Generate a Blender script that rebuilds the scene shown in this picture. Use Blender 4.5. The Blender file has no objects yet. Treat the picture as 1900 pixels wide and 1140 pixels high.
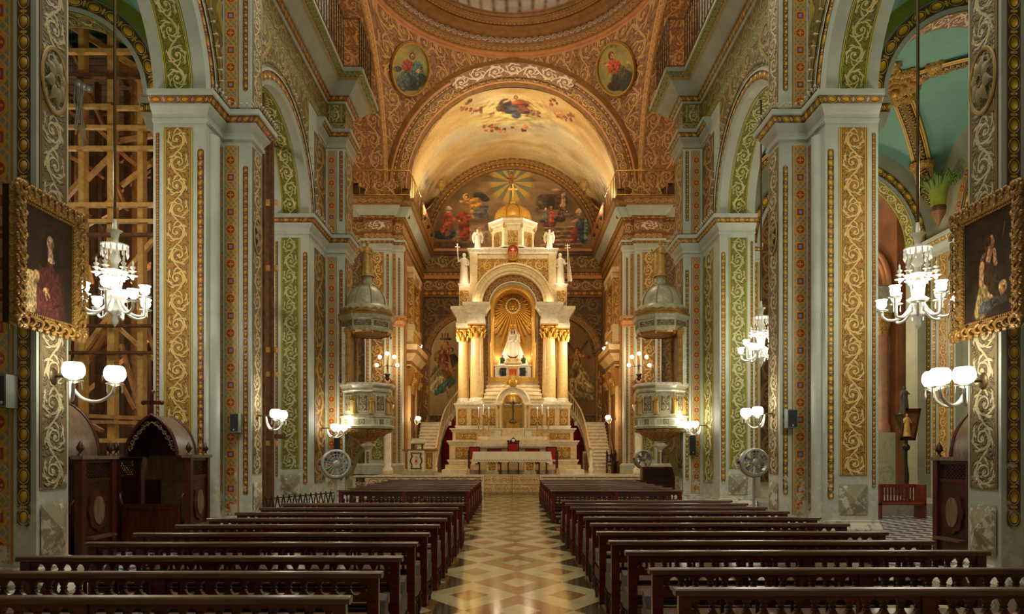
import bpy, math, random
import numpy as np
from math import sin, cos, pi, sqrt, radians as R
random.seed(7)
SC = bpy.context.scene
COL = SC.collection
# ------------------------------------------------------------------ camera
F = 1267.0; CX = 949.0; HY = 845.0; CAM = (-0.09, 0.0, 1.85)
cd = bpy.data.cameras.new('camera'); cam = bpy.data.objects.new('camera', cd); COL.objects.link(cam)
cam.location = CAM; cam.rotation_euler = (pi/2, 0, 0)
cd.sensor_width = 36; cd.lens = 36*F/1900; cd.shift_y = (HY-570)/1900; cd.shift_x = (950-CX)/1900
cd.clip_start = .05; cd.clip_end = 400
SC.camera = cam
# ------------------------------------------------------------------ world, view
w = bpy.data.worlds.new('World'); SC.world = w; w.use_nodes = True
w.node_tree.nodes['Background'].inputs[0].default_value = (1.0, .90, .72, 1)
w.node_tree.nodes['Background'].inputs[1].default_value = .21
SC.view_settings.view_transform = 'Standard'; SC.view_settings.look = 'None'
SC.view_settings.exposure = 0.0; SC.view_settings.gamma = 1
SC.view_settings.use_curve_mapping = False
try:
    SC.cycles.use_denoising = True; SC.cycles.max_bounces = 5; SC.cycles.diffuse_bounces = 3
    SC.cycles.glossy_bounces = 2; SC.cycles.transmission_bounces = 3
    SC.cycles.caustics_reflective = False; SC.cycles.caustics_refractive = False
    SC.cycles.sample_clamp_indirect = 4
except Exception: pass
WARM = (1.0, .74, .42); WARMW = (1.0, .82, .56); NEUT = (1.0, .95, .80)
def lamp(name, kind, loc, energy, col, size=.1, aim=None, spot=60, blend=.6, sizey=None):
    d = bpy.data.lights.new(name, kind); o = bpy.data.objects.new(name, d); COL.objects.link(o)
    d.energy = energy; d.color = col; o.location = loc
    if kind == 'AREA':
        d.size = size
        if sizey: d.shape = 'RECTANGLE'; d.size_y = sizey
    else: d.shadow_soft_size = size
    if kind == 'SPOT': d.spot_size = R(spot); d.spot_blend = blend
    if aim is not None:
        from mathutils import Vector
        o.rotation_euler = (Vector(aim)-Vector(loc)).to_track_quat('-Z', 'Y').to_euler()
    return o
# unseen fill lamp added high over the nave, warm light under the dome
lamp('nave_fill_light', 'AREA', (0, 9, 17.5), 1050, (1.0, .96, .80), 9, (0, 10, 0), sizey=14)
lamp('dome_light', 'AREA', (0, 31, 24.4), 780, (1.0, .84, .54), 6, (0, 31.5, 0))
lamp('dome_drum_fill', 'POINT', (0, 31, 27.2), 320, (1.0, .90, .74), .5)  # unseen lamp added inside the drum to brighten its painting
for s in (-1, 1):   # lamps hidden on top of the chancel cornice that wash the painted vault
    lamp('vault_wash', 'AREA', (s*5.6, 41.5, 16.7), 400, (1.0, .92, .68), .4, (-s*1.5, 41.0, 22.5), sizey=5)
    lamp('altar_spot', 'SPOT', (s*5.35, 41.9, 8.7), 900, WARMW, .15, (-s*.6, 43.5, 7.5), 95)
    lamp('altar_spot', 'SPOT', (s*5.2, 38.6, 8.9), 1150, (1.0, .84, .56), .15, (0, 42.5, 6.8), 75)
    lamp('crossing_flood', 'SPOT', (s*5.2, 33.5, 16.3), 850, (1.0, .84, .54), .3, (s*-3.0, 39.5, 19.5), 110)
    lamp('chancel_flood', 'POINT', (s*4.9, 37.0, 7.4), 130, WARM, .3)
    lamp('aisle_fill', 'POINT', (s*10.8, 19.5, 6.8), 340, (1.0, .88, .66), .4)  # all three aisle lights are unseen fill, added to brighten dark bays
    lamp('aisle_fill', 'POINT', (s*11.2, 27.0, 6.5), 380, (1.0, .84, .6), .4)
    lamp('aisle_fill', 'POINT', (s*9.2, 12.8, 7.5), 120, (1.0, .88, .66), .3)
    lamp('transept_flood', 'POINT', (s*11, 31, 15), 400, (1.0, .76, .46), .5)
# ------------------------------------------------------------------ projection helpers
def at(px, py, Y): return (CAM[0]+(px-CX)*Y/F, Y, CAM[2]-(py-HY)*Y/F)
def xat(px, Y): return CAM[0]+(px-CX)*Y/F
def zat(py, Y): return CAM[2]-(py-HY)*Y/F
def yat(px, X): return (X-CAM[0])*F/(px-CX)
# ------------------------------------------------------------------ node expressions
def lin(c):
    c = c/255.0
    return c/12.92 if c <= .04045 else ((c+.055)/1.055)**2.4
def C(*rgb): return (lin(rgb[0]), lin(rgb[1]), lin(rgb[2]), 1)
class S:
    def __init__(s, nt, k): s.nt = nt; s.k = k
    def op(a, o, b=None, c=None):
        n = a.nt.nodes.new('ShaderNodeMath'); n.operation = o
        for i, x in enumerate((a, b, c)):
            if x is None: continue
            if isinstance(x, S): a.nt.links.new(x.k, n.inputs[i])
            else: n.inputs[i].default_value = x
        return S(a.nt, n.outputs[0])
    def __add__(a, b): return a.op('ADD', b)
    __radd__ = __add__
    def __sub__(a, b): return a.op('SUBTRACT', b)
    def __rsub__(a, b): return (a*-1.0)+b
    def __mul__(a, b): return a.op('MULTIPLY', b)
    __rmul__ = __mul__
    def __truediv__(a, b): return a.op('DIVIDE', b)
    def sin(a): return a.op('SINE')
    def cos(a): return a.op('COSINE')
    def abs(a): return a.op('ABSOLUTE')
    def floor(a): return a.op('FLOOR')
    def fract(a): return a.op('FRACT')
    def sqrt(a): return a.op('SQRT')
    def lt(a, b): return a.op('LESS_THAN', b)
    def gt(a, b): return a.op('GREATER_THAN', b)
    def mx(a, b): return a.op('MAXIMUM', b)
    def mn(a, b): return a.op('MINIMUM', b)
    def atan2(a, b): return a.op('ARCTAN2', b)
    def sm(a, lo, hi):
        n = a.nt.nodes.new('ShaderNodeMapRange'); n.interpolation_type = 'SMOOTHSTEP'
        a.nt.links.new(a.k, n.inputs[0]); n.inputs[1].default_value = lo; n.inputs[2].default_value = hi
        return S(a.nt, n.outputs[0])
def vec(u, v, z=0.0):
    n = u.nt.nodes.new('ShaderNodeCombineXYZ')
    for i, x in enumerate((u, v, z)):
        if isinstance(x, S): u.nt.links.new(x.k, n.inputs[i])
        else: n.inputs[i].default_value = x
    return n.outputs[0]
def noise(nt, v, scale, detail=3, rough=.55, dist=0):
    n = nt.nodes.new('ShaderNodeTexNoise'); n.inputs['Scale'].default_value = scale
    n.inputs['Detail'].default_value = detail; n.inputs['Roughness'].default_value = rough
    n.inputs['Distortion'].default_value = dist
    if v is not None: nt.links.new(v, n.inputs['Vector'])
    return S(nt, n.outputs[0])
def voro(nt, v, scale, feat='F1'):
    n = nt.nodes.new('ShaderNodeTexVoronoi'); n.feature = feat; n.inputs['Scale'].default_value = scale
    if v is not None: nt.links.new(v, n.inputs['Vector'])
    return S(nt, n.outputs[0])
def mix(f, a, b):
    n = f.nt.nodes.new('ShaderNodeMix'); n.data_type = 'RGBA'
    f.nt.links.new(f.k, n.inputs[0])
    for i, x in ((6, a), (7, b)):
        if isinstance(x, tuple): n.inputs[i].default_value = x
        else: f.nt.links.new(x, n.inputs[i])
    return n.outputs[2]
class M:
    def __init__(s, name):
        s.m = bpy.data.materials.new(name); s.m.use_nodes = True; s.nt = s.m.node_tree
        s.b = s.nt.nodes['Principled BSDF']
        t = s.nt.nodes.new('ShaderNodeTexCoord'); s.obj = t.outputs['Object']; s.uvo = t.outputs['UV']
    def uv(s):
        n = s.nt.nodes.new('ShaderNodeSeparateXYZ'); s.nt.links.new(s.uvo, n.inputs[0])
        return S(s.nt, n.outputs[0]), S(s.nt, n.outputs[1])
    def xyz(s):
        g = s.nt.nodes.new('ShaderNodeNewGeometry')
        n = s.nt.nodes.new('ShaderNodeSeparateXYZ'); s.nt.links.new(g.outputs['Position'], n.inputs[0])
        s.pos = g.outputs['Position']
        return [S(s.nt, n.outputs[i]) for i in range(3)]
    def done(s, col, rough=.6, metal=0, h=None, dist=.02, strength=.6):
        b = s.b
        if isinstance(col, tuple): b.inputs['Base Color'].default_value = col
        else: s.nt.links.new(col, b.inputs['Base Color'])
        for k, x in (('Roughness', rough), ('Metallic', metal)):
            if isinstance(x, S): s.nt.links.new(x.k, b.inputs[k])
            else: b.inputs[k].default_value = x
        if h is not None:
            n = s.nt.nodes.new('ShaderNodeBump'); n.inputs['Strength'].default_value = strength
            n.inputs['Distance'].default_value = dist
            s.nt.links.new(h.k, n.inputs['Height']); s.nt.links.new(n.outputs[0], b.inputs['Normal'])
        return s.m
def plain(name, col, rough=.6, metal=0, var=.25, scale=6, bump=0):
    m = M(name); n = noise(m.nt, m.obj, scale, 4)
    c = mix(n.sm(.3, .7), tuple(x*(1-var) for x in col[:3])+(1,), col)
    return m.done(c, rough, metal, n if bump else None, bump or .01)
def emit(name, col, st):
    m = M(name); m.b.inputs['Base Color'].default_value = col
    m.b.inputs['Emission Color'].default_value = col; m.b.inputs['Emission Strength'].default_value = st
    return m.m
def wear(m, col, amt=1.0):
    """peeling paint and plaster dust that starts near the floor"""
    x, y, z = m.xyz()
    n = noise(m.nt, m.pos, 5, 6, .7)
    f = (n + (z*-.11 + .2)).sm(.60, .66)*(z.lt(2.6))
    return mix(f*amt, col, C(205, 200, 182))
def scroll_h(nt, u, v, two=False, k=1.0):
    nv = vec(u*3.0, v*3.0)
    n1 = noise(nt, nv, 1.6, 2)
    u = u + (n1-.5)*.10; v = v + (noise(nt, nv, 2.1, 2)-.5)*.10
    iv = v.floor(); f = v-iv-.5
    if two:
        iu = u.floor(); x0 = u-iu-.5; par = ((iv+iu)*.5).fract()*2.0
    else:
        x0 = u-.5; par = (iv*.5).fract()*2.0
    x = x0*(1.0-par*2.0)
    px = x+.05
    r = (px*px+f*f).sqrt(); a = f.atan2(px)
    sp = (a+r*29.0).sin()
    ridge = sp.sm(0, .9)*(1.0-r.sm(.34, .46))
    lob = ((a*7.0+r*22.0).sin()).sm(-.2, .7)*r.sm(.20, .28)*(1.0-r.sm(.44, .56))
    stem = 1.0-(x0-(v*pi).sin()*.30).abs().sm(.03, .085)
    fine = voro(nt, nv, 3.2).sm(.12, .5)
    core = 1.0-r.sm(.05, .10)
    cell = voro(nt, nv, 2.6); leaf = (1.0-cell.sm(.24, .52))*((voro(nt, nv, 7.5)).sm(.5, .15)*.4+.6)
    h = ridge.mx(lob*.75).mx(stem*.8).mx(core).mx(leaf*.6)
    vein = voro(nt, nv, 6.5).sm(.05, .42)
    return h*(fine*.25+.62+vein*.13)
def scroll(name, bg, fg, dark, frame=None, two=False, rough=.5, worn=0, metal=0, su=1.0, dist=.03, edge=.10):
    m = M(name); u, v = m.uv(); u0 = u
    if frame and not two: u = (u-.5)*(1/(1-2*edge))*1.0+.5; v = v*(1/(1-2*edge))
    if su != 1.0: u = u*su; v = v*su
    h = scroll_h(m.nt, u, v, two)
    n = noise(m.nt, m.obj, 2.5, 4)
    c = mix(h.sm(.06, .22), bg, dark)
    c = mix(h.sm(.22, .75), c, fg)
    c = mix(n.sm(.35, .75)*.35, c, bg)
    if frame:
        e = u0.mn(1.0-u0)
        c = mix(1.0-e.sm(edge, edge+.012), c, dark); c = mix(1.0-e.sm(edge*.86, edge*.86+.01), c, frame)
        c = mix((1.0-(e-edge*.52).abs().sm(.008, .016)), c, dark)
        h = h*e.sm(edge, edge+.05)
    if worn: c = wear(m, c, worn)
    return m.done(c, rough, metal, h, dist, .8)
def eggs(name, bg, gold, rim, worn=0, rough=.4):
    m = M(name); u, v = m.uv()
    x = u-.5; y = (v*.62).fract()-.5
    d = ((x*x)/(.33*.33)+(y*y)/(.29*.29)).sqrt()
    e = (1.0-d*d).mx(0.0).sqrt()
    n = noise(m.nt, m.obj, 9, 3)
    c = mix(d.sm(1.12, 1.18)*(1.0-d.sm(1.30, 1.38)), bg, rim)
    c = mix(1.0-d.sm(.92, 1.0), c, gold)
    dart = (1.0-((x.abs()-.16).abs()+(y.abs()-.5).abs()*1.6).sm(.10, .16)).mx((1.0-x.abs().sm(.04, .07))*y.abs().gt(.40))
    c = mix(dart, c, rim)
    c = mix(n.sm(.4, .8)*.4, c, bg)
    if worn: c = wear(m, c, worn)
    rimh = d.sm(1.05, 1.18)*(1.0-d.sm(1.28, 1.42))*.5
    return m.done(c, rough, 0, e.mx(rimh), .06, 1.0)
def crosses(name, ground, gold, red, blue, worn=0):
    m = M(name); u, v = m.uv()
    x = u-.5; t = (v/3.0).fract()*3.0
    y1 = t-.75; y2 = t-2.25
    # interlaced lattice
    tri = ((v*1.0).fract()-.5).abs()*2.0
    l1 = (x.abs()*2.2-tri).abs(); l2 = (x.abs()*2.2-(1.0-tri)).abs()
    lat = 1.0-(l1.mn(l2)).sm(.13, .19)
    rr = (x*x+y1*y1).sqrt(); sq = x.abs().mx(y2.abs())
    c = mix(lat, ground, gold)
    c = mix(1.0-rr.sm(.44, .47), c, gold); c = mix(1.0-rr.sm(.33, .36), c, red)
    cr = (1.0-(x.abs().mn(y1.abs())).sm(.05, .08))*(1.0-rr.sm(.24, .27)); c = mix(cr, c, gold)
    c = mix(1.0-sq.sm(.38, .40), c, gold); c = mix(1.0-sq.sm(.27, .29), c, red); c = mix(1.0-sq.sm(.13, .15), c, blue)
    h = lat.mx(1.0-rr.sm(.44, .47)).mx(1.0-sq.sm(.38, .40))
    if worn: c = wear(m, c, worn)
    return m.done(c, .45, 0, h, .015, .5)
def plaster(name, col, worn=0, var=.18):
    m = M(name); n = noise(m.nt, m.obj, 1.3, 6, .6); n2 = noise(m.nt, m.obj, 14, 3)
    c = mix(n.sm(.35, .7), tuple(x*(1-var) for x in col[:3])+(1,), col)
    if worn: c = wear(m, c, worn)
    return m.done(c, .55, 0, n2, .006, .3)
def marble(name, a, b, rough=.3, scale=1.2):
    m = M(name); n = noise(m.nt, m.obj, scale, 7, .65, 1.6)
    c = mix((n-.5).abs().sm(0, .05)*.55+.45, b, a)
    return m.done(c, rough)
def wood(name, a, b, rough=.35, sc=(1, 12, 12)):
    m = M(name); mp = m.nt.nodes.new('ShaderNodeMapping'); m.nt.links.new(m.obj, mp.inputs[0])
    mp.inputs['Scale'].default_value = sc
    n = noise(m.nt, mp.outputs[0], 2.2, 5, .6, .4)
    return m.done(mix(n.sm(.3, .72), a, b), rough, 0, n, .004, .25)
# ------------------------------------------------------------------ materials
G = plaster('painted_plaster', C(192, 199, 184), worn=1)
GU = plaster('upper_plaster', C(172, 176, 156))
SC_GOLD = scroll('gold_scroll', C(164, 116, 36), C(222, 190, 116), C(84, 54, 18), C(196, 164, 78), worn=.8)
SC_GREEN = scroll('green_scroll', C(122, 122, 44), C(196, 192, 132), C(64, 62, 22), C(186, 176, 88), worn=.8)
SC_SOFF = scroll('soffit_scroll', C(118, 122, 24), C(224, 210, 140), C(52, 52, 14), C(196, 190, 80))
SC_DARK = scroll('taupe_scroll', C(118, 98, 60), C(196, 182, 140), C(52, 42, 24), C(150, 132, 84), worn=.8, edge=.06)
SC_BROWN = scroll('brown_scroll', C(116, 82, 34), C(176, 142, 76), C(64, 42, 16), None, worn=.6)
EGG = eggs('egg_band', C(96, 50, 24), C(222, 154, 52), C(206, 150, 78), worn=.7)
EGGY = eggs('yellow_egg_band', C(88, 58, 20), C(232, 178, 56), C(216, 180, 90), worn=.7)
CROSS = crosses('cross_band', C(128, 134, 112), C(200, 144, 52), C(152, 58, 38), C(116, 152, 168), worn=.8)
CROSSG = crosses('warm_cross_band', C(128, 100, 52), C(196, 142, 60), C(150, 62, 34), C(126, 96, 60))
GOLDLINE = plain('gold_line', C(176, 128, 52), .4)
SPAN = scroll('spandrel_relief', C(112, 96, 36), C(160, 136, 62), C(66, 56, 20), two=True, su=1.0)
RELIEF = scroll('chancel_relief', C(146, 98, 46), C(206, 160, 96), C(84, 50, 20), two=True, su=1.3, dist=.05)
RELIEFP = scroll('pink_relief', C(144, 94, 50), C(192, 142, 84), C(92, 54, 30), two=True, su=1.1, dist=.05)
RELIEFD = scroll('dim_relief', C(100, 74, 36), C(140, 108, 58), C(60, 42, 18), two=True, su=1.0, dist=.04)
BAND = scroll('relief_band', C(150, 100, 48), C(214, 170, 104), C(90, 54, 24), None, dist=.03)
BANDW = scroll('white_relief_band', C(160, 108, 76), C(236, 214, 178), C(112, 66, 44), None, dist=.04)
PINK = plain('pink_moulding', C(206, 142, 92), .5, 0, .2, 3)
BRN = plain('brown_moulding', C(146, 100, 46), .5, 0, .3, 3)
OLIVE = plaster('olive_paint', C(126, 134, 34))
GILTO = plain('old_gilding', C(166, 122, 56), .4, .3, .45, 12)
TURQ = plaster('turquoise_paint', C(124, 174, 156), var=.12)
CREAM = marble('cream_marble', C(230, 206, 156), C(200, 164, 108))
WHITEM = marble('white_marble', C(240, 230, 206), C(196, 180, 148))
ONYX = marble('onyx_marble', C(216, 184, 124), C(186, 146, 88), .3, 2.0)
GREYM = marble('grey_green_marble', C(186, 182, 150), C(136, 132, 100))
GILT = plain('gilding', C(222, 166, 70), .36, .35, .4, 14)
GILTD = scroll('carved_gilding', C(176, 126, 50), C(228, 184, 96), C(104, 66, 20), two=True, su=1.6, rough=.38, metal=.15)
STAT = plain('statue_plaster', C(242, 226, 196), .5, 0, .1)
BRONZE = plain('bronze', C(92, 74, 44), .4, .6)
BRASS = plain('brass', C(206, 158, 70), .3, .85)
IRON = plain('wrought_iron', C(40, 36, 30), .5, .4)
PEW = wood('mahogany', C(66, 17, 12), C(118, 36, 24), .28)
PEWD = wood('dark_mahogany', C(30, 12, 9), C(56, 22, 16), .45)
PEWT = wood('worn_mahogany', C(76, 48, 34), C(120, 84, 60), .3)
CONF = wood('confessional_wood', C(34, 15, 10), C(70, 30, 20), .35, (10, 10, 1))
CONFR = wood('confessional_red_wood', C(52, 18, 13), C(88, 32, 22), .32, (10, 10, 1))
HOOD = wood('hood_wood', C(96, 76, 58), C(132, 108, 84), .4, (2, 9, 2))
PINE = wood('pine_timber', C(196, 146, 74), C(228, 180, 102), .7, (3, 3, 3))
PINER = wood('red_pine_timber', C(176, 116, 64), C(210, 150, 92), .7, (3, 3, 3))
PINED = wood('dark_timber', C(84, 52, 26), C(124, 80, 42), .8, (3, 3, 3))
BLACK = plain('black_plastic', C(28, 27, 26), .5)
GREYP = plain('grey_metal', C(176, 178, 172), .35, .4, .1)
REDC = plain('red_cloth', C(176, 22, 20), .8, 0, .35, 9)
REDD = plain('dark_red_curtain', C(150, 26, 20), .8, 0, .4, 2)
WHITEC = plain('white_cloth', C(244, 236, 214), .8, 0, .08, 3)
GREENC = plain('green_cloth', C(70, 100, 40), .8)
SKIN = plain('painted_skin', C(214, 160, 120), .5)
HAIR = plain('painted_hair', C(72, 42, 24), .6)
def glass_mat(name, col, rough=.1, tr=.6):
    m = M(name); m.b.inputs['Transmission Weight'].default_value = tr; m.b.inputs['IOR'].default_value = 1.45
    return m.done(col, rough)
CRYST = glass_mat('crystal', C(246, 246, 230), .2, .12)
GLOBE = emit('lit_globe', (1.0, .95, .82, 1), 5.0)
BULBON = emit('lit_bulb', (1.0, .96, .86, 1), 16.0)
BULBW = emit('warm_bulb', (1.0, .78, .48, 1), 14.0)
SPOTW = emit('spot_bulb', (1.0, .84, .62, 1), 30.0)
BULB = glass_mat('clear_bulb', C(226, 218, 190), .2, .4)
# ------------------------------------------------------------------ mesh builder
class MB:
    def __init__(s): s.v = []; s.f = []; s.mi = []; s.uv = []; s.sm = []; s.mats = []
    def mid(s, m):
        if m not in s.mats: s.mats.append(m)
        return s.mats.index(m)
    def face(s, pts, m, uvs=None, smooth=False):
        n = len(s.v); s.v += [tuple(p) for p in pts]
        s.f.append(tuple(range(n, n+len(pts)))); s.mi.append(s.mid(m)); s.sm.append(smooth)
        s.uv.append(uvs or [(0, 0)]*len(pts))
    def quad(s, a, b, c, d, m, u=1.0, v=1.0, u0=0.0, v0=0.0):
        s.face((a, b, c, d), m, [(u0, v0), (u0+u, v0), (u0+u, v0+v), (u0, v0+v)])
    def grid(s, fn, nu, nv, m, uvfn=None, wu=False, wv=False, smooth=True):
        """fn(i/nu, j/nv) -> point; m may be a material or a function of (i, j)"""
        base = len(s.v); cu = nu if wu else nu+1; cv = nv if wv else nv+1
        for j in range(cv):
            for i in range(cu): s.v.append(tuple(fn(i/nu, j/nv)))
        for j in range(nv):
            for i in range(nu):
                a = base+j*cu+i; b = base+j*cu+(i+1) % cu
                c = base+((j+1) % cv)*cu+(i+1) % cu; d = base+((j+1) % cv)*cu+i
                s.f.append((a, b, c, d)); mm = m(i, j) if callable(m) else m
                s.mi.append(s.mid(mm)); s.sm.append(smooth)
                q = [(i/nu, j/nv), ((i+1)/nu, j/nv), ((i+1)/nu, (j+1)/nv), (i/nu, (j+1)/nv)]
                s.uv.append([uvfn(*t) for t in q] if uvfn else q)
    def box(s, x0, x1, y0, y1, z0, z1, m, bev=0):
        if x0 > x1: x0, x1 = x1, x0
        if y0 > y1: y0, y1 = y1, y0
        dx, dy, dz = x1-x0, y1-y0, z1-z0
        P = lambda i, j, k: ((x0, x1)[i], (y0, y1)[j], (z0, z1)[k])
        s.quad(P(0,0,0), P(1,0,0), P(1,0,1), P(0,0,1), m, dx, dz)
        s.quad(P(1,1,0), P(0,1,0), P(0,1,1), P(1,1,1), m, dx, dz)
        s.quad(P(1,0,0), P(1,1,0), P(1,1,1), P(1,0,1), m, dy, dz)
        s.quad(P(0,1,0), P(0,0,0), P(0,0,1), P(0,1,1), m, dy, dz)
        s.quad(P(0,0,1), P(1,0,1), P(1,1,1), P(0,1,1), m, dx, dy)
        s.quad(P(0,1,0), P(1,1,0), P(1,0,0), P(0,0,0), m, dx, dy)
    def lathe(s, prof, m, c=(0, 0, 0), n=16, sx=1, sy=1, a0=0, a1=2*pi, rip=0, nrip=8, smooth=True):
        k = len(prof)-1; full = abs(a1-a0-2*pi) < 1e-6
        def fn(a, b):
            r, z = prof[int(round(b*k))]; t = a0+(a1-a0)*a; q = 1+rip*sin(nrip*t)
            return (c[0]+r*q*cos(t)*sx, c[1]+r*q*sin(t)*sy, c[2]+z)
        s.grid(fn, n, k, m, lambda a, b: (a*n*.5, prof[int(round(b*k))][1]*2), wu=full, smooth=smooth)
    def ngonlathe(s, prof, m, c=(0, 0, 0), n=8, rot=0, a1=2*pi):
        """flat sided turning; m material or list per profile segment"""
        for j in range(len(prof)-1):
            mm = m[j] if isinstance(m, list) else m
            (r0, z0), (r1, z1) = prof[j], prof[j+1]
            for i in range(n):
                t0 = rot+a1*i/n; t1 = rot+a1*(i+1)/n
                p = lambda r, z, t: (c[0]+r*cos(t), c[1]+r*sin(t), c[2]+z)
                L = max(.05, 2*max(r0, r1)*sin(a1/n/2)); H = abs(z1-z0)+abs(r1-r0)
                hu = L/max(H, .02)
                s.face((p(r0, z0, t0), p(r0, z0, t1), p(r1, z1, t1), p(r1, z1, t0)), mm,
                       [(0, 0), (0, hu), (1, hu), (1, 0)])
    def tube(s, pts, r, m, n=8, cap=True):
        from mathutils import Vector
        P = [Vector(p) for p in pts]; k = len(P)-1
        rr = r if isinstance(r, (list, tuple)) else [r]*(k+1)
        fr = []; up = Vector((0, 0, 1))
        for i in range(k+1):
            t = (P[min(i+1, k)]-P[max(i-1, 0)]).normalized()
            if i == 0:
                ref = up if abs(t.z) < .9 else Vector((1, 0, 0))
                a = t.cross(ref).normalized()
            else:
                a = (fr[-1][0]-t*fr[-1][0].dot(t)); a = a.normalized() if a.length > 1e-6 else fr[-1][0]
            fr.append((a, t.cross(a)))
        def fn(u, v):
            i = int(round(v*k)); a, b = fr[i]; th = 2*pi*u
            return P[i]+(a*cos(th)+b*sin(th))*rr[i]
        s.grid(fn, n, k, m, wu=True)
        if cap:
            for e in (0, k):
                s.face([fn(i/n, e/k) for i in range(n)], m)
    def ball(s, c, r, m, n=10, k=7, sx=1, sy=1, sz=1):
        def fn(u, v):
            t = 2*pi*u; p = pi*v-pi/2
            return (c[0]+r*sx*cos(p)*cos(t), c[1]+r*sy*cos(p)*sin(t), c[2]+r*sz*sin(p))
        s.grid(fn, n, k, m, wu=True)
    def bar(s, a, b, w, h, m):
        from mathutils import Vector
        a = Vector(a); b = Vector(b); t = (b-a).normalized()
        ref = Vector((0, 1, 0)) if abs(t.y) < .9 else Vector((0, 0, 1))
        p = t.cross(ref).normalized()*(w/2); q = t.cross(p).normalized()*(h/2)
        A = [a+p+q, a-p+q, a-p-q, a+p-q]; B = [x+(b-a) for x in A]
        for i in range(4):
            j = (i+1) % 4; s.quad(A[i], A[j], B[j], B[i], m)
        s.face(A[::-1], m); s.face(B, m)
    def prism(s, poly, m, axis='y', d0=0, d1=.1, smooth=False):
        """extrude a 2-D outline; axis y: (x,z), axis x: (y,z), axis z: (x,y)"""
        def P(p, d): return {'y': (p[0], d, p[1]), 'x': (d, p[0], p[1]), 'z': (p[0], p[1], d)}[axis]
        s.face([P(p, d0) for p in poly], m, [tuple(p) for p in poly]); s.face([P(p, d1) for p in poly[::-1]], m, [tuple(p) for p in poly[::-1]])
        n = len(poly)
        for i in range(n):
            a, b = poly[i], poly[(i+1) % n]
            s.face((P(a, d0), P(b, d0), P(b, d1), P(a, d1)), m, [(0, 0), (.1, 0), (.1, .1), (0, .1)], smooth)
    def sweep(s, path, prof, mats, side=1, closed=False, egg=None):
        """sweep (out, z) profile along plan path with mitred corners; side picks which way is out"""
        n = len(path); offs = []
        for i in range(n):
            def nrm(a, b):
                dx, dy = b[0]-a[0], b[1]-a[1]; l = math.hypot(dx, dy) or 1
                return (dy/l*side, -dx/l*side)
            pr = path[i-1] if (i > 0 or closed) else None; nx = path[(i+1) % n] if (i < n-1 or closed) else None
            if pr is None: o = nrm(path[i], nx)
            elif nx is None: o = nrm(pr, path[i])
            else:
                a = nrm(pr, path[i]); b = nrm(path[i], nx); d = 1+a[0]*b[0]+a[1]*b[1]
                o = ((a[0]+b[0])/max(d, .2), (a[1]+b[1])/max(d, .2))
            offs.append(o)
        for i in range(n if closed else n-1):
            j = (i+1) % n; L = math.dist(path[i], path[j])
            for k in range(len(prof)-1):
                (o0, z0), (o1, z1) = prof[k], prof[k+1]
                m = mats[k] if isinstance(mats, (list, tuple)) else mats
                P = lambda q, o, z: (path[q][0]+offs[q][0]*o, path[q][1]+offs[q][1]*o, z)
                w = max(math.hypot(o1-o0, z1-z0), .02); v = max(1, round(L/w))
                s.face((P(i, o0, z0), P(j, o0, z0), P(j, o1, z1), P(i, o1, z1)), m,
                       [(0, 0), (0, v), (1, v), (1, 0)])
        return offs
    def build(s, name, parent=None, world=True, **kw):
        me = bpy.data.meshes.new(name)
        off = parent_loc(parent) if (parent is not None and world) else (0, 0, 0)
        vs = s.v if off == (0, 0, 0) else [(a-off[0], b-off[1], c-off[2]) for a, b, c in s.v]
        me.from_pydata([tuple(map(float, p)) for p in vs], [], s.f)
        for m in s.mats: me.materials.append(m)
        me.polygons.foreach_set('material_index', s.mi); me.polygons.foreach_set('use_smooth', s.sm)
        ul = me.uv_layers.new(name='UVMap')
        flat = [c for q in s.uv for t in q for c in t]
        ul.data.foreach_set('uv', flat); me.update()
        o = bpy.data.objects.new(name, me); COL.objects.link(o)
        if parent is not None: o.parent = parent
        for k, x in kw.items(): o[k] = x
        return o
def smooth(pts, n=5):
    out = []; k = len(pts)
    for i in range(k-1):
        a, b, c, d = [np.array(pts[min(max(i+j, 0), k-1)], float) for j in (-1, 0, 1, 2)]
        for m in range(n):
            t = m/n; out.append(tuple(.5*((2*b)+(c-a)*t+(2*a-5*b+4*c-d)*t*t+(3*b-a-3*c+d)*t**3)))
    return out+[tuple(pts[-1])]
def parent_loc(p):
    l = [0, 0, 0]
    while p is not None:
        for i in range(3): l[i] += p.location[i]
        p = p.parent
    return tuple(l)
def thing(name, loc, label, cat, group=None, rz=0):
    o = bpy.data.objects.new(name, None); COL.objects.link(o); o.empty_display_size = .1
    o.location = loc; o.rotation_euler[2] = rz; o['label'] = label; o['category'] = cat
    if group: o['group'] = group
    return o
def tag(o, label, cat, group=None):
    o['label'] = label; o['category'] = cat
    if group: o['group'] = group
    return o
def struct(o): o['kind'] = 'structure'; return o
def kids(o): return [c for c in COL.objects if c.parent == o]
KIDS = {}
def dup(root, loc, label, rz=None, group=None):
    r = root.copy(); COL.objects.link(r); r.location = loc; r['label'] = label
    if rz is not None: r.rotation_euler[2] = rz
    if group: r['group'] = group
    if root.name not in KIDS: KIDS[root.name] = [(c, kids(c)) for c in kids(root)]
    for c, gs in KIDS[root.name]:
        d = c.copy(); COL.objects.link(d); d.parent = r
        for g in gs:
            e = g.copy(); COL.objects.link(e); e.parent = d
    return r
ORD = 'first second third fourth fifth sixth seventh eighth ninth tenth eleventh twelfth'.split()
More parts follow.
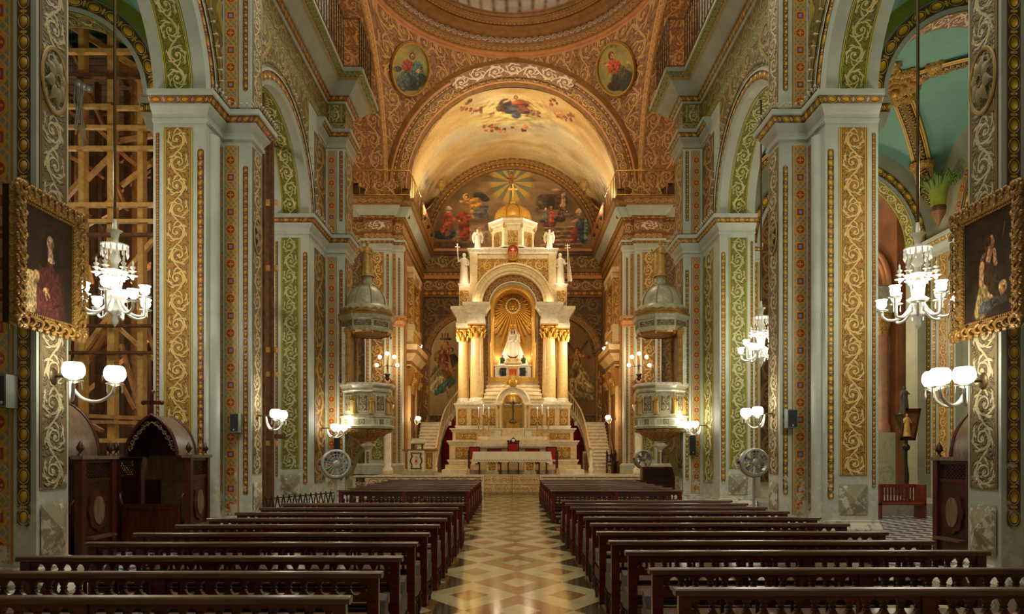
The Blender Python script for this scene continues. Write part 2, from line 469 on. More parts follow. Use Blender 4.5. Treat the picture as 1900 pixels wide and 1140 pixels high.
# ------------------------------------------------------------------ painting on dense grids
def vn(h, w, cells, seed):
    r = np.random.RandomState(seed); g = r.rand(cells+2, cells+2)
    y = np.linspace(0, cells, h)[:, None]; x = np.linspace(0, cells, w)[None, :]
    yi = y.astype(int); xi = x.astype(int); fy = y-yi; fx = x-xi
    fy = fy*fy*(3-2*fy); fx = fx*fx*(3-2*fx)
    return (g[yi, xi]*(1-fx)+g[yi, xi+1]*fx)*(1-fy)+(g[yi+1, xi]*(1-fx)+g[yi+1, xi+1]*fx)*fy
def fbm(h, w, c, seed): return (vn(h, w, c, seed)+.5*vn(h, w, c*2, seed+1)+.25*vn(h, w, c*4, seed+2))/1.75
class Paint:
    """a painted picture: colours laid with soft brushes on a grid in the picture's own units"""
    def __init__(s, x0, x1, y0, y1, nx, ny, bg):
        s.b = (x0, x1, y0, y1); s.nx = nx; s.ny = ny
        s.Y, s.X = np.meshgrid(np.linspace(y0, y1, ny), np.linspace(x0, x1, nx), indexing='ij')
        s.c = np.ones((ny, nx, 3))*np.array(bg, float)
        s.wob = (fbm(ny, nx, 14, 5)-.5); s.st = (fbm(ny, nx, 46, 91)-.5)
    def tex(s, col, u, v):
        g = 1+1.3*s.st-.22*np.clip(u*.6+v*.8, -1, 1); return np.clip(np.array(col, float)*g[..., None], 0, 255)
    def blend(s, m, col): m = np.clip(m, 0, 1)[..., None]; s.c = s.c*(1-m)+np.array(col, float)*m
    def clouds(s, col, cells, seed, lo=.45, hi=.75, a=1): s.blend(np.clip((fbm(s.ny, s.nx, cells, seed)-lo)/(hi-lo), 0, 1)*a, col)
    def ell(s, cx, cy, rx, ry, col, ang=0, soft=.25, a=1, wob=.18):
        t = R(ang); dx = s.X-cx; dy = s.Y-cy
        u = (dx*cos(t)+dy*sin(t))/rx; v = (-dx*sin(t)+dy*cos(t))/ry
        d = np.sqrt(u*u+v*v)+s.wob*wob
        s.blend(np.clip((1-d)/(soft*.7), 0, 1)*a, s.tex(col, u, v))
    def cap(s, p, q, r0, r1, col, soft=.3, a=1, wob=.15):
        dx, dy = q[0]-p[0], q[1]-p[1]; L = dx*dx+dy*dy or 1
        t = np.clip(((s.X-p[0])*dx+(s.Y-p[1])*dy)/L, 0, 1)
        d = np.hypot(s.X-p[0]-t*dx, s.Y-p[1]-t*dy)/(r0+(r1-r0)*t)+s.wob*wob
        s.blend(np.clip((1-d)/(soft*.7), 0, 1)*a, s.tex(col, (s.X-p[0]-t*dx)/r0, (s.Y-p[1]-t*dy)/r0))
    def rays(s, cx, cy, n, r0, r1, col, a=1, ph=0):
        an = np.arctan2(s.Y-cy, s.X-cx); r = np.hypot(s.X-cx, s.Y-cy)
        m = (np.sin(an*n+ph) > 0)*np.clip((r1-r)/(r1*.25), 0, 1)*np.clip((r-r0)/2, 0, 1); s.blend(m*a, col)
    def fig(s, x, y, h, robe, cloak, skin=(214, 160, 116), hair=(60, 38, 24), lean=0, side=1):
        """a seated or kneeling draped figure of height h with its foot at y"""
        w = h*.20; rs = np.random.RandomState(int(x*7+y)%9999)
        s.ell(x+lean*h*.1, y-h*.18, w*1.35, h*.22, cloak, lean*20); s.ell(x-side*w*.6, y-h*.10, w*1.3, h*.12, tuple(c*.7 for c in cloak))
        s.cap((x, y-h*.25), (x+lean*h*.25, y-h*.72), w*.95, w*.62, robe)
        s.cap((x+side*w*.3, y-h*.3), (x+lean*h*.25+side*w*.2, y-h*.7), w*.3, w*.2, tuple(min(255, c*1.35) for c in robe), a=.6)
        for k in range(12):
            q = rs.uniform(-.8, .8); t = rs.uniform(.1, .5); c = 1.35 if k % 2 else .6
            s.cap((x+q*w*1.1, y-h*t+h*.12), (x+q*w*.6+lean*h*.2, y-h*t-h*.14), w*.09, w*.05, tuple(min(255, a*c) for a in (robe if t > .25 else cloak)), .6, .7)
        s.cap((x+lean*h*.22, y-h*.66), (x+lean*h*.2+side*w*1.5, y-h*.52), w*.26, w*.18, robe); s.ell(x+lean*h*.2+side*w*1.6, y-h*.52, w*.22, w*.2, skin)
        hx = x+lean*h*.30; s.ell(hx-side*w*.08, y-h*.86, w*.46, h*.105, hair); s.ell(hx+side*w*.10, y-h*.845, w*.34, h*.085, skin, wob=.05); s.ell(hx+side*w*.22, y-h*.83, w*.14, h*.06, tuple(c*.75 for c in skin), soft=.6, a=.7)
    def build(s, name, fn, parent=None, mat=None, mask=None):
        nx, ny = s.nx, s.ny; x0, x1, y0, y1 = s.b
        vs = []; off = parent_loc(parent) if parent is not None else (0, 0, 0)
        for j in range(ny):
            for i in range(nx):
                p = fn(s.X[j, i], s.Y[j, i]); vs.append((p[0]-off[0], p[1]-off[1], p[2]-off[2]))
        fs = []
        for j in range(ny-1):
            for i in range(nx-1):
                if mask is None or mask(s.X[j, i], s.Y[j, i]): fs.append((j*nx+i, j*nx+i+1, (j+1)*nx+i+1, (j+1)*nx+i))
        me = bpy.data.meshes.new(name); me.from_pydata(vs, [], fs)
        ca = me.color_attributes.new('Col', 'FLOAT_COLOR', 'POINT')
        c = np.clip(s.c, 0, 255)/255.0; c = np.where(c <= .04045, c/12.92, ((c+.055)/1.055)**2.4)
        ca.data.foreach_set('color', np.concatenate([c, np.ones((ny, nx, 1))], 2).astype(np.float32).ravel())
        me.materials.append(mat or PAINTED); me.polygons.foreach_set('use_smooth', [True]*len(me.polygons)); me.update()
        o = bpy.data.objects.new(name, me); COL.objects.link(o)
        if parent is not None: o.parent = parent
        return o
def painted(name, rough):
    m = M(name); a = m.nt.nodes.new('ShaderNodeAttribute'); a.attribute_name = 'Col'
    n = noise(m.nt, m.obj, 8, 4)
    return m.done(mix(n.sm(.3, .8)*.2, a.outputs['Color'], (.12, .08, .03, 1)), rough)
PAINTED = painted('fresco_paint', .7); OILS = painted('oil_paint', .3)
# ================================================================== SETTING
XD, XA, XO, XW = 5.97, 6.62, 7.75, 14.6     # pilaster front, arch jamb, pier back, aisle wall
ZS, ZC, ZT = 9.55, 13.26, 15.1              # capital top, entablature bottom, cornice top
PIERS = [dict(A=7.6, C=8.45, D=9.06, B=9.9), dict(A=14.6, C=15.45, D=16.1, B=16.95), dict(A=22.0, C=24.1, D=25.3, B=25.3)]
PREV = dict(A=.4, C=1.25, D=1.9, B=2.75)
# floor ---------------------------------------------------------------
def floor_mat():
    m = M('aisle_marble_tiles'); x, y, z = m.xyz()
    k = 1.30
    a = (x+y*.72)*(1/k); b = (x-y*.72)*(1/k)
    ca = (a.floor()+b.floor())*.5; par = (ca.fract()*2.0)           # large diagonal chequer
    fa = a.fract()-.5; fb = b.fract()-.5
    inner = fa.abs().mx(fb.abs()).lt(.20)
    n = noise(m.nt, m.pos, 1.1, 6, .65); n2 = noise(m.nt, m.pos, .35, 3)
    light = mix(n.sm(.3, .7), C(166, 150, 106), C(192, 176, 132)); dark = mix(n.sm(.3, .7), C(110, 74, 38), C(144, 100, 58))
    c = mix(par, light, dark)
    c = mix(inner, c, mix(par, dark, light))
    # narrow running border of green slate beside the pews
    e = x.abs()
    c = mix(e.gt(.74)*e.lt(1.02)*par, c, C(70, 60, 40))
    return m.done(c, n2.sm(.3, .7)*.08+.10, 0, n, .002, .1)
def check_mat(name, c1, c2, k):
    m = M(name); x, y, z = m.xyz()
    a = ((x+y)*(1/k)).floor(); b = ((x-y)*(1/k)).floor(); par = ((a+b)*.5).fract()*2.0
    n = noise(m.nt, m.pos, 1.5, 5)
    return m.done(mix(n.sm(.3, .8)*.3, mix(par, c1, c2), C(120, 118, 108)), .22)
b = MB(); FL = floor_mat(); AF = check_mat('chequered_aisle_tiles', C(206, 206, 206), C(92, 92, 100), .42)
b.quad((-6.2, -3, 0), (6.2, -3, 0), (6.2, 33.3, 0), (-6.2, 33.3, 0), FL)
for s in (-1, 1): b.quad((s*6.2, -3, 0), (s*XW, -3, 0), (s*XW, 38, 0), (s*6.2, 38, 0), AF)
struct(b.build('floor'))
# sanctuary platform
b = MB()
SANC = marble('sanctuary_marble', C(226, 206, 166), C(176, 140, 92), .25)
b.box(-7.2, 7.2, 33.2, 47.2, 0, .8, SANC)
for i in range(4): b.box(-2.4, 2.4, 31.75+.36*i, 33.3, .16*i, .16*(i+1), SANC)
struct(b.build('floor_sanctuary'))
# piers ---------------------------------------------------------------
def frame_of(p0, p1, side):
    dx, dy = p1[0]-p0[0], p1[1]-p0[1]; L = math.hypot(dx, dy)
    t = (dx/L, dy/L); n = (t[1]*side, -t[0]*side); return t, n, L
def panel(b, p0, p1, side, a0, a1, z0, z1, m, off=.012, u=1.0, round_=False, vs=None):
    t, n, L = frame_of(p0, p1, side)
    P = lambda a, z, o: (p0[0]+t[0]*a+n[0]*o, p0[1]+t[1]*a+n[1]*o, z)
    w = a1-a0; V = (z1-z0)/w; V = max(1, round(V)) if vs is None else vs
    if round_:
        r = w/2; c = (a0+a1)/2; pts = []
        for i in range(9): th = pi*i/8; pts.append((c+r*cos(th), z1-r+r*sin(th)))
        for i in range(9): th = pi+pi*i/8; pts.append((c+r*cos(th), z0+r+r*sin(th)))
        b.face([P(a, z, off) for a, z in pts], m, [((a-a0)/w, (z-z0)/(z1-z0)*V) for a, z in pts])
        k = len(pts)
        for i in range(k):
            q, r2 = pts[i], pts[(i+1) % k]
            b.face((P(*q, 0), P(*r2, 0), P(*r2, off), P(*q, off)), m, [(.02, 0)]*4)
        return
    b.quad(P(a0, z0, off), P(a1, z0, off), P(a1, z1, off), P(a0, z1, off), m, u, V)
    for (q, r2) in (((a0, z0), (a0, z1)), ((a1, z0), (a1, z1)), ((a0, z1), (a1, z1)), ((a0, z0), (a1, z0))):
        b.face((P(*q, 0), P(*r2, 0), P(*r2, off), P(*q, off)), m, [(.02, 0)]*4)
def pyramid_block(b, p0, p1, side, a0, a1, z0, z1, m):
    t, n, L = frame_of(p0, p1, side)
    P = lambda a, z, o: (p0[0]+t[0]*a+n[0]*o, p0[1]+t[1]*a+n[1]*o, z)
    q = [P(a0, z0, .02), P(a1, z0, .02), P(a1, z1, .02), P(a0, z1, .02)]; c = P((a0+a1)/2, (z0+z1)/2, .12)
    for i in range(4): b.face((q[i], q[(i+1) % 4], c), m, [(0, 0), (1, 0), (.5, .5)])
CAPP = [(0, 8.95), (.05, 8.98), (.05, 9.04), (.03, 9.06), (.04, 9.12), (.14, 9.26), (.15, 9.30), (.24, 9.43), (.27, 9.45), (.27, 9.55), (0, 9.56)]
BASEP = [(.30, 0), (.30, .14), (.26, .20), (.20, .22), (.20, .28), (.14, .36), (.06, .40), (.06, .44), (0, .46)]
STONE = wear(M('tmp'), C(1, 1, 1)) and None
PYR = plaster('base_block_paint', C(150, 144, 116), worn=1)
BASEM = plaster('plinth_plaster', C(158, 152, 126), worn=1)
def rosette(b, c, n, t, r, petals, ring):
    """painted stucco flower in an oval ring: n outward, t horizontal"""
    P = lambda a, z, o: (c[0]+t[0]*a+n[0]*o, c[1]+t[1]*a+n[1]*o, c[2]+z)
    ry = r*1.75
    pr = [(-.025, 0), (-.015, .012), (.015, .015), (.03, 0)]
    for k in range(3):
        b.grid(lambda u, v, k=k: P((r+(pr[k][0] if v < .5 else pr[k+1][0]))*cos(2*pi*u), (ry+(pr[k][0] if v < .5 else pr[k+1][0]))*sin(2*pi*u), (pr[k][1] if v < .5 else pr[k+1][1])+.005), 28, 1, ring, wu=True)
    for i in range(8):
        an = 2*pi*i/8+.2; L = r*.9
        def pt(u, v, an=an, L=L):
            w = .36*L*sin(pi*min(1, v*.85+.08))**.8*(1-v**4)*(u-.5)*1.6; rr = L*v
            return P(rr*cos(an)-w*sin(an), (rr*sin(an)+w*cos(an))*1.7, .015+.05*sin(pi*v)-.03*abs(u-.5))
        b.grid(pt, 4, 6, petals)
    s_n = (-n[0]*.05, 0)
    for i in range(14):
        an = 2*pi*i/14; p = P(r*.2*cos(an), r*.3*sin(an), .1); b.ball((p[0]+s_n[0], p[1], p[2]), r*.06, petals, 6, 4)
PILLAR_OBJ = []
def pier(s, k):
    q = PIERS[k]; b = MB(); last = k == 2
    sd = s     # 'side' for outward normals along near->far path
    pts = [(s*XO, q['A']), (s*XA, q['A']), (s*XA, q['C']), (s*XD, q['C']), (s*XD, q['D'])]
    pts += [(s*XO, q['D'])] if last else [(s*XA, q['D']), (s*XA, q['B']), (s*XO, q['B'])]
    sc = SC_GREEN if last else SC_GOLD
    fw = [('A', 0), ('B', 1), ('C', 2), ('D', 3)] + ([('E', 4)] if last else [('C2', 4), ('B2', 5), ('A2', 6)])
    eg = EGG if s < 0 and k else EGGY; cb = (.42, .58) if k == 0 else (.46, .57)
    for nm, i in fw:
        p0, p1 = pts[i], pts[i+1]; L = math.dist(p0, p1)
        top = ZS if nm in ('A', 'A2') else 19.5
        if nm in ('B', 'B2'): top = 9.2 if not last else ZC
        if last: top = min(top, ZC)
        P = lambda p, z: (p[0], p[1], z)
        b.quad(P(p0, 0), P(p1, 0), P(p1, top), P(p0, top), G if top < 10 else G, L, top)
        pn = lambda *a, **kw: panel(b, p0, p1, -s, *a, **kw)
        if nm in ('A', 'A2'):
            o_ = (lambda a, c: (a, c)) if nm == 'A' else (lambda a, c: (L-c, L-a))
            pn(*o_(.06, .13), 1.15, 8.75, eg, round_=True); pn(*o_(L-.18, L-.05), .9, 8.4, eg, round_=True)
            pn(*o_(.23, L-.29), 1.42, 8.85, sc, .02); pyramid_block(b, p0, p1, -s, *o_(.23, L-.29), .58, 1.22, PYR)
        elif nm == 'B':
            if last:
                pn(.62, 1.9, .9, 8.75, SC_BROWN if s < 0 else SC_GREEN, vs=7); pn(.62, 1.95, 9.7, 12.6, SC_BROWN, vs=3)
            else:
                pn(.62, .82, .6, 8.8, SC_BROWN)
                b.lathe([(.17, .5), (.17, 8.8)], G, (s*(XA+.02), q['A']+.32, 0), 14)
        elif nm in ('C', 'C2'):
            o = (lambda a: a) if nm == 'C' else (lambda a: L-a)
            def pz(a0, a1, z0, z1, m, **kw):
                a, c = sorted((o(a0), o(a1))); pn(a, c, z0, z1, m, **kw)
            for z0, z1 in ((.5, 8.85), (9.65, 12.6 if last else 18.5)):
                pz(.05, .31, z0, z1, CROSS); pz(.335, .365, z0, z1, GOLDLINE); pz(cb[0], cb[1], z0+.45, z1-(.45 if z0 < 1 else 0), eg, round_=True)
        elif nm == 'D':
            for z0, z1 in ((1.42, 8.85), (9.65, 12.6 if last else 18.5)):
                pn(.05, L-.05, z0, z1, SC_DARK if not last else SC_BROWN, .015)
            pyramid_block(b, p0, p1, -s, .06, L-.06, .58, 1.22, PYR)
        elif nm == 'E':
            pn(.1, 1.5, 1.2, 8.8, RELIEFD, vs=6); pn(.1, 1.5, 9.7, 12.6, RELIEFD, vs=2)
    b.quad((s*XO, q['A'], 0), (s*XO, q['B'], 0), (s*XO, q['B'], ZS), (s*XO, q['A'], ZS), G)
    b.sweep(pts, CAPP, [G, G, G, G, G, G, eg, G, G, G], side=-s)
    b.sweep(pts, BASEP, BASEM, side=-s)
    if last: b.face([(s*(XA-o), 23.0, z-ZS+ZC) for o, z in CAPP], GU); b.sweep([(s*XA, 23.0)]+pts[2:5], [(o, z-ZS+ZC) for o, z in CAPP], [GU, GU, GU, GU, GU, GU, eg, GU, GU, GU], side=-s)
    # back capital for the aisle side
    o = struct(b.build('pillar'))
    if not last:   # stucco flower medallion on the nave face
        f = MB(); yc = (q['C']+q['D'])/2
        rosette(f, (s*XD-s*.02, yc, 6.65 if k == 0 else 6.9), (-s, 0), (0, 1), .23, plain('flower_stucco', C(150, 136, 98), .5), plain('flower_ring', C(176, 140, 72), .5))
        f.build('flower_medallion', o)
    PILLAR_OBJ.append(o)
for s in (-1, 1):
    for k in range(3): pier(s, k)
# arcade arches and clerestory wall -----------------------------------
def arch_bay(s, y0, y1, ylo, yhi, idx):
    R_ = (y1-y0)/2; yc = (y0+y1)/2; N = 40; b = MB(); eg = EGG if s < 0 else EGGY
    ap = lambda r, th: (yc-r*cos(th), ZS+r*sin(th))
    X = s*XA; XB = s*XO
    strips = [(0, .14, G), (.14, .28, G), (.28, .87, SC_SOFF), (.87, 1.0, G), (1.0, XO-XA, G)]
    for a0, a1, m in strips:
        Vt = round(pi*R_/(a1-a0))
        off = .02 if m is SC_SOFF else 0
        b.grid(lambda u, v: (s*(XA+a0+(a1-a0)*u), *ap(R_-off, pi*v)), 1, N, m, lambda u, v: (u, v*Vt))
    # nave face rings
    rings = [(0, .10, 0, .03, G), (.10, .13, .03, .05, G), (.13, .34, .05, .05, eg), (.34, .40, .07, .07, G), (.40, .44, .07, 0, G)]
    for r0, r1, o0, o1, m in rings:
        Vt = round(pi*R_/(r1-r0))
        b.grid(lambda u, v: (X-s*(o0+(o1-o0)*u), *ap(R_+r0+(r1-r0)*u, pi*v)), 1, N, m, lambda u, v: (u, v*Vt))
    struct(b.build('trim_arch_%d' % idx))
    # wall above
    b = MB(); m = SPAN
    for side_x, mm in ((X, m), (XB, OLIVE)):
        for j in range(N):
            t0, t1 = pi*j/N, pi*(j+1)/N; (ya, za), (yb, zb) = ap(R_, t0), ap(R_, t1)
            b.face(((side_x, ya, za), (side_x, yb, zb), (side_x, yb, 14.5), (side_x, ya, 14.5)), mm,
                   [(ya*.8, za*.8), (yb*.8, zb*.8), (yb*.8, 11.6), (ya*.8, 11.6)])
        for ya, yb in ((ylo, y0), (y1, yhi)):
            b.face(((side_x, ya, ZS), (side_x, yb, ZS), (side_x, yb, 14.5), (side_x, ya, 14.5)), mm, [(ya*.8, ZS*.8), (yb*.8, ZS*.8), (yb*.8, 11.6), (ya*.8, 11.6)])
    struct(b.build('wall_%s_arcade' % ('left' if s < 0 else 'right')))
for s in (-1, 1):
    arch_bay(s, PREV['B'], PIERS[0]['A'], PREV['D'], PIERS[0]['C'], 1 if s < 0 else 4)
    arch_bay(s, PIERS[0]['B'], PIERS[1]['A'], PIERS[0]['D'], PIERS[1]['C'], 2 if s < 0 else 5)
    arch_bay(s, PIERS[1]['B'], PIERS[2]['A'], PIERS[1]['D'], PIERS[2]['A'], 3 if s < 0 else 6)
# nave entablature with its forward break over the crossing pier --------
ENT = [(0, 13.26), (.02, 13.55), (.02, 14.25), (.08, 14.30), (.20, 14.44), (.24, 14.46), (.30, 14.52), (.52, 14.78), (.56, 14.80), (.60, 14.84), (.78, 14.98), (.80, 15.0), (.80, 15.1), (0, 15.12)]
def entm(eg): return [SC_GREEN, SPAN, G, eg, GU, GU, GU, GU, GOLDLINE, SC_GREEN, GU, GU, GU]
for s in (-1, 1):
    b = MB(); eg = EGG if s < 0 else EGGY
    path = [(s*XA, -3), (s*XA, 24.1), (s*XD, 24.1), (s*XD, 25.3), (s*XO, 25.3), (s*XW, 25.3)]
    b.sweep(path, ENT, entm(eg), side=-s)
    struct(b.build('trim_cornice_%s' % ('left' if s < 0 else 'right')))
    # frieze block on the break
    b = MB(); panel(b, path[1], path[2], -s, .1, .55, 13.6, 14.2, SC_GREEN, .03, vs=1)
    struct(b.build('trim_frieze_%s' % ('left' if s < 0 else 'right')))
    # nave wall above the cornice and gallery
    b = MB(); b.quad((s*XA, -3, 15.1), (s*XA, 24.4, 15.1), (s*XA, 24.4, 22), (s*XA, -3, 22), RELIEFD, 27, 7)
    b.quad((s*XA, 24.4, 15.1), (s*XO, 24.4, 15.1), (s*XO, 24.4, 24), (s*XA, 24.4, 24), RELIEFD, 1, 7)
    struct(b.build('wall_%s_clerestory' % ('left' if s < 0 else 'right')))
# aisles --------------------------------------------------------------
ZSA = 9.2
AISLEG = plaster('aisle_wall_plaster', C(170, 168, 144))
def cross_wall(s, y, x0, x1, face, idx, soff, R_=None, thick=.6, xc=None, ZSA=9.2):
    """transverse aisle arch wall across x0..x1 at depth y"""
    b = MB(); xc = xc or (x0+x1)/2; R_ = R_ or (x1-x0)/2; N = 36; zt = 15.2
    ap = lambda r, th: (xc-r*cos(th), ZSA+r*sin(th))
    for yy in (y, y+thick):
        for j in range(N):
            t0, t1 = pi*j/N, pi*(j+1)/N; (xa, za), (xb, zb) = ap(R_, t0), ap(R_, t1)
            b.face(((s*xa, yy, za), (s*xb, yy, zb), (s*xb, yy, zt), (s*xa, yy, zt)), face, [(xa, za), (xb, zb), (xb, zt), (xa, zt)])
        for kk, (xa, xb) in enumerate(((x0, xc-R_), (xc+R_, x1))):
            zl_ = ZSA if (kk == 0 and face is OLIVE) else 0
            if xb > xa+.01:
                b.quad((s*xa, yy, max(zl_, ZSA)), (s*xb, yy, max(zl_, ZSA)), (s*xb, yy, zt), (s*xa, yy, zt), face, xb-xa, zt)
                if zl_ == 0: b.quad((s*xa, yy, 0), (s*xb, yy, 0), (s*xb, yy, ZSA), (s*xa, yy, ZSA), AISLEG, xb-xa, ZSA)
    b.grid(lambda u, v: (s*ap(R_-.01, pi*v)[0], y+thick*u, ap(R_-.01, pi*v)[1]), 1, N, soff, lambda u, v: (u, v*16))
    rings = [(-.01, .10, .04, .04, G), (.10, .36, .05, .05, EGGY), (.36, .42, .05, .0, G)]
    for r0, r1, o0, o1, m in rings:
        Vt = round(pi*R_/(r1-r0))
        b.grid(lambda u, v: (s*ap(R_+r0+(r1-r0)*u, pi*v)[0], y-(o0+(o1-o0)*u), ap(R_+r0+(r1-r0)*u, pi*v)[1]), 1, N, m, lambda u, v: (u, v*Vt))
    return b
for s in (-1, 1):
    nm = 'left' if s < 0 else 'right'
    # arch just behind pier 1
    b = cross_wall(s, 15.5, XO-.02, XW, OLIVE, 1, SC_GREEN if s < 0 else BANDW, 2.0, xc=10.42, ZSA=9.95)
    b.prism([(s*XO, 8.2), (s*7.86, 8.3), (s*8.05, 8.9), (s*8.35, 9.3), (s*8.42, 9.5), (s*8.5, 9.75), (s*8.5, 9.95), (s*XO, 9.95)], AISLEG, 'y', 15.42, 16.2)
    b.face([(s*XO, 15.41, 9.6), (s*XO, 15.41, 9.8), (s*8.47, 15.41, 9.8), (s*8.45, 15.41, 9.6)], EGGY, [(0, 0), (1, 0), (1, 4), (0, 4)])
    struct(b.build('wall_%s_aisle_arch' % nm))
    b = cross_wall(s, 24.0, XO-.02, 15.0, AISLEG, 2, SC_SOFF, 2.75)
    eg = EGGY
    for x0, x1 in ((XO, 8.62), (14.12, 15.0)):     # jamb pilasters of the far aisle arch
        p0, p1 = (s*x0, 23.9), (s*x1, 23.9)
        b.box(s*x0, s*x1, 23.9, 24.6, 0, ZSA, AISLEG)
        panel(b, p1, p0, -s, .08, .36, 1.2, 8.6, SC_GOLD); panel(b, p1, p0, -s, .46, .58, 1.2, 8.6, EGGY)
        b.sweep([(s*x1, 23.9), (s*x0, 23.9)], [(o, z-.35) for o, z in CAPP], [G]*6+[EGGY]+[G]*3, side=-s)
    struct(b.build('wall_%s_aisle_end' % nm))
    # outer wall
    b = MB(); XWs = s*XW
    b.quad((XWs, -3, 0), (XWs, 25.2, 0), (XWs, 25.2, 20), (XWs, -3, 20), AISLEG, 28, 20)
    for y in (9.5, 14.6, 22.2):
        p0, p1 = (s*(XW-.25), y), (s*(XW-.25), y+1.3)
        b.box(s*XW, s*(XW-.25), y, y+1.3, 0, ZSA, AISLEG)
        panel(b, p0, p1, -s, .12, .26, 1.2, 8.6, EGGY); panel(b, p0, p1, -s, .4, .9, 1.2, 8.6, SC_GOLD); panel(b, p0, p1, -s, 1.04, 1.18, 1.2, 8.6, EGGY)
        b.sweep([(s*XW, y), (s*(XW-.25), y), (s*(XW-.25), y+1.3), (s*XW, y+1.3)], [(o, z-.35) for o, z in CAPP], [G]*6+[EGGY]+[G]*3, side=-s)
    yc = 19.2
    for r0, r1, m in ((2.6, 2.75, G), (2.75, 3.0, EGGY), (2.2, 2.6, SC_SOFF), (3.1, 3.4, CROSS)):
        b.grid(lambda u, v: (s*(XW-.06), yc-(r0+(r1-r0)*u)*cos(pi*v), ZSA+(r0+(r1-r0)*u)*sin(pi*v)), 1, 36, m, lambda u, v: (u, v*round(pi*r0/(r1-r0))))
    b.quad((s*(XW-.05), yc-2.2, 0), (s*(XW-.05), yc+2.2, 0), (s*(XW-.05), yc+2.2, ZSA), (s*(XW-.05), yc-2.2, ZSA), RELIEFD, 3, 7)
    struct(b.build('wall_%s' % nm))
    # groin vault of the two aisle bays
    b = MB(); xc = (XO+XW)/2; hx = (XW-XO)/2
    for y0, y1 in ((9.0, 15.6), (16.0, 24.1)):
        ym = (y0+y1)/2; hy = (y1-y0)/2; zs, H = 10.3, 2.5
        def vz(u, v): return zs+H*max(sqrt(max(0, 1-u*u)), sqrt(max(0, 1-v*v)))
        b.grid(lambda u, v: (s*(xc+hx*(2*u-1)), ym+hy*(2*v-1), vz(2*u-1, 2*v-1)), 36, 36, TURQ)
    struct(b.build('ceiling_%s_aisle' % nm))
    b = MB()
    RIB = scroll('rib_ornament', C(40, 34, 24), C(214, 170, 84), C(24, 20, 12), C(220, 170, 70), edge=.2)
    y0, y1 = 16.0, 24.1; ym = (y0+y1)/2; hy = (y1-y0)/2
    for dx, dy in ((1, 1), (1, -1), (-1, 1), (-1, -1)):
        def rb(t): return (s*(xc+dx*hx*t), ym+dy*hy*t, zs+H*sqrt(max(0, 1-t*t))-.06)
        L = math.hypot(hx, hy); nx, ny = -dy*hy/L*s, dx*hx/L
        nx, ny = (-dy*hy/L*(1 if s > 0 else -1)*1.0, dx*hx/L)
        def rp(u, v):
            t = v*.985; p = rb(t); w = (u-.5)*.56
            return (p[0]+nx*w*(1), p[1]+ny*w*(1), p[2]-.10*sin(pi*u))
        b.grid(rp, 6, 26, RIB, lambda u, v: (u, v*22))
    o = struct(b.build('trim_vault_ribs'))
    b = MB(); cz = zs+H-.12    # carved boss at the crown
    for k, (r, z) in enumerate(((.78, 0), (.5, -.08), (.28, -.15))):
        n = 16 if k == 0 else 12
        b.lathe([(r, .1), (r, 0), (r*.82, -.09), (r*.6, -.02), (0, -.02)], GILTD, (s*xc, ym, cz+z*.6), 32, rip=.12, nrip=8)
    b.ball((s*xc, ym, cz-.2), .12, GILT)
    for dx, dy in ((1, 1), (1, -1), (-1, 1), (-1, -1)):
        b.lathe([(.36, .1), (.36, 0), (.2, -.08), (0, -.08)], GILTD, (s*(xc+dx*.72), ym+dy*.85, cz+.0), 20, rip=.16, nrip=6)
    b.build('vault_boss', o)
    b = MB(); t = .8; p = (s*(xc+hx*t), ym+hy*t, zs+H*sqrt(1-t*t)-.12)
    b.lathe([(.42, .08), (.42, -.02), (.25, -.12), (0, -.1)], GILTD, p, 18, rip=.12, nrip=9); b.ball((p[0], p[1], p[2]-.12), .15, EGG)
    b.build('rib_boss', o)
# palm-leaf corbel carrying the rib (right aisle, in view)
GRL = plain('green_leaf_paint', C(112, 134, 58), .5); GRB = plain('green_corbel_paint', C(140, 156, 46), .5)
b = MB(); pc = (XW-.62, 22.5, 10.6)
b.lathe([(.02, -1.2), (.10, -1.0), (.2, -.8), (.22, -.72)], BRN, pc, 14)
b.lathe([(.2, -.72), (.24, -.62), (.22, -.55)], EGGY, pc, 14); b.lathe([(.22, -.55), (.25, -.2), (.3, .1)], GRB, pc, 16, rip=.06)
for k in range(34):
    a = 2*pi*k/17+.2*(k > 16); rr = .26+.12*(k % 3)/2; h = .28+.26*((k*7) % 5)/5
    pts = [(pc[0]+cos(a)*.2, pc[1]+sin(a)*.2, pc[2]-.1), (pc[0]+cos(a)*(.22+rr*.5), pc[1]+sin(a)*(.22+rr*.5), pc[2]+h*.8), (pc[0]+cos(a)*(.22+rr), pc[1]+sin(a)*(.22+rr), pc[2]+h), (pc[0]+cos(a)*(.24+rr*1.15), pc[1]+sin(a)*(.24+rr*1.15), pc[2]+h-.14)]
    b.tube(pts, [.035, .045, .035, .02], GRL, 6)
tag(b.build('palm_corbel'), 'green palm-leaf corbel under the vault rib in the right aisle', 'corbel')
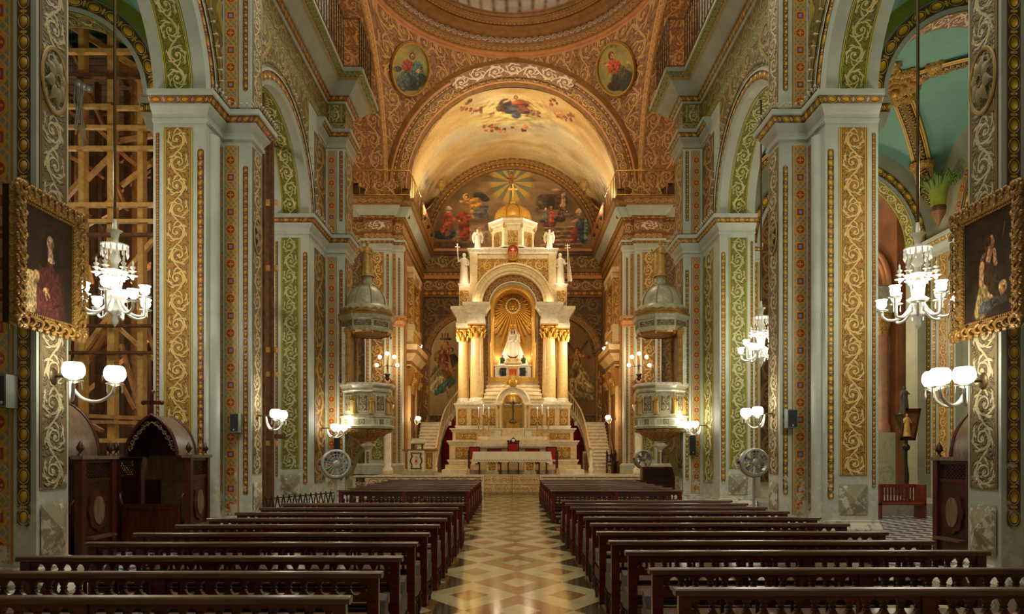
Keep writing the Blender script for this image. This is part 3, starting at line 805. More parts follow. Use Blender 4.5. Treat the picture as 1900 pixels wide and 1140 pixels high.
# crossing: far piers, chancel arch wall, pendentives, dome -----------------
YX = 38.0; ZSP = 16.66; RI = 5.73; RO = 6.95; YM = 31.0
def chancel_wall():
    b = MB(); N = 48; ap = lambda r, t: (-r*cos(t), ZSP+r*sin(t))
    rings = [(RI, RI+.16, .0, .10, BRN), (RI+.16, RI+.24, .10, .12, PINK), (RI+.24, RI+.72, .08, .08, BAND), (RI+.72, RI+.80, .14, .14, BRN), (RI+.80, RI+.98, .10, .10, EGG), (RI+.98, RI+1.1, .16, .16, PINK), (RI+1.1, RO+.4, .16, 0, BRN)]
    for r0, r1, o0, o1, m in rings:
        Vt = round(pi*RI/(r1-r0))
        b.grid(lambda u, v: (ap(r0+(r1-r0)*u, pi*v)[0], YX-(o0+(o1-o0)*u), ap(r0+(r1-r0)*u, pi*v)[1]), 1, N, m, lambda u, v: (u, v*Vt))
    b.grid(lambda u, v: (ap(RI+.25*u-.02, pi*v)[0], YX+1.1*u, ap(RI+.25*u-.02, pi*v)[1]), 1, N, BAND, lambda u, v: (u, v*16))
    # cherub relief field over the crown
    b.grid(lambda u, v: (ap(RI+.42+.78*u, pi*(.33+.34*v))[0], YX-.2, ap(RI+.42+.78*u, pi*(.33+.34*v))[1]), 6, 24, BANDW, lambda u, v: (u, v*7))
    for sx in (-1, 1):
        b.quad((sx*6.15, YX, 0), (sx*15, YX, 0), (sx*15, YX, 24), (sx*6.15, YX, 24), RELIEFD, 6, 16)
        b.quad((sx*6.15, YX, 15), (sx*RI, YX, 15), (sx*RI, YX, ZSP+.05), (sx*6.15, YX, ZSP+.05), BRN)
        # upper pilasters with rosettes beside the pendentives
        x0, x1 = sx*8.05, sx*7.05
        b.box(x0, x1, YX-.25, YX, 15.8, 22.2, BRN)
        p0, p1 = (sx*8.05, YX-.25), (sx*7.05, YX-.25)
        panel(b, p0, p1, -sx, .12, .88, 15.9, 20.6, RELIEF, .03, vs=3); panel(b, p0, p1, -sx, .08, .92, 20.7, 21.6, BAND, .03, vs=1)
    struct(b.build('wall_chancel_arch'))
chancel_wall()
b = MB(); YMc = YX-7.0
def pend(sx, sy):
    N = 26; RS = 7*sqrt(2)
    def fn(u, v):
        z = v*7.0; rr = sqrt(max(RS*RS-z*z, 0)); a0 = math.acos(min(1, 7/rr)); a = a0+(pi/2-2*a0)*u
        return (sx*min(7, rr*cos(a)), YMc+sy*min(7, rr*sin(a)), ZSP+.25+z)
    b.grid(fn, N, N, RELIEFP, lambda u, v: (fn(u, v)[0]*1.05, fn(u, v)[2]*1.05))
for sx in (-1, 1):
    pend(sx, 1); pend(sx, -1)
struct(b.build('ceiling_pendentives'))
# pink rib along the pendentive edge, transept arches
b = MB()
for sx in (-1, 1):
    for r0, r1, o0, o1, m in ((6.75, 6.95, .1, .12, PINK), (6.4, 6.75, .0, .1, BAND), (6.1, 6.4, 0, 0, BRN), (6.95, 7.0, .12, 0, BRN)):
        b.grid(lambda u, v: (sx*(7.05-(o0+(o1-o0)*u)), YMc-(r0+(r1-r0)*u)*cos(pi*v), ZSP+(r0+(r1-r0)*u)*sin(pi*v)), 1, 40, m, lambda u, v: (u, v*round(20/(r1-r0))))
    b.grid(lambda u, v: (sx*(7.05+1.9*u), YMc-6.1*cos(pi*v), ZSP+6.1*sin(pi*v)), 1, 40, RELIEFP, lambda u, v: (u*2, v*18))
    for r0, r1, m in ((5.4, 6.1, PINK), (6.1, 6.5, BAND)):
        b.grid(lambda u, v: (sx*8.95, YMc-(r0+(r1-r0)*u)*cos(pi*v), ZSP+(r0+(r1-r0)*u)*sin(pi*v)), 1, 40, m, lambda u, v: (u, v*40))
struct(b.build('trim_transept_arches'))
b = MB()
for sx in (-1, 1):
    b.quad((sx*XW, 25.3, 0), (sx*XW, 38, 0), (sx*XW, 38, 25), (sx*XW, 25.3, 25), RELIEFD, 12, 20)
    b.quad((sx*9, 25, 23.6), (sx*XW, 25, 23.6), (sx*XW, 38, 23.6), (sx*9, 38, 23.6), BRN)
struct(b.build('wall_transept'))
# dome ring and drum
b = MB(); zr = 24.05
prof = [(7.3, -.4), (7.0, -.1), (7.05, .10), (6.9, .18), (6.9, .30), (6.85, .32), (6.55, .42), (6.5, .5), (6.5, .55), (6.42, .6), (6.42, 1.15), (6.3, 1.2), (6.1, 1.3), (5.75, 1.36), (5.75, 1.5), (5.62, 1.55), (5.4, 1.62), (5.4, 1.8), (5.3, 1.84), (5.3, 2.0), (5.2, 2.05)]
mats = [PINK, PINK, PINK, PINK, BRN, BAND, BRN, BRN, BRN, BANDW, BRN, BRN, BRN, BRN, EGG, BRN, EGG, BRN, BRN, BRN]
prof = [(r, z*.63 if z > 0 else z) for r, z in prof]
for j in range(len(prof)-1):
    (r0, z0), (r1, z1) = prof[j], prof[j+1]; wd = math.hypot(r1-r0, z1-z0)
    Vt = round(2*pi*r0/max(wd, .12))
    b.grid(lambda u, v: ((r0+(r1-r0)*u)*cos(2*pi*v), YMc+(r0+(r1-r0)*u)*sin(2*pi*v), zr+z0+(z1-z0)*u), 1, 72, mats[j], lambda u, v: (u, v*Vt))
struct(b.build('ceiling_dome_ring'))
P = Paint(0, 96, 0, 14, 193, 29, (176, 168, 150)); P.clouds((226, 206, 178), 10, 3); P.clouds((120, 106, 100), 9, 9, .5, .8); P.clouds((190, 120, 90), 12, 31, .62, .8)
for i in range(48): P.cap((i*2+1, 0), (i*2+1, 3), .4, .3, (120, 92, 70))
o = P.build('ceiling_dome', lambda x, y: ((5.2+(.1*y if y < 4 else .4-.12*(y-4)))*cos(2*pi*x/96), YMc+(5.2+(.1*y if y < 4 else .4-.12*(y-4)))*sin(2*pi*x/96), zr+1.28+y*.33)); struct(o)
b = MB(); b.lathe([(4.5, 0), (3.2, 2.2), (1.5, 3.4), (0, 3.8)], PINK, (0, YMc, zr+5.8), 32); struct(b.build('ceiling_dome_cap'))
# far pier pilasters, chancel side walls and cornice ------------------------
ZCH = 13.7      # capital top in the chancel order
def far_pier(sx):
    b = MB(); X = lambda v: sx*v
    p0, p1 = (X(8.15), 37.5), (X(6.72), 37.5)
    b.box(X(8.15), X(6.72), 37.5, 38, .0, 15, G); b.box(X(6.72), X(6.15), 37.8, 38.4, 0, 15, G); b.box(X(9.3), X(8.15), 37.8, 38, 0, 15, RELIEFD)
    pn = lambda a0, a1, z0, z1, m, **k: panel(b, p0, p1, -sx, a0, a1, z0, z1, m, **k)
    pn(.36, 1.07, 9.7, 13.0, SC_GOLD, vs=4); pn(.36, 1.07, 4.2, 8.7, SC_BROWN, vs=6); pn(.36, 1.07, 1.6, 3.0, SC_GREEN, vs=2)
    pn(.10, .22, 1.4, 12.9, EGG); pn(1.2, 1.32, 1.4, 12.9, EGG)
    q0, q1 = (X(6.72), 37.8), (X(6.15), 37.8)
    panel(b, q0, q1, -sx, .06, .24, 1.0, 13.0, CROSSG); panel(b, q0, q1, -sx, .36, .46, 1.4, 12.8, EGG, round_=True)
    path = [(X(9.4), 37.8), (X(8.15), 37.8), (X(8.15), 37.5), (X(6.72), 37.5), (X(6.72), 37.8), (X(6.15), 37.8), (X(6.15), 46.9)]
    c2 = [(o*.8, z-ZS+ZCH) for o, z in CAPP]
    b.sweep(path[:6]+[(X(6.15), 38.4)], c2, [G]*6+[EGG]+[G]*3, side=-sx)
    lowc = [(o*.7, z) for o, z in CAPP]
    b.sweep([(X(6.72), 37.8), (X(6.15), 37.8), (X(6.15), 38.4)], lowc, [PINK]*6+[EGG]+[PINK]*3, side=-sx)
    b.sweep(path[:6]+[(X(6.15), 38.4)], [(.14, .8), (.14, 1.3), (.08, 1.36), (.0, 1.4)], G, side=-sx)
    struct(b.build('pillar'))
    b = MB()
    prof = [(0, 13.7), (.04, 13.75), (.04, 14.05), (.08, 14.1), (.05, 14.15), (.05, 14.75), (.1, 14.8), (.22, 14.95), (.26, 15.0), (.3, 15.05), (.5, 15.35), (.56, 15.4), (.6, 15.5), (.72, 15.7), (.75, 15.72), (.75, 15.82), (0, 15.85)]
    mt = [SC_BROWN, BAND, BRN, BRN, BAND, BRN, EGG, G, G, G, G, BRN, BAND, BRN, BRN, BRN]
    b.sweep(path, prof, mt, side=-sx)
    pf = lambda a0, a1, z0, z1, m, **k: panel(b, (X(8.15), 37.45), (X(6.72), 37.45), -sx, a0, a1, z0, z1, m, **k)
    pf(.2, 1.23, 14.2, 14.72, BANDW, off=.05, vs=1)
    struct(b.build('trim_chancel_cornice'))
    # chancel side wall
    b = MB(); b.quad((X(6.15), 38.4, 0), (X(6.15), 47.2, 0), (X(6.15), 47.2, 16.2), (X(6.15), 38.4, 16.2), CHW, 9, 16)
    q0, q1 = (X(6.15), 38.4), (X(6.15), 47.0)
    for a in (.25, 5.6, 7.4):
        panel(b, q0, q1, -sx, a, a+.5, 1.0, 13.4, RELIEF, .05, vs=16); panel(b, q0, q1, -sx, a+.6, a+.72, 1.0, 13.4, EGG, .03)
    struct(b.build('wall_%s_chancel' % ('left' if sx < 0 else 'right')))
    # parapet with three pierced lights above the cornice
    b = MB(); b.box(X(5.55), X(5.42), 40.8, 46.5, 15.85, 16.85, BRN)
    b.sweep([(X(5.42), 40.7), (X(5.42), 46.6)], [(0, 15.85), (.06, 15.9), (.02, 16.0), (.02, 16.7), (.1, 16.8), (.1, 16.9), (0, 16.92)], [PINK, PINK, BAND, PINK, PINK, PINK], side=-sx)
    for y in (41.6, 43.2, 44.8): b.ball((X(5.38), y, 16.3), .12, BLACK, 8, 5)
    o = b.build('balcony_parapet'); tag(o, 'carved wooden parapet pierced by dark openings above the %s chancel cornice' % ('left' if sx < 0 else 'right'), 'parapet')
CHW = scroll('chancel_wall_ornament', C(150, 104, 60), C(190, 142, 88), C(110, 68, 36), two=True, su=2.0)
for sx in (-1, 1): far_pier(sx)
# chancel vault and its painted sky -------------------------------------------
RV = 6.4; ZV = 15.9; Y1 = 47.0
P = Paint(-10, 10, 19.0, 23.6, 420, 130, (222, 178, 108))   # arc length in metres across, half depth along
P.clouds((240, 206, 142), 7, 2, .35, .8); P.clouds((182, 130, 72), 6, 11, .5, .85, .8); P.clouds((204, 186, 152), 5, 21, .5, .8, .9); P.clouds((250, 222, 160), 9, 33, .55, .8, .8); P.clouds((196, 150, 84), 14, 51, .55, .85, .6)
P.ell(0, 20.4, 3.2, 1.2, (252, 214, 130), soft=1.2, a=.8)
for i in range(16):   # grey cloud banks low on both sides
    q = -1 if i % 2 else 1; P.ell(q*(6.5+random.random()*2.5), 21.2+random.random()*2, .9, .35, (186, 172, 148), soft=.9, a=.6)
def vfig(px, py, rx, ry, col, ang=0, **k):   # by the photo column and row of the vault crown
    Y = (RV+ZV-CAM[2])*F/(HY-py); X = xat(px, Y)
    for _ in range(3):
        Y = (ZV+sqrt(max(.1, RV*RV-X*X))-CAM[2])*F/(HY-py); X = max(-6, min(6, xat(px, Y)))
    P.ell(RV*math.asin(X/RV), Y/2, rx/31, ry/31, col, ang, **k)
for a_ in range(-6, 7): vfig(957+a_*9, 205-abs(a_)*2, 9, 2.2, (196, 140, 70), a_*6, a=.5)
vfig(938, 192, 13, 9, (80, 66, 58)); vfig(965, 194, 17, 10, (182, 92, 52)); vfig(950, 204, 16, 9, (96, 90, 100)); vfig(972, 205, 14, 7, (128, 84, 58)); vfig(958, 214, 10, 7, (92, 92, 104)); vfig(930, 200, 10, 7, (104, 84, 66))
vfig(957, 181, 4, 4, (110, 62, 36)); vfig(957, 182, 2.6, 3, (222, 168, 120)); vfig(940, 188, 9, 2, (206, 150, 104), -20); vfig(980, 190, 10, 2, (206, 150, 104), 15)
for cx, cy, n in ((878, 205, 9), (868, 203, 6), (1040, 214, 9), (1050, 217, 6), (912, 238, 9), (935, 241, 5), (962, 238, 9), (925, 208, 5), (985, 210, 6), (1030, 190, 5), (862, 190, 4)):
    for k in range(n):
        c = random.choice([(164, 92, 52), (190, 112, 66), (128, 76, 46), (196, 146, 100), (150, 100, 70)]); x_, y_ = cx+random.uniform(-15, 15), cy+random.uniform(-5, 5)
        vfig(x_, y_, random.uniform(2.5, 5), random.uniform(2, 4), c, random.uniform(-60, 60))
        if k % 3 == 0: vfig(x_+2, y_-4, 1.6, 1.6, (206, 146, 100))
o = P.build('ceiling_chancel', lambda x, y: (RV*sin(x/RV), y*2, ZV+RV*cos(x/RV))); struct(o)
# flower pots and foliage painted in relief at the vault springing
for sx in (-1, 1):
    b = MB()
    b.grid(lambda u, v: (sx*(RV-.06)*cos(.62*v), 42.5+4.3*u, ZV+(RV-.06)*sin(.62*v*(.35+.65*u))), 8, 10, RELIEFP, lambda u, v: (u*4, v*4))
    b.lathe([(.1, -.5), (.2, -.3), (.35, 0), (.45, .05), (.3, .1), (0, .1)], GILTD, (sx*4.75, 45.4, 19.9), 12)
    o = b.build('trim_vault_springing_%s' % ('left' if sx < 0 else 'right')); struct(o)
# end wall ---------------------------------------------------------------------
YE = 47.0
b = MB(); N = 40; zl = zat(465, YE); rl = 152*YE/F
b.quad((-7, YE+.05, 0), (7, YE+.05, 0), (7, YE+.05, 23), (-7, YE+.05, 23), BRN)
for r0, r1, o0, o1, m in ((rl-.05, rl+.12, .05, .08, BRN), (rl+.12, rl+.32, .06, .06, EGG), (rl+.32, rl+.72, .05, .05, RELIEF), (rl+.72, rl+.9, .1, .1, BRN)):
    b.grid(lambda u, v: (-(r0+(r1-r0)*u)*cos(pi*v), YE-(o0+(o1-o0)*u), zl+(r0+(r1-r0)*u)*sin(pi*v)), 1, N, m, lambda u, v: (u, v*round(pi*rl/(r1-r0))))
zz = lambda py: zat(py, YE)
def strip(y0, y1, m, o=.05, k=1): 
    z1, z0 = zz(y0), zz(y1); b.box(-6.2, 6.2, YE-o, YE+.02, z0, z1, m)
    b.quad((-6.2, YE-o-.005, z0), (6.2, YE-o-.005, z0), (6.2, YE-o-.005, z1), (-6.2, YE-o-.005, z1), m, k, 1)
strip(463, 468, PINK, .2); strip(468, 474, EGG, .12, 40)
# frieze rows
def hband(y0, y1, m, o=.05):
    z1, z0 = zz(y0), zz(y1); n = round(12.4/(z1-z0))
    b.face([(-6.2, YE-o, z0), (-6.2, YE-o, z1), (6.2, YE-o, z1), (6.2, YE-o, z0)], m, [(0, 0), (1, 0), (1, n), (0, n)])
hband(474, 500, SC_BROWN, .06); strip(500, 506, BRN, .12); hband(506, 512, EGG, .1); strip(512, 519, PINK, .2); hband(519, 540, BAND, .06); hband(540, 549, EGG, .06); strip(549, 552, BRN, .1)
b.quad((-6.2, YE-.04, .8), (6.2, YE-.04, .8), (6.2, YE-.04, zz(552)), (-6.2, YE-.04, zz(552)), RELIEFD, 10, 12)
for sx in (-1, 1):   # round arched frames of the side murals
    xc = sx*3.0; ra = 2.7; zsp = zz(662)
    for r0, r1, m in ((ra, ra+.12, GOLDLINE), (ra+.12, ra+.4, BAND), (ra+.4, ra+.5, BRN)):
        b.grid(lambda u, v: (xc-(r0+(r1-r0)*u)*cos(pi*v), YE-.09, zsp+(r0+(r1-r0)*u)*sin(pi*v)), 1, 30, m, lambda u, v: (u, v*20))
        for q in (-1, 1): b.box(xc+q*r0, xc+q*r1, YE-.09, YE, .8, zsp, m)
struct(b.build('wall_chancel_end'))
# ================================================================== MURALS (painted by the pixel of the flat wall they fill)
P = Paint(796, 1102, 316, 466, 380, 188, (128, 94, 58))
P.clouds((158, 122, 74), 5, 2, .4, .8); P.clouds((96, 70, 42), 6, 8, .5, .8); P.clouds((176, 142, 98), 6, 17, .6, .85, .8)
P.rays(949, 338, 11, 4, 46, (214, 172, 76), .8); P.rays(949, 338, 11, 4, 40, (110, 128, 104), .7, pi)
P.ell(890, 432, 60, 22, (176, 140, 104), soft=.9, a=.8); P.ell(872, 445, 50, 14, (150, 112, 80), soft=.9, a=.8); P.ell(835, 455, 60, 9, (84, 56, 30), soft=.7, a=.9)
P.cap((949, 320), (949, 345), 2.4, 2.4, (150, 84, 40)); P.cap((940, 331), (958, 331), 2.0, 2.0, (150, 84, 40))
# kneeling woman at a red prayer desk
P.cap((860, 402), (862, 438), 11, 11, (140, 50, 26)); P.cap((850, 404), (870, 402), 4, 4, (160, 66, 34))
P.ell(818, 436, 17, 9, (44, 58, 62)); P.fig(828, 444, 64, (168, 70, 44), (50, 66, 72), hair=(214, 190, 150), lean=.3)
# winged angel on clouds
P.ell(893, 366, 17, 8, (50, 42, 34), 20); P.ell(884, 388, 13, 22, (176, 118, 50), 8); P.ell(888, 396, 12, 14, (110, 96, 84)); P.ell(878, 380, 9, 12, (196, 132, 56)); P.ell(898, 386, 10, 9, (90, 80, 78)); P.cap((868, 378), (855, 374), 4, 3, (196, 132, 60))
P.ell(865, 366, 7, 7, (222, 180, 84)); P.ell(866, 366, 4.5, 5, (96, 56, 30)); P.ell(865, 367, 3, 3.6, (214, 150, 104)); P.cap((900, 392), (904, 402), 3, 3, (60, 70, 84))
# steps, portal and figures on the right
P.cap((1010, 375), (1040, 375), 16, 16, (74, 50, 32), soft=.2); P.cap((1045, 357), (1046, 402), 4, 4, (170, 124, 80)); P.cap((1025, 352), (1048, 355), 3, 3, (160, 118, 76)); P.ell(1022, 376, 9, 12, (44, 28, 18))
for i in range(5): P.cap((1012-i*2, 426+i*8), (1066+i*3, 424+i*8), 3, 3, (112, 78, 52)); P.cap((1012-i*2, 423+i*8), (1066+i*3, 421+i*8), 1.2, 1.2, (176, 130, 88))
P.cap((1050, 398), (1068, 404), 7, 6, (104, 82, 62)); P.fig(1022, 422, 42, (156, 64, 44), (120, 44, 34)); P.fig(1040, 412, 36, (90, 52, 34), (70, 44, 30)); P.fig(1012, 414, 30, (120, 110, 96), (96, 84, 72))
P.ell(1082, 430, 10, 26, (52, 80, 78)); P.ell(1076, 424, 9, 20, (60, 64, 78)); P.ell(1087, 430, 4, 28, (104, 132, 108)); P.ell(1066, 436, 6, 16, (150, 56, 46)); P.ell(1074, 394, 6, 7, (206, 170, 116)); P.ell(1071, 395, 3.4, 4.4, (206, 146, 104)); P.cap((1072, 408), (1060, 414), 3, 2, (196, 140, 96))
P.ell(1000, 385, 12, 20, (92, 72, 36), soft=.8, a=.7)
rl_ = 152
mk = lambda x, y: (x-949)**2+(y-466)**2 < 150.5**2
o = P.build('lunette_mural', lambda x, y: (xat(x, YE), YE-.03, zat(y, YE)), mask=mk)
tag(o, 'wide half-round mural of a kneeling woman, an angel and figures on steps above the altar', 'mural')
def mural(name, x0, x1, y0, y1, build, label, bg, flip=False):
    P = Paint(x0, x1, y0, y1, 140, 280, bg); build(P)
    c0 = (872 if x0 < 949 else 1026)
    mk = lambda x, y: y > 662 or (x-c0)**2+(y-662)**2 < 72.5**2
    o = P.build(name, lambda x, y: (xat(x, YE), YE-.10, zat(y, YE)), mask=mk); tag(o, label, 'mural')
def ml(P):
    P.clouds((226, 204, 150), 4, 4, .4, .8); P.clouds((150, 124, 74), 5, 9, .5, .9, .6); P.clouds((190, 176, 140), 8, 23, .55, .8, .7)
    for k in range(7): P.cap((836+k*1.2, 660), (840+k*2.2, 684-k*2.4), 2.6, 1.2, (84-k*3, 70-k*2, 42))          # folded wing
    for k in range(6): P.cap((818, 676), (806-k*1.3, 684+k*3.2), 2.4, 1.2, (120-k*4, 104-k*4, 60))
    P.ell(813, 661, 8, 10, (140, 78, 46)); P.ell(810, 666, 5, 6, (168, 100, 58)); P.cap((818, 654), (816, 672), 5, 6, (150, 84, 48))
    P.cap((826, 656), (824, 684), 7.5, 9, (132, 76, 42)); P.cap((822, 660), (820, 684), 2, 2, (176, 110, 62)); P.cap((829, 662), (829, 686), 1.6, 2, (86, 50, 30)); P.cap((825, 672), (832, 674), 1.5, 1.2, (190, 140, 80))
    P.cap((821, 656), (820, 644), 2.8, 2.3, (206, 142, 94)); P.cap((820, 644), (824, 632), 2.3, 1.8, (206, 142, 94)); P.cap((831, 656), (833, 644), 2.6, 2.2, (196, 132, 86)); P.cap((833, 644), (829, 632), 2.2, 1.7, (196, 132, 86))
    P.ell(838, 650, 4.4, 4.8, (92, 54, 32)); P.ell(836.5, 651, 3, 3.6, (206, 146, 100), wob=.05); P.cap((818, 630), (836, 630), 2.2, 2.2, (64, 46, 30))
    for k in range(3): P.cap((821+k*5, 619), (821+k*5, 629), 1.3, 1.3, (92, 64, 38)); P.ell(821+k*5, 617.5, 1, 1.8, (240, 196, 110))
    P.cap((824, 686), (830, 704), 10, 12, (150, 98, 54)); P.cap((818, 690), (812, 706), 7, 9, (142, 128, 74)); P.cap((826, 690), (836, 706), 2, 2.4, (100, 62, 36)); P.cap((830, 686), (847, 688), 2.8, 2.2, (206, 142, 94))
    P.cap((818, 706), (806, 722), 9, 10, (216, 198, 150)); P.cap((814, 708), (804, 722), 1.6, 1.6, (160, 144, 104)); P.cap((820, 710), (812, 726), 1.6, 1.6, (240, 226, 184))
    P.cap((838, 708), (820, 722), 8, 9, (66, 108, 108)); P.cap((834, 708), (818, 720), 1.8, 1.8, (120, 160, 150)); P.cap((838, 716), (822, 728), 2, 2, (40, 72, 76)); P.cap((820, 722), (810, 730), 6, 5, (78, 118, 108)); P.cap((830, 720), (832, 738), 2.6, 2.0, (206, 146, 98))
    P.clouds((230, 210, 160), 6, 44, .62, .85, .5)
def mr(P):
    P.clouds((168, 126, 70), 4, 14, .4, .8); P.clouds((110, 84, 44), 5, 19, .5, .9, .7); P.ell(1085, 715, 28, 40, (96, 112, 96), soft=.8, a=.6); P.clouds((150, 140, 100), 9, 29, .55, .8, .5)
    for k in range(7): P.cap((1075, 654), (1094-k*1.8, 628+k*3), 2.6, 1.2, (74+k*4, 56+k*3, 36)); P.cap((1066, 654), (1050+k*1.3, 630+k*3), 2.4, 1.2, (88+k*3, 66+k*2, 40))
    P.ell(1071, 650, 4.2, 5, (92, 56, 32)); P.ell(1070.5, 651.5, 3, 3.6, (200, 144, 92), wob=.05); P.cap((1071, 658), (1072, 680), 7, 8, (186, 140, 80)); P.cap((1068, 660), (1068, 682), 1.6, 1.8, (226, 186, 120)); P.cap((1075, 662), (1077, 682), 1.6, 1.8, (120, 84, 46))
    P.cap((1076, 660), (1088, 664), 3, 2.2, (200, 144, 92)); P.cap((1066, 660), (1056, 668), 3, 2, (200, 144, 92)); P.ell(1091, 663, 7, 4.5, (134, 66, 70)); P.ell(1058, 667, 6, 6, (164, 88, 52))
    P.cap((1070, 682), (1082, 702), 10, 12, (178, 150, 88)); P.cap((1066, 688), (1060, 708), 8, 9, (146, 118, 66)); P.cap((1074, 686), (1086, 706), 2, 2, (224, 194, 128)); P.cap((1068, 690), (1066, 712), 1.8, 2, (96, 74, 42))
    P.cap((1076, 706), (1094, 722), 10, 9, (196, 166, 98)); P.cap((1062, 708), (1066, 732), 7, 8, (214, 190, 124)); P.cap((1080, 708), (1096, 720), 1.8, 1.8, (236, 212, 150)); P.cap((1064, 712), (1067, 734), 1.6, 1.6, (150, 122, 74)); P.cap((1074, 732), (1098, 738), 6, 5, (160, 140, 100))
mural('angel_mural', 798, 880, 588, 772, ml, 'arched mural of a winged figure lifting a candle tray, behind the altar columns', (206, 178, 122))
mural('winged_figure_mural', 1018, 1104, 588, 772, mr, 'arched mural of a dim winged angel with raised wings, behind the altar columns', (140, 104, 56))
# pendentive medallions --------------------------------------------------------
def pend_pt(px, py):   # meet the view ray with the pendentive sphere
    RS2 = 98.0-.9; d = np.array([(px-CX)/F, 1.0, -(py-HY)/F]); o = np.array(CAM)-np.array([0, YMc, ZSP+.25])
    A = d@d; B = 2*o@d; Cc = o@o-RS2; t = (-B+sqrt(max(0, B*B-4*A*Cc)))/(2*A)
    return o+t*d+np.array([0, YMc, ZSP+.25])
for sx in (-1, 1):
    cx = 761 if sx < 0 else 1143; x0, x1, y0, y1 = cx-42, cx+42, 74, 182
    P = Paint(x0, x1, y0, y1, 130, 166, (150, 136, 66)); P.clouds((186, 166, 84), 4, 5); P.clouds((110, 104, 60), 5, 15, .5, .9)
    if sx < 0:
        P.ell(765, 148, 26, 22, (34, 48, 50)); P.ell(748, 152, 14, 20, (70, 80, 74)); P.ell(772, 128, 15, 16, (72, 96, 92), 20); P.ell(756, 122, 12, 13, (140, 58, 40)); P.ell(765, 104, 6, 8, (90, 50, 30)); P.ell(766, 105, 4, 5.5, (190, 120, 80)); P.ell(738, 128, 9, 6, (60, 64, 62)); P.ell(776, 132, 6, 4, (200, 150, 100)); P.ell(788, 150, 8, 10, (46, 40, 36)); P.clouds((150, 146, 120), 12, 77, .62, .8, .6)
    else:
        P.ell(1156, 148, 24, 22, (44, 46, 30)); P.ell(1140, 124, 15, 15, (170, 62, 36)); P.ell(1134, 104, 6, 9, (96, 54, 34)); P.ell(1136, 105, 4, 6, (196, 120, 84)); P.cap((1128, 122), (1114, 112), 3, 2, (190, 110, 70)); P.ell(1140, 160, 14, 10, (60, 34, 22)); P.ell(1155, 132, 9, 12, (84, 70, 40)); P.ell(1166, 120, 8, 10, (150, 130, 80), soft=.7); P.clouds((30, 34, 22), 9, 66, .66, .85, .7)
    mk = lambda x, y: ((x-cx)*cos(.1*sx)/33)**2+((y-128)/46)**2 < 1
    o = P.build('pendentive_painting', lambda x, y: pend_pt(x, y), mask=mk)
    tag(o, 'oval painting of a seated saint in %s of the big arch' % ('red and blue, left' if sx < 0 else 'red and black, right'), 'painting')
    b = MB(); N = 40
    pr = [(1.0, 0), (1.03, .10), (1.09, .12), (1.14, 0)]
    for k in range(3):
        def fn(u, v):
            q = pr[k] if v < .5 else pr[k+1]; a = 2*pi*u; p = pend_pt(cx+33*q[0]*cos(a), 128+46*q[0]*sin(a)); 
            c = np.array([0, YMc, ZSP]); d = c-p; d = d/np.linalg.norm(d); return p+d*(q[1]+.02)
        b.grid(fn, N, 1, GOLDLINE, wu=True)
    b.build('oval_frame', o)
# ================================================================== ALTAR
YA = 41.5; KA = F/YA
ax = lambda px: (px-952)/KA
az = lambda py: 1.85+(HY-py)/KA
ALT = thing('high_altar', (0, YA, .8), 'tall marble and gilt high altar with columns, gold niche and gold dome', 'altar')
def abox(b, x0, x1, y0, y1, yf, yb, m): b.box(ax(x0), ax(x1), yf, yb, az(y0), az(y1), m)
def sym(b, x0, x1, y0, y1, yf, yb, m):
    abox(b, x0, x1, y0, y1, yf, yb, m); abox(b, 1904-x1, 1904-x0, y0, y1, yf, yb, m)
MOULD = lambda h, o: [(0, 0), (o*.2, h*.1), (o*.25, h*.35), (o*.8, h*.7), (o, h*.75), (o, h), (0, h)]
def amould(b, x0, x1, py0, py1, yf, yb, o, m):
    z0, z1 = az(py1), az(py0)
    b.sweep([(ax(x0), yb), (ax(x0), yf), (ax(x1), yf), (ax(x1), yb)], [(q, z0+z) for q, z in MOULD(z1-z0, o)], m, side=1)
    b.quad((ax(x0)-o, yf-o, z1), (ax(x1)+o, yf-o, z1), (ax(x1)+o, yb, z1), (ax(x0)-o, yb, z1), m)
b = MB()
abox(b, 829, 1075, 870, 878, 38.6, 43, WHITEM); abox(b, 833, 1071, 862, 870, 39.2, 43, CREAM)
abox(b, 839, 1065, 826, 862, 39.7, 43, CREAM); amould(b, 839, 1065, 853, 862, 39.7, 43, .12, WHITEM); amould(b, 838, 1066, 819, 827, 39.7, 43, .12, WHITEM)
abox(b, 844, 1060, 803, 820, 40.0, 43, CREAM); amould(b, 843, 1061, 797, 804, 40.0, 43, .14, WHITEM)
abox(b, 849, 1055, 760, 798, 40.3, 43, CREAM); amould(b, 849, 1055, 752, 761, 40.3, 43, .12, WHITEM); amould(b, 849, 1055, 792, 798, 40.3, 43, .06, WHITEM)
abox(b, 884, 1020, 824, 832, 39.1, 40, WHITEM); abox(b, 888, 1016, 818, 824, 39.3, 40, CREAM); abox(b, 890, 1014, 812, 818, 39.5, 40, WHITEM); amould(b, 886, 1018, 829, 833, 39.2, 40, .14, WHITEM); abox(b, 890, 1014, 833, 862, 39.35, 40, CREAM)
b.build('altar_base', ALT)
for x0, x1, y0, y1, yf in ((853, 868, 762, 791, 40.3), (877, 892, 762, 791, 40.3), (898, 922, 762, 791, 40.3), (850, 886, 806, 817, 40.0), (850, 880, 831, 851, 39.7)):
    for q in (0, 1):
        u0, u1 = (x0, x1) if not q else (1904-x1, 1904-x0)
        b = MB(); b.box(ax(u0), ax(u1), yf-.03, yf, az(y1), az(y0), GOLDLINE)
        zA, zB = az(y1)+.04, az(y0)-.04; xA, xB = ax(u0)+.04, ax(u1)-.04; w_, h_ = xB-xA, zB-zA
        pl = GILTD
        b.face([(xA, yf-.036, zA), (xB, yf-.036, zA), (xB, yf-.036, zB), (xA, yf-.036, zB)], pl, [(0, 0), (w_*1.5, 0), (w_*1.5, h_*1.5), (0, h_*1.5)])
        b.build('gilded_panel', ALT)
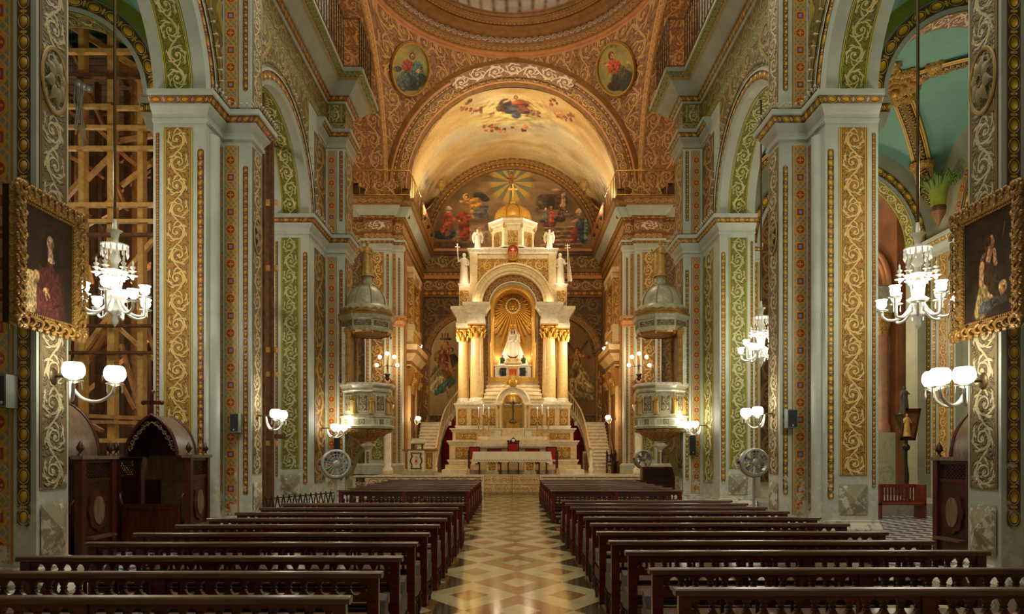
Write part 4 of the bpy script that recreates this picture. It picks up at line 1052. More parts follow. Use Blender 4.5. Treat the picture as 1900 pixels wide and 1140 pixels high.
# gradine steps between columns
b = MB()
for i in range(5): abox(b, 898+i*1.7, 1006-i*1.7, 742-i*8.2, 750.5-i*8.2, 40.35+.28*i, 43, CREAM); abox(b, 897.4+i*1.7, 1006.6-i*1.7, 741.4-i*8.2, 743.4-i*8.2, 40.30+.28*i, 43, WHITEM)
b.build('gradine_steps', ALT)
# core wall
b = MB()
sym(b, 855, 915, 527, 752, 42.1, 43.0, CREAM); abox(b, 855, 1049, 500, 530, 42.1, 43.0, CREAM); abox(b, 855, 1049, 700, 752, 42.1, 43.0, CREAM); abox(b, 855, 1049, 500, 752, 43.0, 43.2, CREAM); abox(b, 872, 1032, 470, 530, 42.0, 43.0, CREAM); abox(b, 872, 1032, 470, 479, 41.65, 42.1, CREAM)
amould(b, 872, 1032, 461, 471, 41.6, 43, .16, WHITEM); abox(b, 893, 1011, 455, 462, 41.9, 43, WHITEM)
sym(b, 872, 886, 470, 566, 41.5, 42, CREAM); sym(b, 852, 872, 533, 575, 41.5, 42.5, CREAM); 
for x0, x1 in ((852, 872), (1032, 1052)): amould(b, x0, x1, 527, 533, 41.5, 42.5, .07, WHITEM)
b.build('altar_wall', ALT)
b = MB()
for q in (-1, 1):   # gold fields beside the arch and on the pedestals
    pts = []
    for i in range(13):
        t = pi*(.16+.30*i/12); pts.append((q*(76/KA+.05)*cos(t), az(566)+(76/KA+.05)*sin(t)))
    outl = pts+[(q*1/KA, az(478)), (q*66/KA, az(478))]
    b.prism(outl, GILTD, 'y', 41.66, 42.0)
    b.box(q*82/KA, q*98/KA, 41.45, 41.5, az(566), az(540), GILTD)
b.build('gilded_spandrel', ALT)
# arches over the niche
b = MB()
def arc(b, r0, r1, y0, y1, m, cz=566, vt=14, th0=0, th1=pi):
    b.grid(lambda u, v: (-(r0+(r1-r0)*u)/KA*cos(th0+(th1-th0)*v), y0+(y1-y0)*u, az(cz)+(r0+(r1-r0)*u)/KA*sin(th0+(th1-th0)*v)), 1, 36, m, lambda u, v: (u, v*vt))
for r0, r1, y0, y1 in ((76, 76, 42, 41.2), (76, 72, 41.2, 41.14), (72, 68, 41.2, 41.24), (68, 62, 41.26, 41.3), (62, 57, 41.34, 41.38), (57, 57, 41.38, 41.7)): arc(b, r0, r1, y0, y1, CREAM)
b.build('marble_arch', ALT)
b = MB(); arc(b, 57, 45, 41.7, 41.72, BAND, vt=16); arc(b, 45, 43, 41.65, 41.6, WHITEM); arc(b, 44, 34, 41.78, 41.8, CREAM)
for q in (-1, 1): b.box(q*57/KA, q*43/KA, 41.7, 42.1, az(708), az(566), CREAM); b.face([(q*55/KA, 41.69, az(745)), (q*47/KA, 41.69, az(745)), (q*47/KA, 41.69, az(566)), (q*55/KA, 41.69, az(566))], BAND, [(0, 0), (1, 0), (1, 22), (0, 22)])
b.build('carved_border', ALT)
NI = thing('niche', (0, 41.6, az(708)), '', ''); del NI['label'], NI['category']; NI.location = (0, .1, az(708)-.8); NI.parent = ALT
b = MB()   # gold niche frame and shell
for r0, r1, y0, y1 in ((43, 41, 41.55, 41.45), (41, 38, 41.45, 41.5), (38, 35.5, 41.5, 41.6), (35.5, 35.5, 41.6, 42.2)):
    arc(b, r0, r1, y0, y1, GILT, 572)
    for q in (-1, 1):
        b.quad((q*r0/KA, y0, az(708)), (q*r1/KA, y1, az(708)), (q*r1/KA, y1, az(572)), (q*r0/KA, y0, az(572)), GILT)
b.box(-46/KA, 46/KA, 41.3, 42.2, az(709), az(701), GILT); b.build('niche_frame', NI)
b = MB(); n = 20
b.grid(lambda u, v: (-35.5/KA*cos(pi*u), 42.95-.0*v, az(572)+35.5/KA*sin(pi*u)*v), 20, 6, GILT, lambda u, v: (u*2, v*2))
b.quad((-35.5/KA, 42.95, az(703)), (35.5/KA, 42.95, az(703)), (35.5/KA, 42.95, az(572)), (-35.5/KA, 42.95, az(572)), GILT, 2, 4)
for q in (-1, 1): b.quad((q*35.5/KA, 42.2, az(703)), (q*35.5/KA, 42.95, az(703)), (q*35.5/KA, 42.95, az(572)), (q*35.5/KA, 42.2, az(572)), GILT)
b.grid(lambda u, v: (-35.5/KA*cos(pi*v), 42.2+.75*u, az(572)+35.5/KA*sin(pi*v)), 1, 24, GILT); b.build('niche_shell', NI)
b = MB(); c = (0, az(560)); GR = plain('ray_gilding', C(240, 186, 84), .35, .15, .2)   # sunburst
for i in range(44):
    a = 2*pi*i/44; up = sin(a); L = (28 if i % 2 else 24)/KA
    if up < -.25: L = (74 if i % 2 else 60)/KA*min(1, .55+abs(up)*.5)
    ex = L*cos(a); 
    if abs(ex) > 33/KA: L *= 33/KA/abs(ex)
    p = lambda r, w, y: (r*cos(a)-w*sin(a), y, c[1]+r*sin(a)+w*cos(a))
    w1 = .035+.05*L/2
    b.face([p(.3, -.03, 42.75), p(L, -w1, 42.8), p(L+.08, 0, 42.78), p(L, w1, 42.8), p(.3, .03, 42.75), p(.3, 0, 42.68)], GR)
    b.face([p(.3, 0, 42.66), p(L, 0, 42.70), p(L, w1, 42.8), p(.3, .03, 42.75)], GR)
    b.face([p(.3, 0, 42.66), p(L, 0, 42.70), p(L, -w1, 42.8), p(.3, -.03, 42.75)], GR)
for i in range(20): a = 2*pi*i/20; b.ball((.42*cos(a), 42.62, c[1]+.44*sin(a)), .085, CREAM, 8, 5)
b.ball((0, 42.65, c[1]), .34, GILT, 14, 8, sy=.3); b.ball((0, 42.5, c[1]-.05), .10, GILT, 8, 6); b.ball((-.13, 42.5, c[1]+.1), .06, GILT, 8, 6); b.ball((.13, 42.5, c[1]+.1), .06, GILT, 8, 6); b.ball((0, 42.5, c[1]-.22), .06, CREAM, 8, 6)
b.build('sunburst', NI)
for q in (-1, 1): lamp('niche_light', 'POINT', (q*.98, 41.95, az(655)), 26, WARMW, .08); lamp('niche_light', 'POINT', (q*.95, 41.9, az(590)), 16, WARMW, .08)
lamp('tabernacle_light', 'POINT', (0, 40.05, az(742)), 9, WARMW, .05)
for q in (-1, 1): lamp('attic_uplight', 'POINT', (q*2.9, 41.0, az(524)), 14, WARMW, .06); lamp('attic_uplight', 'POINT', (q*2.15, 41.2, az(458)), 8, WARMW, .06); lamp('arch_uplight', 'POINT', (q*2.2, 40.9, az(562)), 10, WARMW, .06)
# columns with gilded capitals
for px, r, top, base, yc in ((861, 10.5, 612, 752, 41.35), (886, 12.5, 607, 752, 41.0), (1018, 12.5, 607, 752, 41.0), (1043, 10.5, 612, 752, 41.35)):
    x = ax(px); R_ = r/KA; z0, z1, zc = az(base), az(top), az(top+25); b = MB()
    b.box(x-R_*1.3, x+R_*1.3, yc-R_*1.3, yc+R_*1.3, z0, z0+.12, WHITEM)
    b.lathe([(R_*1.28, .12), (R_*1.28, .2), (R_*1.1, .25), (R_*1.18, .32), (R_*1.0, .38)], WHITEM, (x, yc, z0), 20)
    b.lathe([(R_, .38), (R_*1.0, 1.2), (R_*.88, zc-z0)], ONYX, (x, yc, z0), 20); col = b.build('column', ALT)
    b = MB(); h = z1-zc
    b.lathe([(R_*.88, 0), (R_*.98, .05), (R_*.85, .1), (R_*.95, h*.6), (R_*1.25, h*.85), (R_*1.2, h*.88)], GILT, (x, yc, zc), 20)
    for row, (n, zz0, rr, hh) in enumerate(((8, .08, .95, .36), (8, .34, 1.02, .36))):
        for i in range(n):
            a = 2*pi*(i+.5*row)/n; q = lambda d, z: (x+cos(a)*R_*d, yc+sin(a)*R_*d, zc+z*h)
            b.tube([q(rr, zz0), q(rr+.12, zz0+hh*.7), q(rr+.34, zz0+hh), q(rr+.42, zz0+hh*.8)], [.07, .085, .06, .03], GILT, 6)
    for i in range(4): a = pi/4+pi/2*i; b.ball((x+cos(a)*R_*1.35, yc+sin(a)*R_*1.35, zc+h*.82), .10, GILT, 8, 6)
    b.box(x-R_*1.3, x+R_*1.3, yc-R_*1.3, yc+R_*1.3, z1-.06, z1, GILT)
    cap_ = b.build('capital', col)
    b = MB(); w = R_*1.15   # entablature block with flaring cornice
    zt = az(top-38); b.box(x-w+.03, x+w-.03, yc-w+.03, 42.2, z1, zt-.35, CREAM)
    b.sweep([(x-w, 42.2), (x-w, yc-w), (x+w, yc-w), (x+w, 42.2)], [(0, z1), (.05, z1+.1), (.05, z1+.3), (0, z1+.36), (0, zt-.6), (.1, zt-.55), (.12, zt-.45), (.3, zt-.2), (.34, zt-.17), (.34, zt), (0, zt)], [WHITEM]*10, side=1)
    b.quad((x-w-.34, yc-w-.34, zt), (x+w+.34, yc-w-.34, zt), (x+w+.34, 42.2, zt), (x-w-.34, 42.2, zt), WHITEM)
    b.build('entablature_block', ALT)
# drum, gold dome and cross
b = MB(); yc = 42.9
b.ngonlathe([(1.5, az(458)), (1.42, az(454)), (1.40, az(418)), (1.5, az(416)), (1.5, az(414)), (1.62, az(409)), (1.66, az(406)), (1.5, az(404))], [WHITEM, CREAM, WHITEM, WHITEM, CREAM, WHITEM, WHITEM], (0, yc, 0), 8, pi/8)
for i in range(8):
    a = -pi/2+pi/4*i; t = (-sin(a), cos(a)); d = 1.42*cos(pi/8)+.01; w = .3
    q = lambda u, z, o=0: (cos(a)*(d+o)+t[0]*u, yc+sin(a)*(d+o)+t[1]*u, z)
    b.quad(q(-w, az(454), .03), q(w, az(454), .03), q(w, az(427), .03), q(-w, az(427), .03), GILTD)
    a2 = a+pi/8; b.box(1.43*cos(a2)-.07, 1.43*cos(a2)+.07, yc+1.43*sin(a2)-.07, yc+1.43*sin(a2)+.07, az(421), az(414), GILT)
b.build('drum', ALT)
b = MB(); r = 37/KA; b.lathe([(r*1.06, 0), (r*1.06, .1)]+[(r*cos(t), .1+1.15*sin(t)) for t in [i*pi/2/10 for i in range(10)]]+[(.09, 1.26)], GILT, (0, yc, az(404)), 24)
for i in range(8):
    a = 2*pi*i/8+pi/8; b.tube([(r*1.01*cos(t)*cos(a), yc+r*1.01*cos(t)*sin(a), az(404)+.1+1.16*sin(t)) for t in [k*pi/2/8 for k in range(9)]], .045, BRASS, 6)
dm = b.build('dome', ALT); zc = az(363)
b = MB(); b.ball((0, yc, zc+.08), .17, GILT, 12, 8); b.lathe([(.06, .2), (.1, .3), (.05, .45), (.05, .5)], GILT, (0, yc, zc), 10)
b.box(-.05, .05, yc-.04, yc+.04, zc+.45, zc+1.25, GILT); b.box(-.3, .3, yc-.045, yc+.045, zc+.85, zc+.97, GILT); b.build('cross', dm)
# crowned shield
ey = 41.35; cz = az(469)
P = Paint(-1, 1, -1, 1, 60, 80, (200, 150, 60))
P.blend((P.Y < -.02)*1.0, (170, 34, 26)); P.cap((0, -.55), (0, -.1), .09, .09, (240, 226, 196), wob=0); P.cap((-.28, -.34), (.28, -.34), .09, .09, (240, 226, 196), wob=0)
for i in range(-3, 4): P.cap((i*.3, .06), (i*.3, .98), .075, .075, (150, 52, 26) if True else 0, wob=0)
e = P.build('crest', lambda x, y: (x*.30, ey, cz-y*.43), ALT, mask=lambda x, y: x*x+y*y < 1); e['label'] = 'oval red and gold crest with a white cross'
b = MB()
for r0, r1, o in ((1.0, 1.12, .06), (1.12, 1.26, .02)): b.grid(lambda u, v: (.30*(r0+(r1-r0)*v)*cos(2*pi*u), ey-.06 if v < .5 else ey-o+.03, cz+.43*(r0+(r1-r0)*v)*sin(2*pi*u)), 28, 1, GILT, wu=True)
zk = cz+.58
for i in range(5): x = -.26+.13*i; b.ball((x, ey-.02, zk+.26-.12*abs(i-2)*.5), .05, GILT, 7, 5); b.tube([(x*.8, ey, zk), (x*1.25, ey-.03, zk+.12), (x, ey-.02, zk+.24-.06*abs(i-2))], .028, GILT, 6)
b.box(-.24, .24, ey-.05, ey+.05, zk-.03, zk+.04, GILT); b.box(-.02, .02, ey-.02, ey+.02, zk+.28, zk+.5, GILT); b.box(-.07, .07, ey-.02, ey+.02, zk+.38, zk+.42, GILT)
b.build('crown', e)
# tabernacle
TB = thing('tabernacle', (0, -.9, az(798)-.8), 'x', 'x'); del TB['label'], TB['category']; TB.parent = ALT
b = MB(); tz = az(752); tcx = 0
for r0, r1, y0, y1, m in ((31, 31, 40.4, 40.0, CREAM), (31, 28, 40.0, 39.95, CREAM), (28, 22, 40.0, 40.02, WHITEM), (22, 18, 39.98, 40.05, CREAM), (18, 16.5, 40.05, 40.1, GILT), (16.5, 16.5, 40.1, 40.38, GILT)):
    b.grid(lambda u, v: (-(r0+(r1-r0)*u)/KA*cos(pi*v), y0+(y1-y0)*u, tz+(r0+(r1-r0)*u)/KA*sin(pi*v)), 1, 28, m)
for q in (-1, 1):
    b.box(q*16.5/KA, q*31/KA, 40.1, 40.4, az(798), tz, CREAM); b.box(q*16.5/KA, q*18/KA, 40.04, 40.4, az(797), tz, GILT)
    b.box(q*21/KA, q*33/KA, 39.9, 40.3, az(812), az(797), WHITEM)
    b.box(q*20/KA, q*33/KA, 39.88, 40.2, az(756), az(751), WHITEM)
    for c_ in (22.5, 29): b.lathe([(.10, 0), (.10, .08), (.075, .12), (.07, 1.2), (.09, 1.28), (.11, 1.38)], ONYX, (q*c_/KA, 39.95, az(797)), 10)
b.box(-16.5/KA, 16.5/KA, 40.25, 40.29, az(798), az(736), GILT); b.box(-20/KA, 20/KA, 39.75, 40.3, az(812), az(798), CREAM)
b.build('tabernacle_arch', TB)
b = MB(); b.box(-12/KA, 12/KA, 40.0, 40.36, az(798), az(787), GILT); b.build('tabernacle_chest', TB)
b = MB(); cz2 = az(716)
for i in range(28):
    a = pi*(-.12+1.24*i/27); L = .62 if i % 2 else .5; p = lambda r, w: (r*cos(a)-w*sin(a), 39.85, cz2+r*sin(a)+w*cos(a)); b.face([p(.2, -.025), p(L, -.01), p(L, .01), p(.2, .025)], GILT); b.tube([p(.2, 0), p(L, 0)], [.03, .008], GILT, 5)
b.ball((0, 39.85, cz2), .27, GILT, 12, 8, sy=.35); b.build('tabernacle_sunburst', TB)
# crucifix standing in the tabernacle
def crucifix(loc, h, label):
    t = thing('crucifix', loc, label, 'crucifix'); x, y, z = loc
    b = MB(); b.box(x-.03, x+.03, y-.02, y+.02, z, z+h, PEWD); b.box(x-h*.26, x+h*.26, y-.02, y+.02, z+h*.72, z+h*.77, PEWD); b.build('cross_beams', t)
    b = MB(); b.lathe([(.22, 0), (.22, .05), (.14, .16), (.06, .22)], BRONZE, (x, y, z), 12); b.build('foot', t)
    b = MB(); b.tube([(x, y-.06, z+h*.22), (x+.02, y-.07, z+h*.45), (x, y-.07, z+h*.55), (x, y-.06, z+h*.72)], [.03, .045, .06, .06], BRONZE, 8); b.ball((x+.02, y-.08, z+h*.79), .055, BRONZE, 8, 6, sz=1.3)
    for q in (-1, 1): b.tube([(x, y-.06, z+h*.70), (x+q*h*.13, y-.06, z+h*.73), (x+q*h*.24, y-.05, z+h*.76)], [.035, .028, .02], BRONZE, 6)
    b.build('corpus', t)
crucifix((0, 40.05, az(787)), 1.55, 'dark crucifix standing in the lit golden tabernacle niche')
# ================================================================== FIGURES (statues)
def robe_profile(H, wide=1.0, mantle=0):
    p = [(0, .17, .15), (.06, .165, .145), (.2, .145, .125), (.38, .13, .11), (.5, .125, .105), (.6, .112, .092), (.68, .122, .092), (.76, .135, .09), (.80, .125, .082), (.83, .075, .06), (.855, .042, .042), (.875, .048, .05), (.90, .056, .062), (.935, .06, .068), (.965, .052, .058), (.985, .03, .034), (1.0, .004, .004)]
    return [(z*H, rx*H*wide*(1+mantle*max(0, .8-z)), ry*H*wide*(1+mantle*.6*max(0, .8-z))) for z, rx, ry in p]
def figure(b, base, H, m, rz=0, arms=(), wide=1.0, mantle=0, fold=.07, lean=0, cut=None):
    """robed standing figure as one lofted body: robe, shoulders, neck and head; arms are chains of joints"""
    pr = robe_profile(H, wide, mantle)
    if cut: pr = [q for q in pr if q[0] >= cut*H]; pr = [(z-cut*H, a, c) for z, a, c in pr]
    k = len(pr)-1; c, s = cos(rz), sin(rz)
    def W(x, y, z): return (base[0]+x*c-y*s, base[1]+x*s+y*c, base[2]+z)
    def fn(u, v):
        z, rx, ry = pr[int(round(v*k))]; t = 2*pi*u; zz = z/H
        f = 1+fold*sin(9*t+2.2*zz*3)*max(0, min(1, (.72-zz)*3)); yo = lean*H*zz*zz
        face = -.012*H*max(0, 1-abs(zz-.915)*40)*max(0, -sin(t))**6   # nose ridge
        return W(rx*f*cos(t), ry*f*sin(t)+yo+face, z)
    b.grid(fn, 28, k, m, lambda u, v: (u*3, v*6), wu=True)
    for ch in arms:
        pts = [W(x*H, y*H, (z-(cut or 0))*H) for x, y, z in ch]; n = len(pts)
        b.tube(pts, [H*(.05-.028*i/(n-1)) for i in range(n)], m, 8); b.ball(pts[-1], H*.026, m, 8, 6)
    return W
def wing(b, W, H, q, m, y=.09, tip=(.34, .12), top=.80, low=.32):
    """feathered wing with thickness; q = side"""
    outl = [(.03, .74), (.08, top+.06), (.17, top+.10), (.25, top+.02), (.30, .62), (.28, .5), (.24, low+.04), (.19, low), (.15, .42), (.10, .52), (.05, .6)]
    f = lambda d: [W(q*x*H, (y+d+.12*x)*H, z*H) for x, z in outl]
    A, B = f(0), f(.03); b.face(A, m); b.face(B[::-1], m)
    for i in range(len(A)): j = (i+1) % len(A); b.face((A[i], A[j], B[j], B[i]), m)
    for k in range(5): b.tube([W(q*(.08+.03*k)*H, (y-.005+.12*.1)*H, (.78-.02*k)*H), W(q*(.12+.035*k)*H, (y-.005+.02)*H, (.46-.0*k+.03*abs(k-2))*H)], .008*H, m, 4)
def statue(name, loc, H, label, m, arms, wings=False, rz=0, extra=None, cat='statue', wide=1.0, mantle=0, pedestal=True):
    t = thing(name, loc, label, cat); b = MB()
    if pedestal: b.lathe([(.20*H, 0), (.20*H, .04), (.17*H, .06)], m, loc, 14)
    W = figure(b, (loc[0], loc[1], loc[2]+(.05 if pedestal else 0)), H, m, rz, arms, wide, mantle); b.build('figure', t)
    if wings:
        for q in (-1, 1): b = MB(); wing(b, W, H, q, m); b.build('wing', t)
    if extra: extra(t, W, H)
    return t
YS = 41.75
def staff_cross(t, W, H):
    b = MB(); b.tube([W(-.20*H, -.03*H, .80*H), W(-.22*H, -.03*H, 1.28*H)], .022*H, STAT, 6); b.tube([W(-.29*H, -.03*H, 1.17*H), W(-.14*H, -.03*H, 1.17*H)], .022*H, STAT, 6); b.build('raised_cross', t)
def banner(t, W, H):
    b = MB(); b.tube([W(.26*H, -.02*H, .05*H), W(.24*H, -.02*H, 1.26*H)], .016*H, STAT, 6)
    for z, w in ((1.22, .07), (1.15, .09)): b.tube([W((.24-w)*H, -.02*H, z*H), W((.24+w)*H, -.02*H, z*H)], .014*H, STAT, 6)
    b.build('double_cross_staff', t)
    b = MB(); b.grid(lambda u, v: W((.245+(.02+.13*v)*(u-.2)+.03*v)*H, (.02+.03*sin(u*9+v*2))*H, (1.1-1.02*v)*H), 8, 12, STAT); b.grid(lambda u, v: W((.245+(.02+.13*v)*(u-.2)+.03*v)*H, (.035+.03*sin(u*9+v*2))*H, (1.1-1.02*v)*H), 8, 12, STAT); b.build('banner', t)
H = 1.9
statue('saint_statue', (ax(861), YS, az(527)), H, 'white saint statue raising a cross on the outer altar pedestal', STAT, [[(-.11, 0, .76), (-.19, -.04, .70), (-.20, -.03, .84)], [(.11, 0, .76), (.15, -.08, .60), (.03, -.13, .58)]], extra=staff_cross, rz=.15)
statue('saint_statue', (ax(1040), YS, az(527)), H, 'white bearded saint statue holding a banner staff with a double-barred cross', STAT, [[(.11, 0, .76), (.17, -.05, .62), (.24, -.03, .66)], [(-.11, 0, .76), (-.15, -.05, .58), (-.05, -.12, .52)]], extra=banner, rz=-.15)
statue('angel_statue', (ax(886), 41.8, az(461)), 1.2, 'small white winged angel statue on the left end of the altar attic', STAT, [[(-.1, 0, .76), (-.13, -.1, .68), (-.02, -.13, .74)], [(.1, 0, .76), (.13, -.1, .66), (.03, -.13, .70)]], True)
statue('angel_statue', (ax(1020), 41.8, az(461)), 1.2, 'small white winged angel statue on the right end of the altar attic', STAT, [[(-.1, 0, .76), (-.13, -.1, .68), (-.02, -.13, .74)], [(.1, 0, .76), (.15, -.08, .70), (.2, -.1, .84)]], True)
# Madonna with wide white mantle in the niche -----------------------------------
VX, VY, VZ = ax(952), 42.15, az(668)
MD = thing('madonna_statue', (0, VY, az(700)), 'white robed Madonna statue with wide mantle in the golden niche', 'statue')
b = MB()
pr = [(az(690), 1.08, .30), (az(680), 1.02, .30), (az(665), .80, .28), (az(650), .60, .25), (az(635), .42, .22), (az(622), .30, .19), (az(615), .26, .17), (az(611), .20, .15), (az(607), .15, .13), (az(604), .07, .07)]
k = len(pr)-1
b.grid(lambda u, v: (pr[int(round(v*k))][1]*(1+.035*sin(14*2*pi*u))*cos(2*pi*u), VY+.2+pr[int(round(v*k))][2]*(1+.05*sin(14*2*pi*u))*sin(2*pi*u), pr[int(round(v*k))][0]), 72, k, WHITEC, wu=True)
b.build('mantle', MD)
b = MB(); figure(b, (0, VY+.02, az(668)), 1.95, WHITEC, 0, [[(-.1, 0, .76), (-.14, -.1, .62), (.0, -.16, .66)], [(.1, 0, .76), (.15, -.1, .66), (.1, -.16, .62)]], 1.1); b.build('gown', MD)
b = MB(); b.ball((0, VY-.10, az(611.5)), .10, SKIN, 10, 8, sz=1.2); b.ball((0, VY-.20, az(612)), .02, SKIN, 6, 4); b.build('face', MD)
b = MB()
for q in (-1, 1): b.tube([(q*.06, VY-.13, az(608.5)), (q*.115, VY-.12, az(612)), (q*.10, VY-.1, az(617))], .03, HAIR, 6)
b.build('hair', MD)
b = MB(); b.lathe([(.11, 0), (.12, .06), (.17, .2), (.12, .27), (.03, .33)], GILT, (0, VY, az(606.5)), 12, rip=.1, nrip=6); b.tube([(0, VY, az(597)), (0, VY, az(592))], .02, GILT, 5); b.build('crown', MD)
b = MB(); figure(b, (.33, VY-.15, az(633)), .62, WHITEC, 0, [[(-.1, 0, .72), (-.2, -.1, .66)], [(.1, 0, .72), (.18, -.1, .62)]], 1.3); b.ball((.33, VY-.21, az(616)+.03), .06, SKIN, 8, 6); b.build('child', MD)
b = MB(); b.grid(lambda u, v: ((.36*cos(pi*(1.02+.96*u)))*(1+.0*v), VY-.28+.05*cos(2*pi*v), az(653)+.36*sin(pi*(1.02+.96*u))*.9+(.055*sin(pi*u)+.008)*sin(2*pi*v)), 20, 8, BRONZE, wv=True); b.build('crescent_moon', MD)
b = MB(); b.lathe([(.40, 0), (.36, .08), (.34, .16), (.42, .24), (.42, .3)], ONYX, (0, VY-.1, az(673)), 16, sy=.6); b.box(-.5, .5, VY-.35, VY+.2, az(673)-.02, az(673)+.04, ONYX); b.build('pedestal', MD)
for q in (-1, 1):
    t = thing('kneeling_figure', (q*20/KA, VY-.35, az(676)), 'small green clad kneeling figure at the Madonna\'s %s side in the niche' % ('left' if q < 0 else 'right'), 'statue')
    b = MB(); figure(b, t.location, 1.05, GREENC, -q*.3, [[(-.1, 0, .76), (-.1, -.12, .64), (0, -.16, .70)], [(.1, 0, .76), (.1, -.12, .64), (0, -.16, .70)]], 1.0, cut=.42); b.build('body', t)
    b = MB(); b.ball((q*20/KA, VY-.38, az(676)+.50), .075, SKIN, 10, 7, sz=1.25); b.build('head', t)
    b = MB(); b.ball((q*20/KA, VY-.35, az(676)+.53), .08, HAIR, 10, 7, sz=1.1); b.build('hair', t)
T_ = thing('reliquary_shrine', (0, 41.9, az(700)), 'silver and red shrine with dark scroll panels under the Madonna', 'shrine')
b = MB(); b.box(-1.1, 1.1, 41.75, 42.5, az(701), az(677), WHITEM); b.sweep([(-1.1, 42.3), (-1.1, 41.75), (1.1, 41.75), (1.1, 42.3)], [(0, az(680)), (.05, az(679)), (.05, az(676.5)), (0, az(676))], WHITEM, side=1); b.build('body', T_)
b = MB(); b.box(-.26, .26, 41.70, 41.75, az(698), az(684), REDC); b.box(-.3, .3, 41.71, 41.75, az(684), az(680), GILT)
for i in range(-2, 3): b.box(i*.1-.012, i*.1+.012, 41.68, 41.72, az(698), az(684), GILT)
b.build('red_door', T_)
for q in (-1, 1):
    b = MB()
    for i in range(9): b.tube([(q*(.42+.04*i), 41.72, az(697)), (q*(.44+.04*i)+.05*sin(i*3), 41.70, az(690)), (q*(.42+.04*i), 41.72, az(682))], .03, IRON, 5)
    b.build('scroll_panel', T_)
# ================================================================== altar table, chairs, candles, lectern, stairs
YT = 37.0
xt = lambda px: xat(px, YT)
TBL = thing('altar_table', (xt(950), YT, .8), 'marble altar table on two gold-panelled pedestals in front of the high altar', 'table')
b = MB(); zt = zat(838.5, YT); b.box(xt(880), xt(1020), YT-.1, YT+.95, zt-.16, zt-.02, WHITEM); b.build('tabletop', TBL)
for px in (913, 983):
    b = MB(); b.box(xt(px-10), xt(px+10), YT+.05, YT+.75, .92, zt-.16, CREAM); b.box(xt(px-12), xt(px+12), YT, YT+.8, .8, .96, GREYM); b.box(xt(px-6.5), xt(px+6.5), YT+.035, YT+.05, 1.02, zt-.3, GILTD); b.build('pedestal', TBL)
def cloth():
    b = MB(); x0, x1 = xt(878), xt(1022); y0, y1 = YT-.14, YT+1.0; L = x1-x0; nn = 144
    z1 = zt
    b.quad((x0, y0, z1), (x1, y0, z1), (x1, y1, z1), (x0, y1, z1), WHITEC)
    def front(u, v):
        sc = .06*abs(sin(u*30*pi)); drop = .52+sc*(v > .9)+.18*max(0, 1-min(u, 1-u)*14); return (x0+L*u+(.10*v*(1 if u > .5 else -1) if min(u, 1-u) < .02 else 0), y0-.02*v-.025*v*sin(u*60), z1-drop*v)
    b.grid(front, nn, 6, WHITEC)
    for q, X in ((-1, x0), (1, x1)): b.grid(lambda u, v: (X+q*(.03+.04*sin(u*14))*v, y0+(y1-y0)*u, z1-(.62+.05*abs(sin(u*12*pi)))*v), 36, 5, WHITEC)
    o = b.build('altar_cloth')
    b = MB()
    for i in range(30):
        u = (i+.5)/30; x = x0+L*u; b.tube([(x-.04, y0-.05, z1-.44), (x, y0-.055, z1-.50), (x+.04, y0-.05, z1-.44)], .012, GREENC, 5)
    b.build('embroidered_border', o)
    tag(o, 'white cloth with a scalloped lace edge draped over the altar table', 'tablecloth')
cloth()
def chair(px, Y, top, w, label, throne=False):
    x = xat(px, Y); zt = zat(top, Y); z0 = 1.0 if not throne else 1.1
    t = thing('red_chair', (x, Y, .8), label, 'chair', None); W = w/2
    b = MB(); b.box(x-W, x+W, Y-.45, Y+.05, z0+.35, z0+.48, REDC); b.build('seat', t)
    b = MB(); b.box(x-W+.04, x+W-.04, Y+.02, Y+.1, z0+.6, zt-.03, REDC); b.build('backrest', t)
    b = MB()
    for q in (-1, 1): b.box(x+q*W-.035, x+q*W+.035, Y+.02, Y+.1, .8, zt, PEWD)
    b.box(x-W, x+W, Y+.02, Y+.1, zt-.05, zt+.02, PEWD)
    if throne:
        b.lathe([(.2, 0), (.22, .08), (.12, .2), (.03, .3)], PEWD, (x, Y+.06, zt), 10, sy=.3); b.ball((x, Y+.02, zt+.12), .1, WHITEC, 8, 6, sy=.4)
        for q in (-1, 1): b.ball((x+q*W, Y+.06, zt+.08), .07, PEWD, 8, 6)
    b.build('back_frame', t)
    for q in (-1, 1):
        b = MB(); b.box(x+q*W-.03, x+q*W+.03, Y-.45, Y-.39, .8, z0+.75, PEWT); b.build('leg', t)
        b = MB(); b.box(x+q*W-.035, x+q*W+.035, Y-.5, Y+.05, z0+.72, z0+.77, PEWD); b.build('armrest', t)
chair(952.5, 38.5, 822, .58, 'tall red-upholstered throne with carved crest behind the middle of the altar table', True)
chair(880.5, 38.45, 830, .56, 'red-backed armchair behind the left end of the altar table'); chair(1023, 38.45, 830, .56, 'red-backed armchair behind the right end of the altar table')
chair(917, 38.45, 833.5, .74, 'low red chair back between the throne and the left armchair'); chair(988, 38.45, 833.5, .74, 'low red chair back between the throne and the right armchair')
def candlestick(px, base, top, Y, label, grp):
    x, _, z0 = at(px, base, Y); z1 = zat(top, Y); t = thing('altar_candlestick', (x, Y, z0), label, 'candlestick', grp); h = z1-z0
    b = MB(); b.lathe([(.15, 0), (.15, .05), (.08, .1), (.05, .2), (.08, .28), (.03, .36), (.03, h*.42), (.07, h*.46), (.03, h*.5), (.025, h*.62), (.11, h*.68), (.11, h*.69)], GILT, (x, Y, z0), 10); b.build('stem', t)
    b = MB(); b.lathe([(.028, h*.69), (.028, h*.96), (0, h*.965)], WHITEC, (x, Y, z0), 8); b.build('candle', t)
    b = MB(); b.lathe([(.0, h*.965), (.025, h*.978), (.012, h*.99), (0, h)], BULBW, (x, Y, z0), 8); b.build('flame', t)
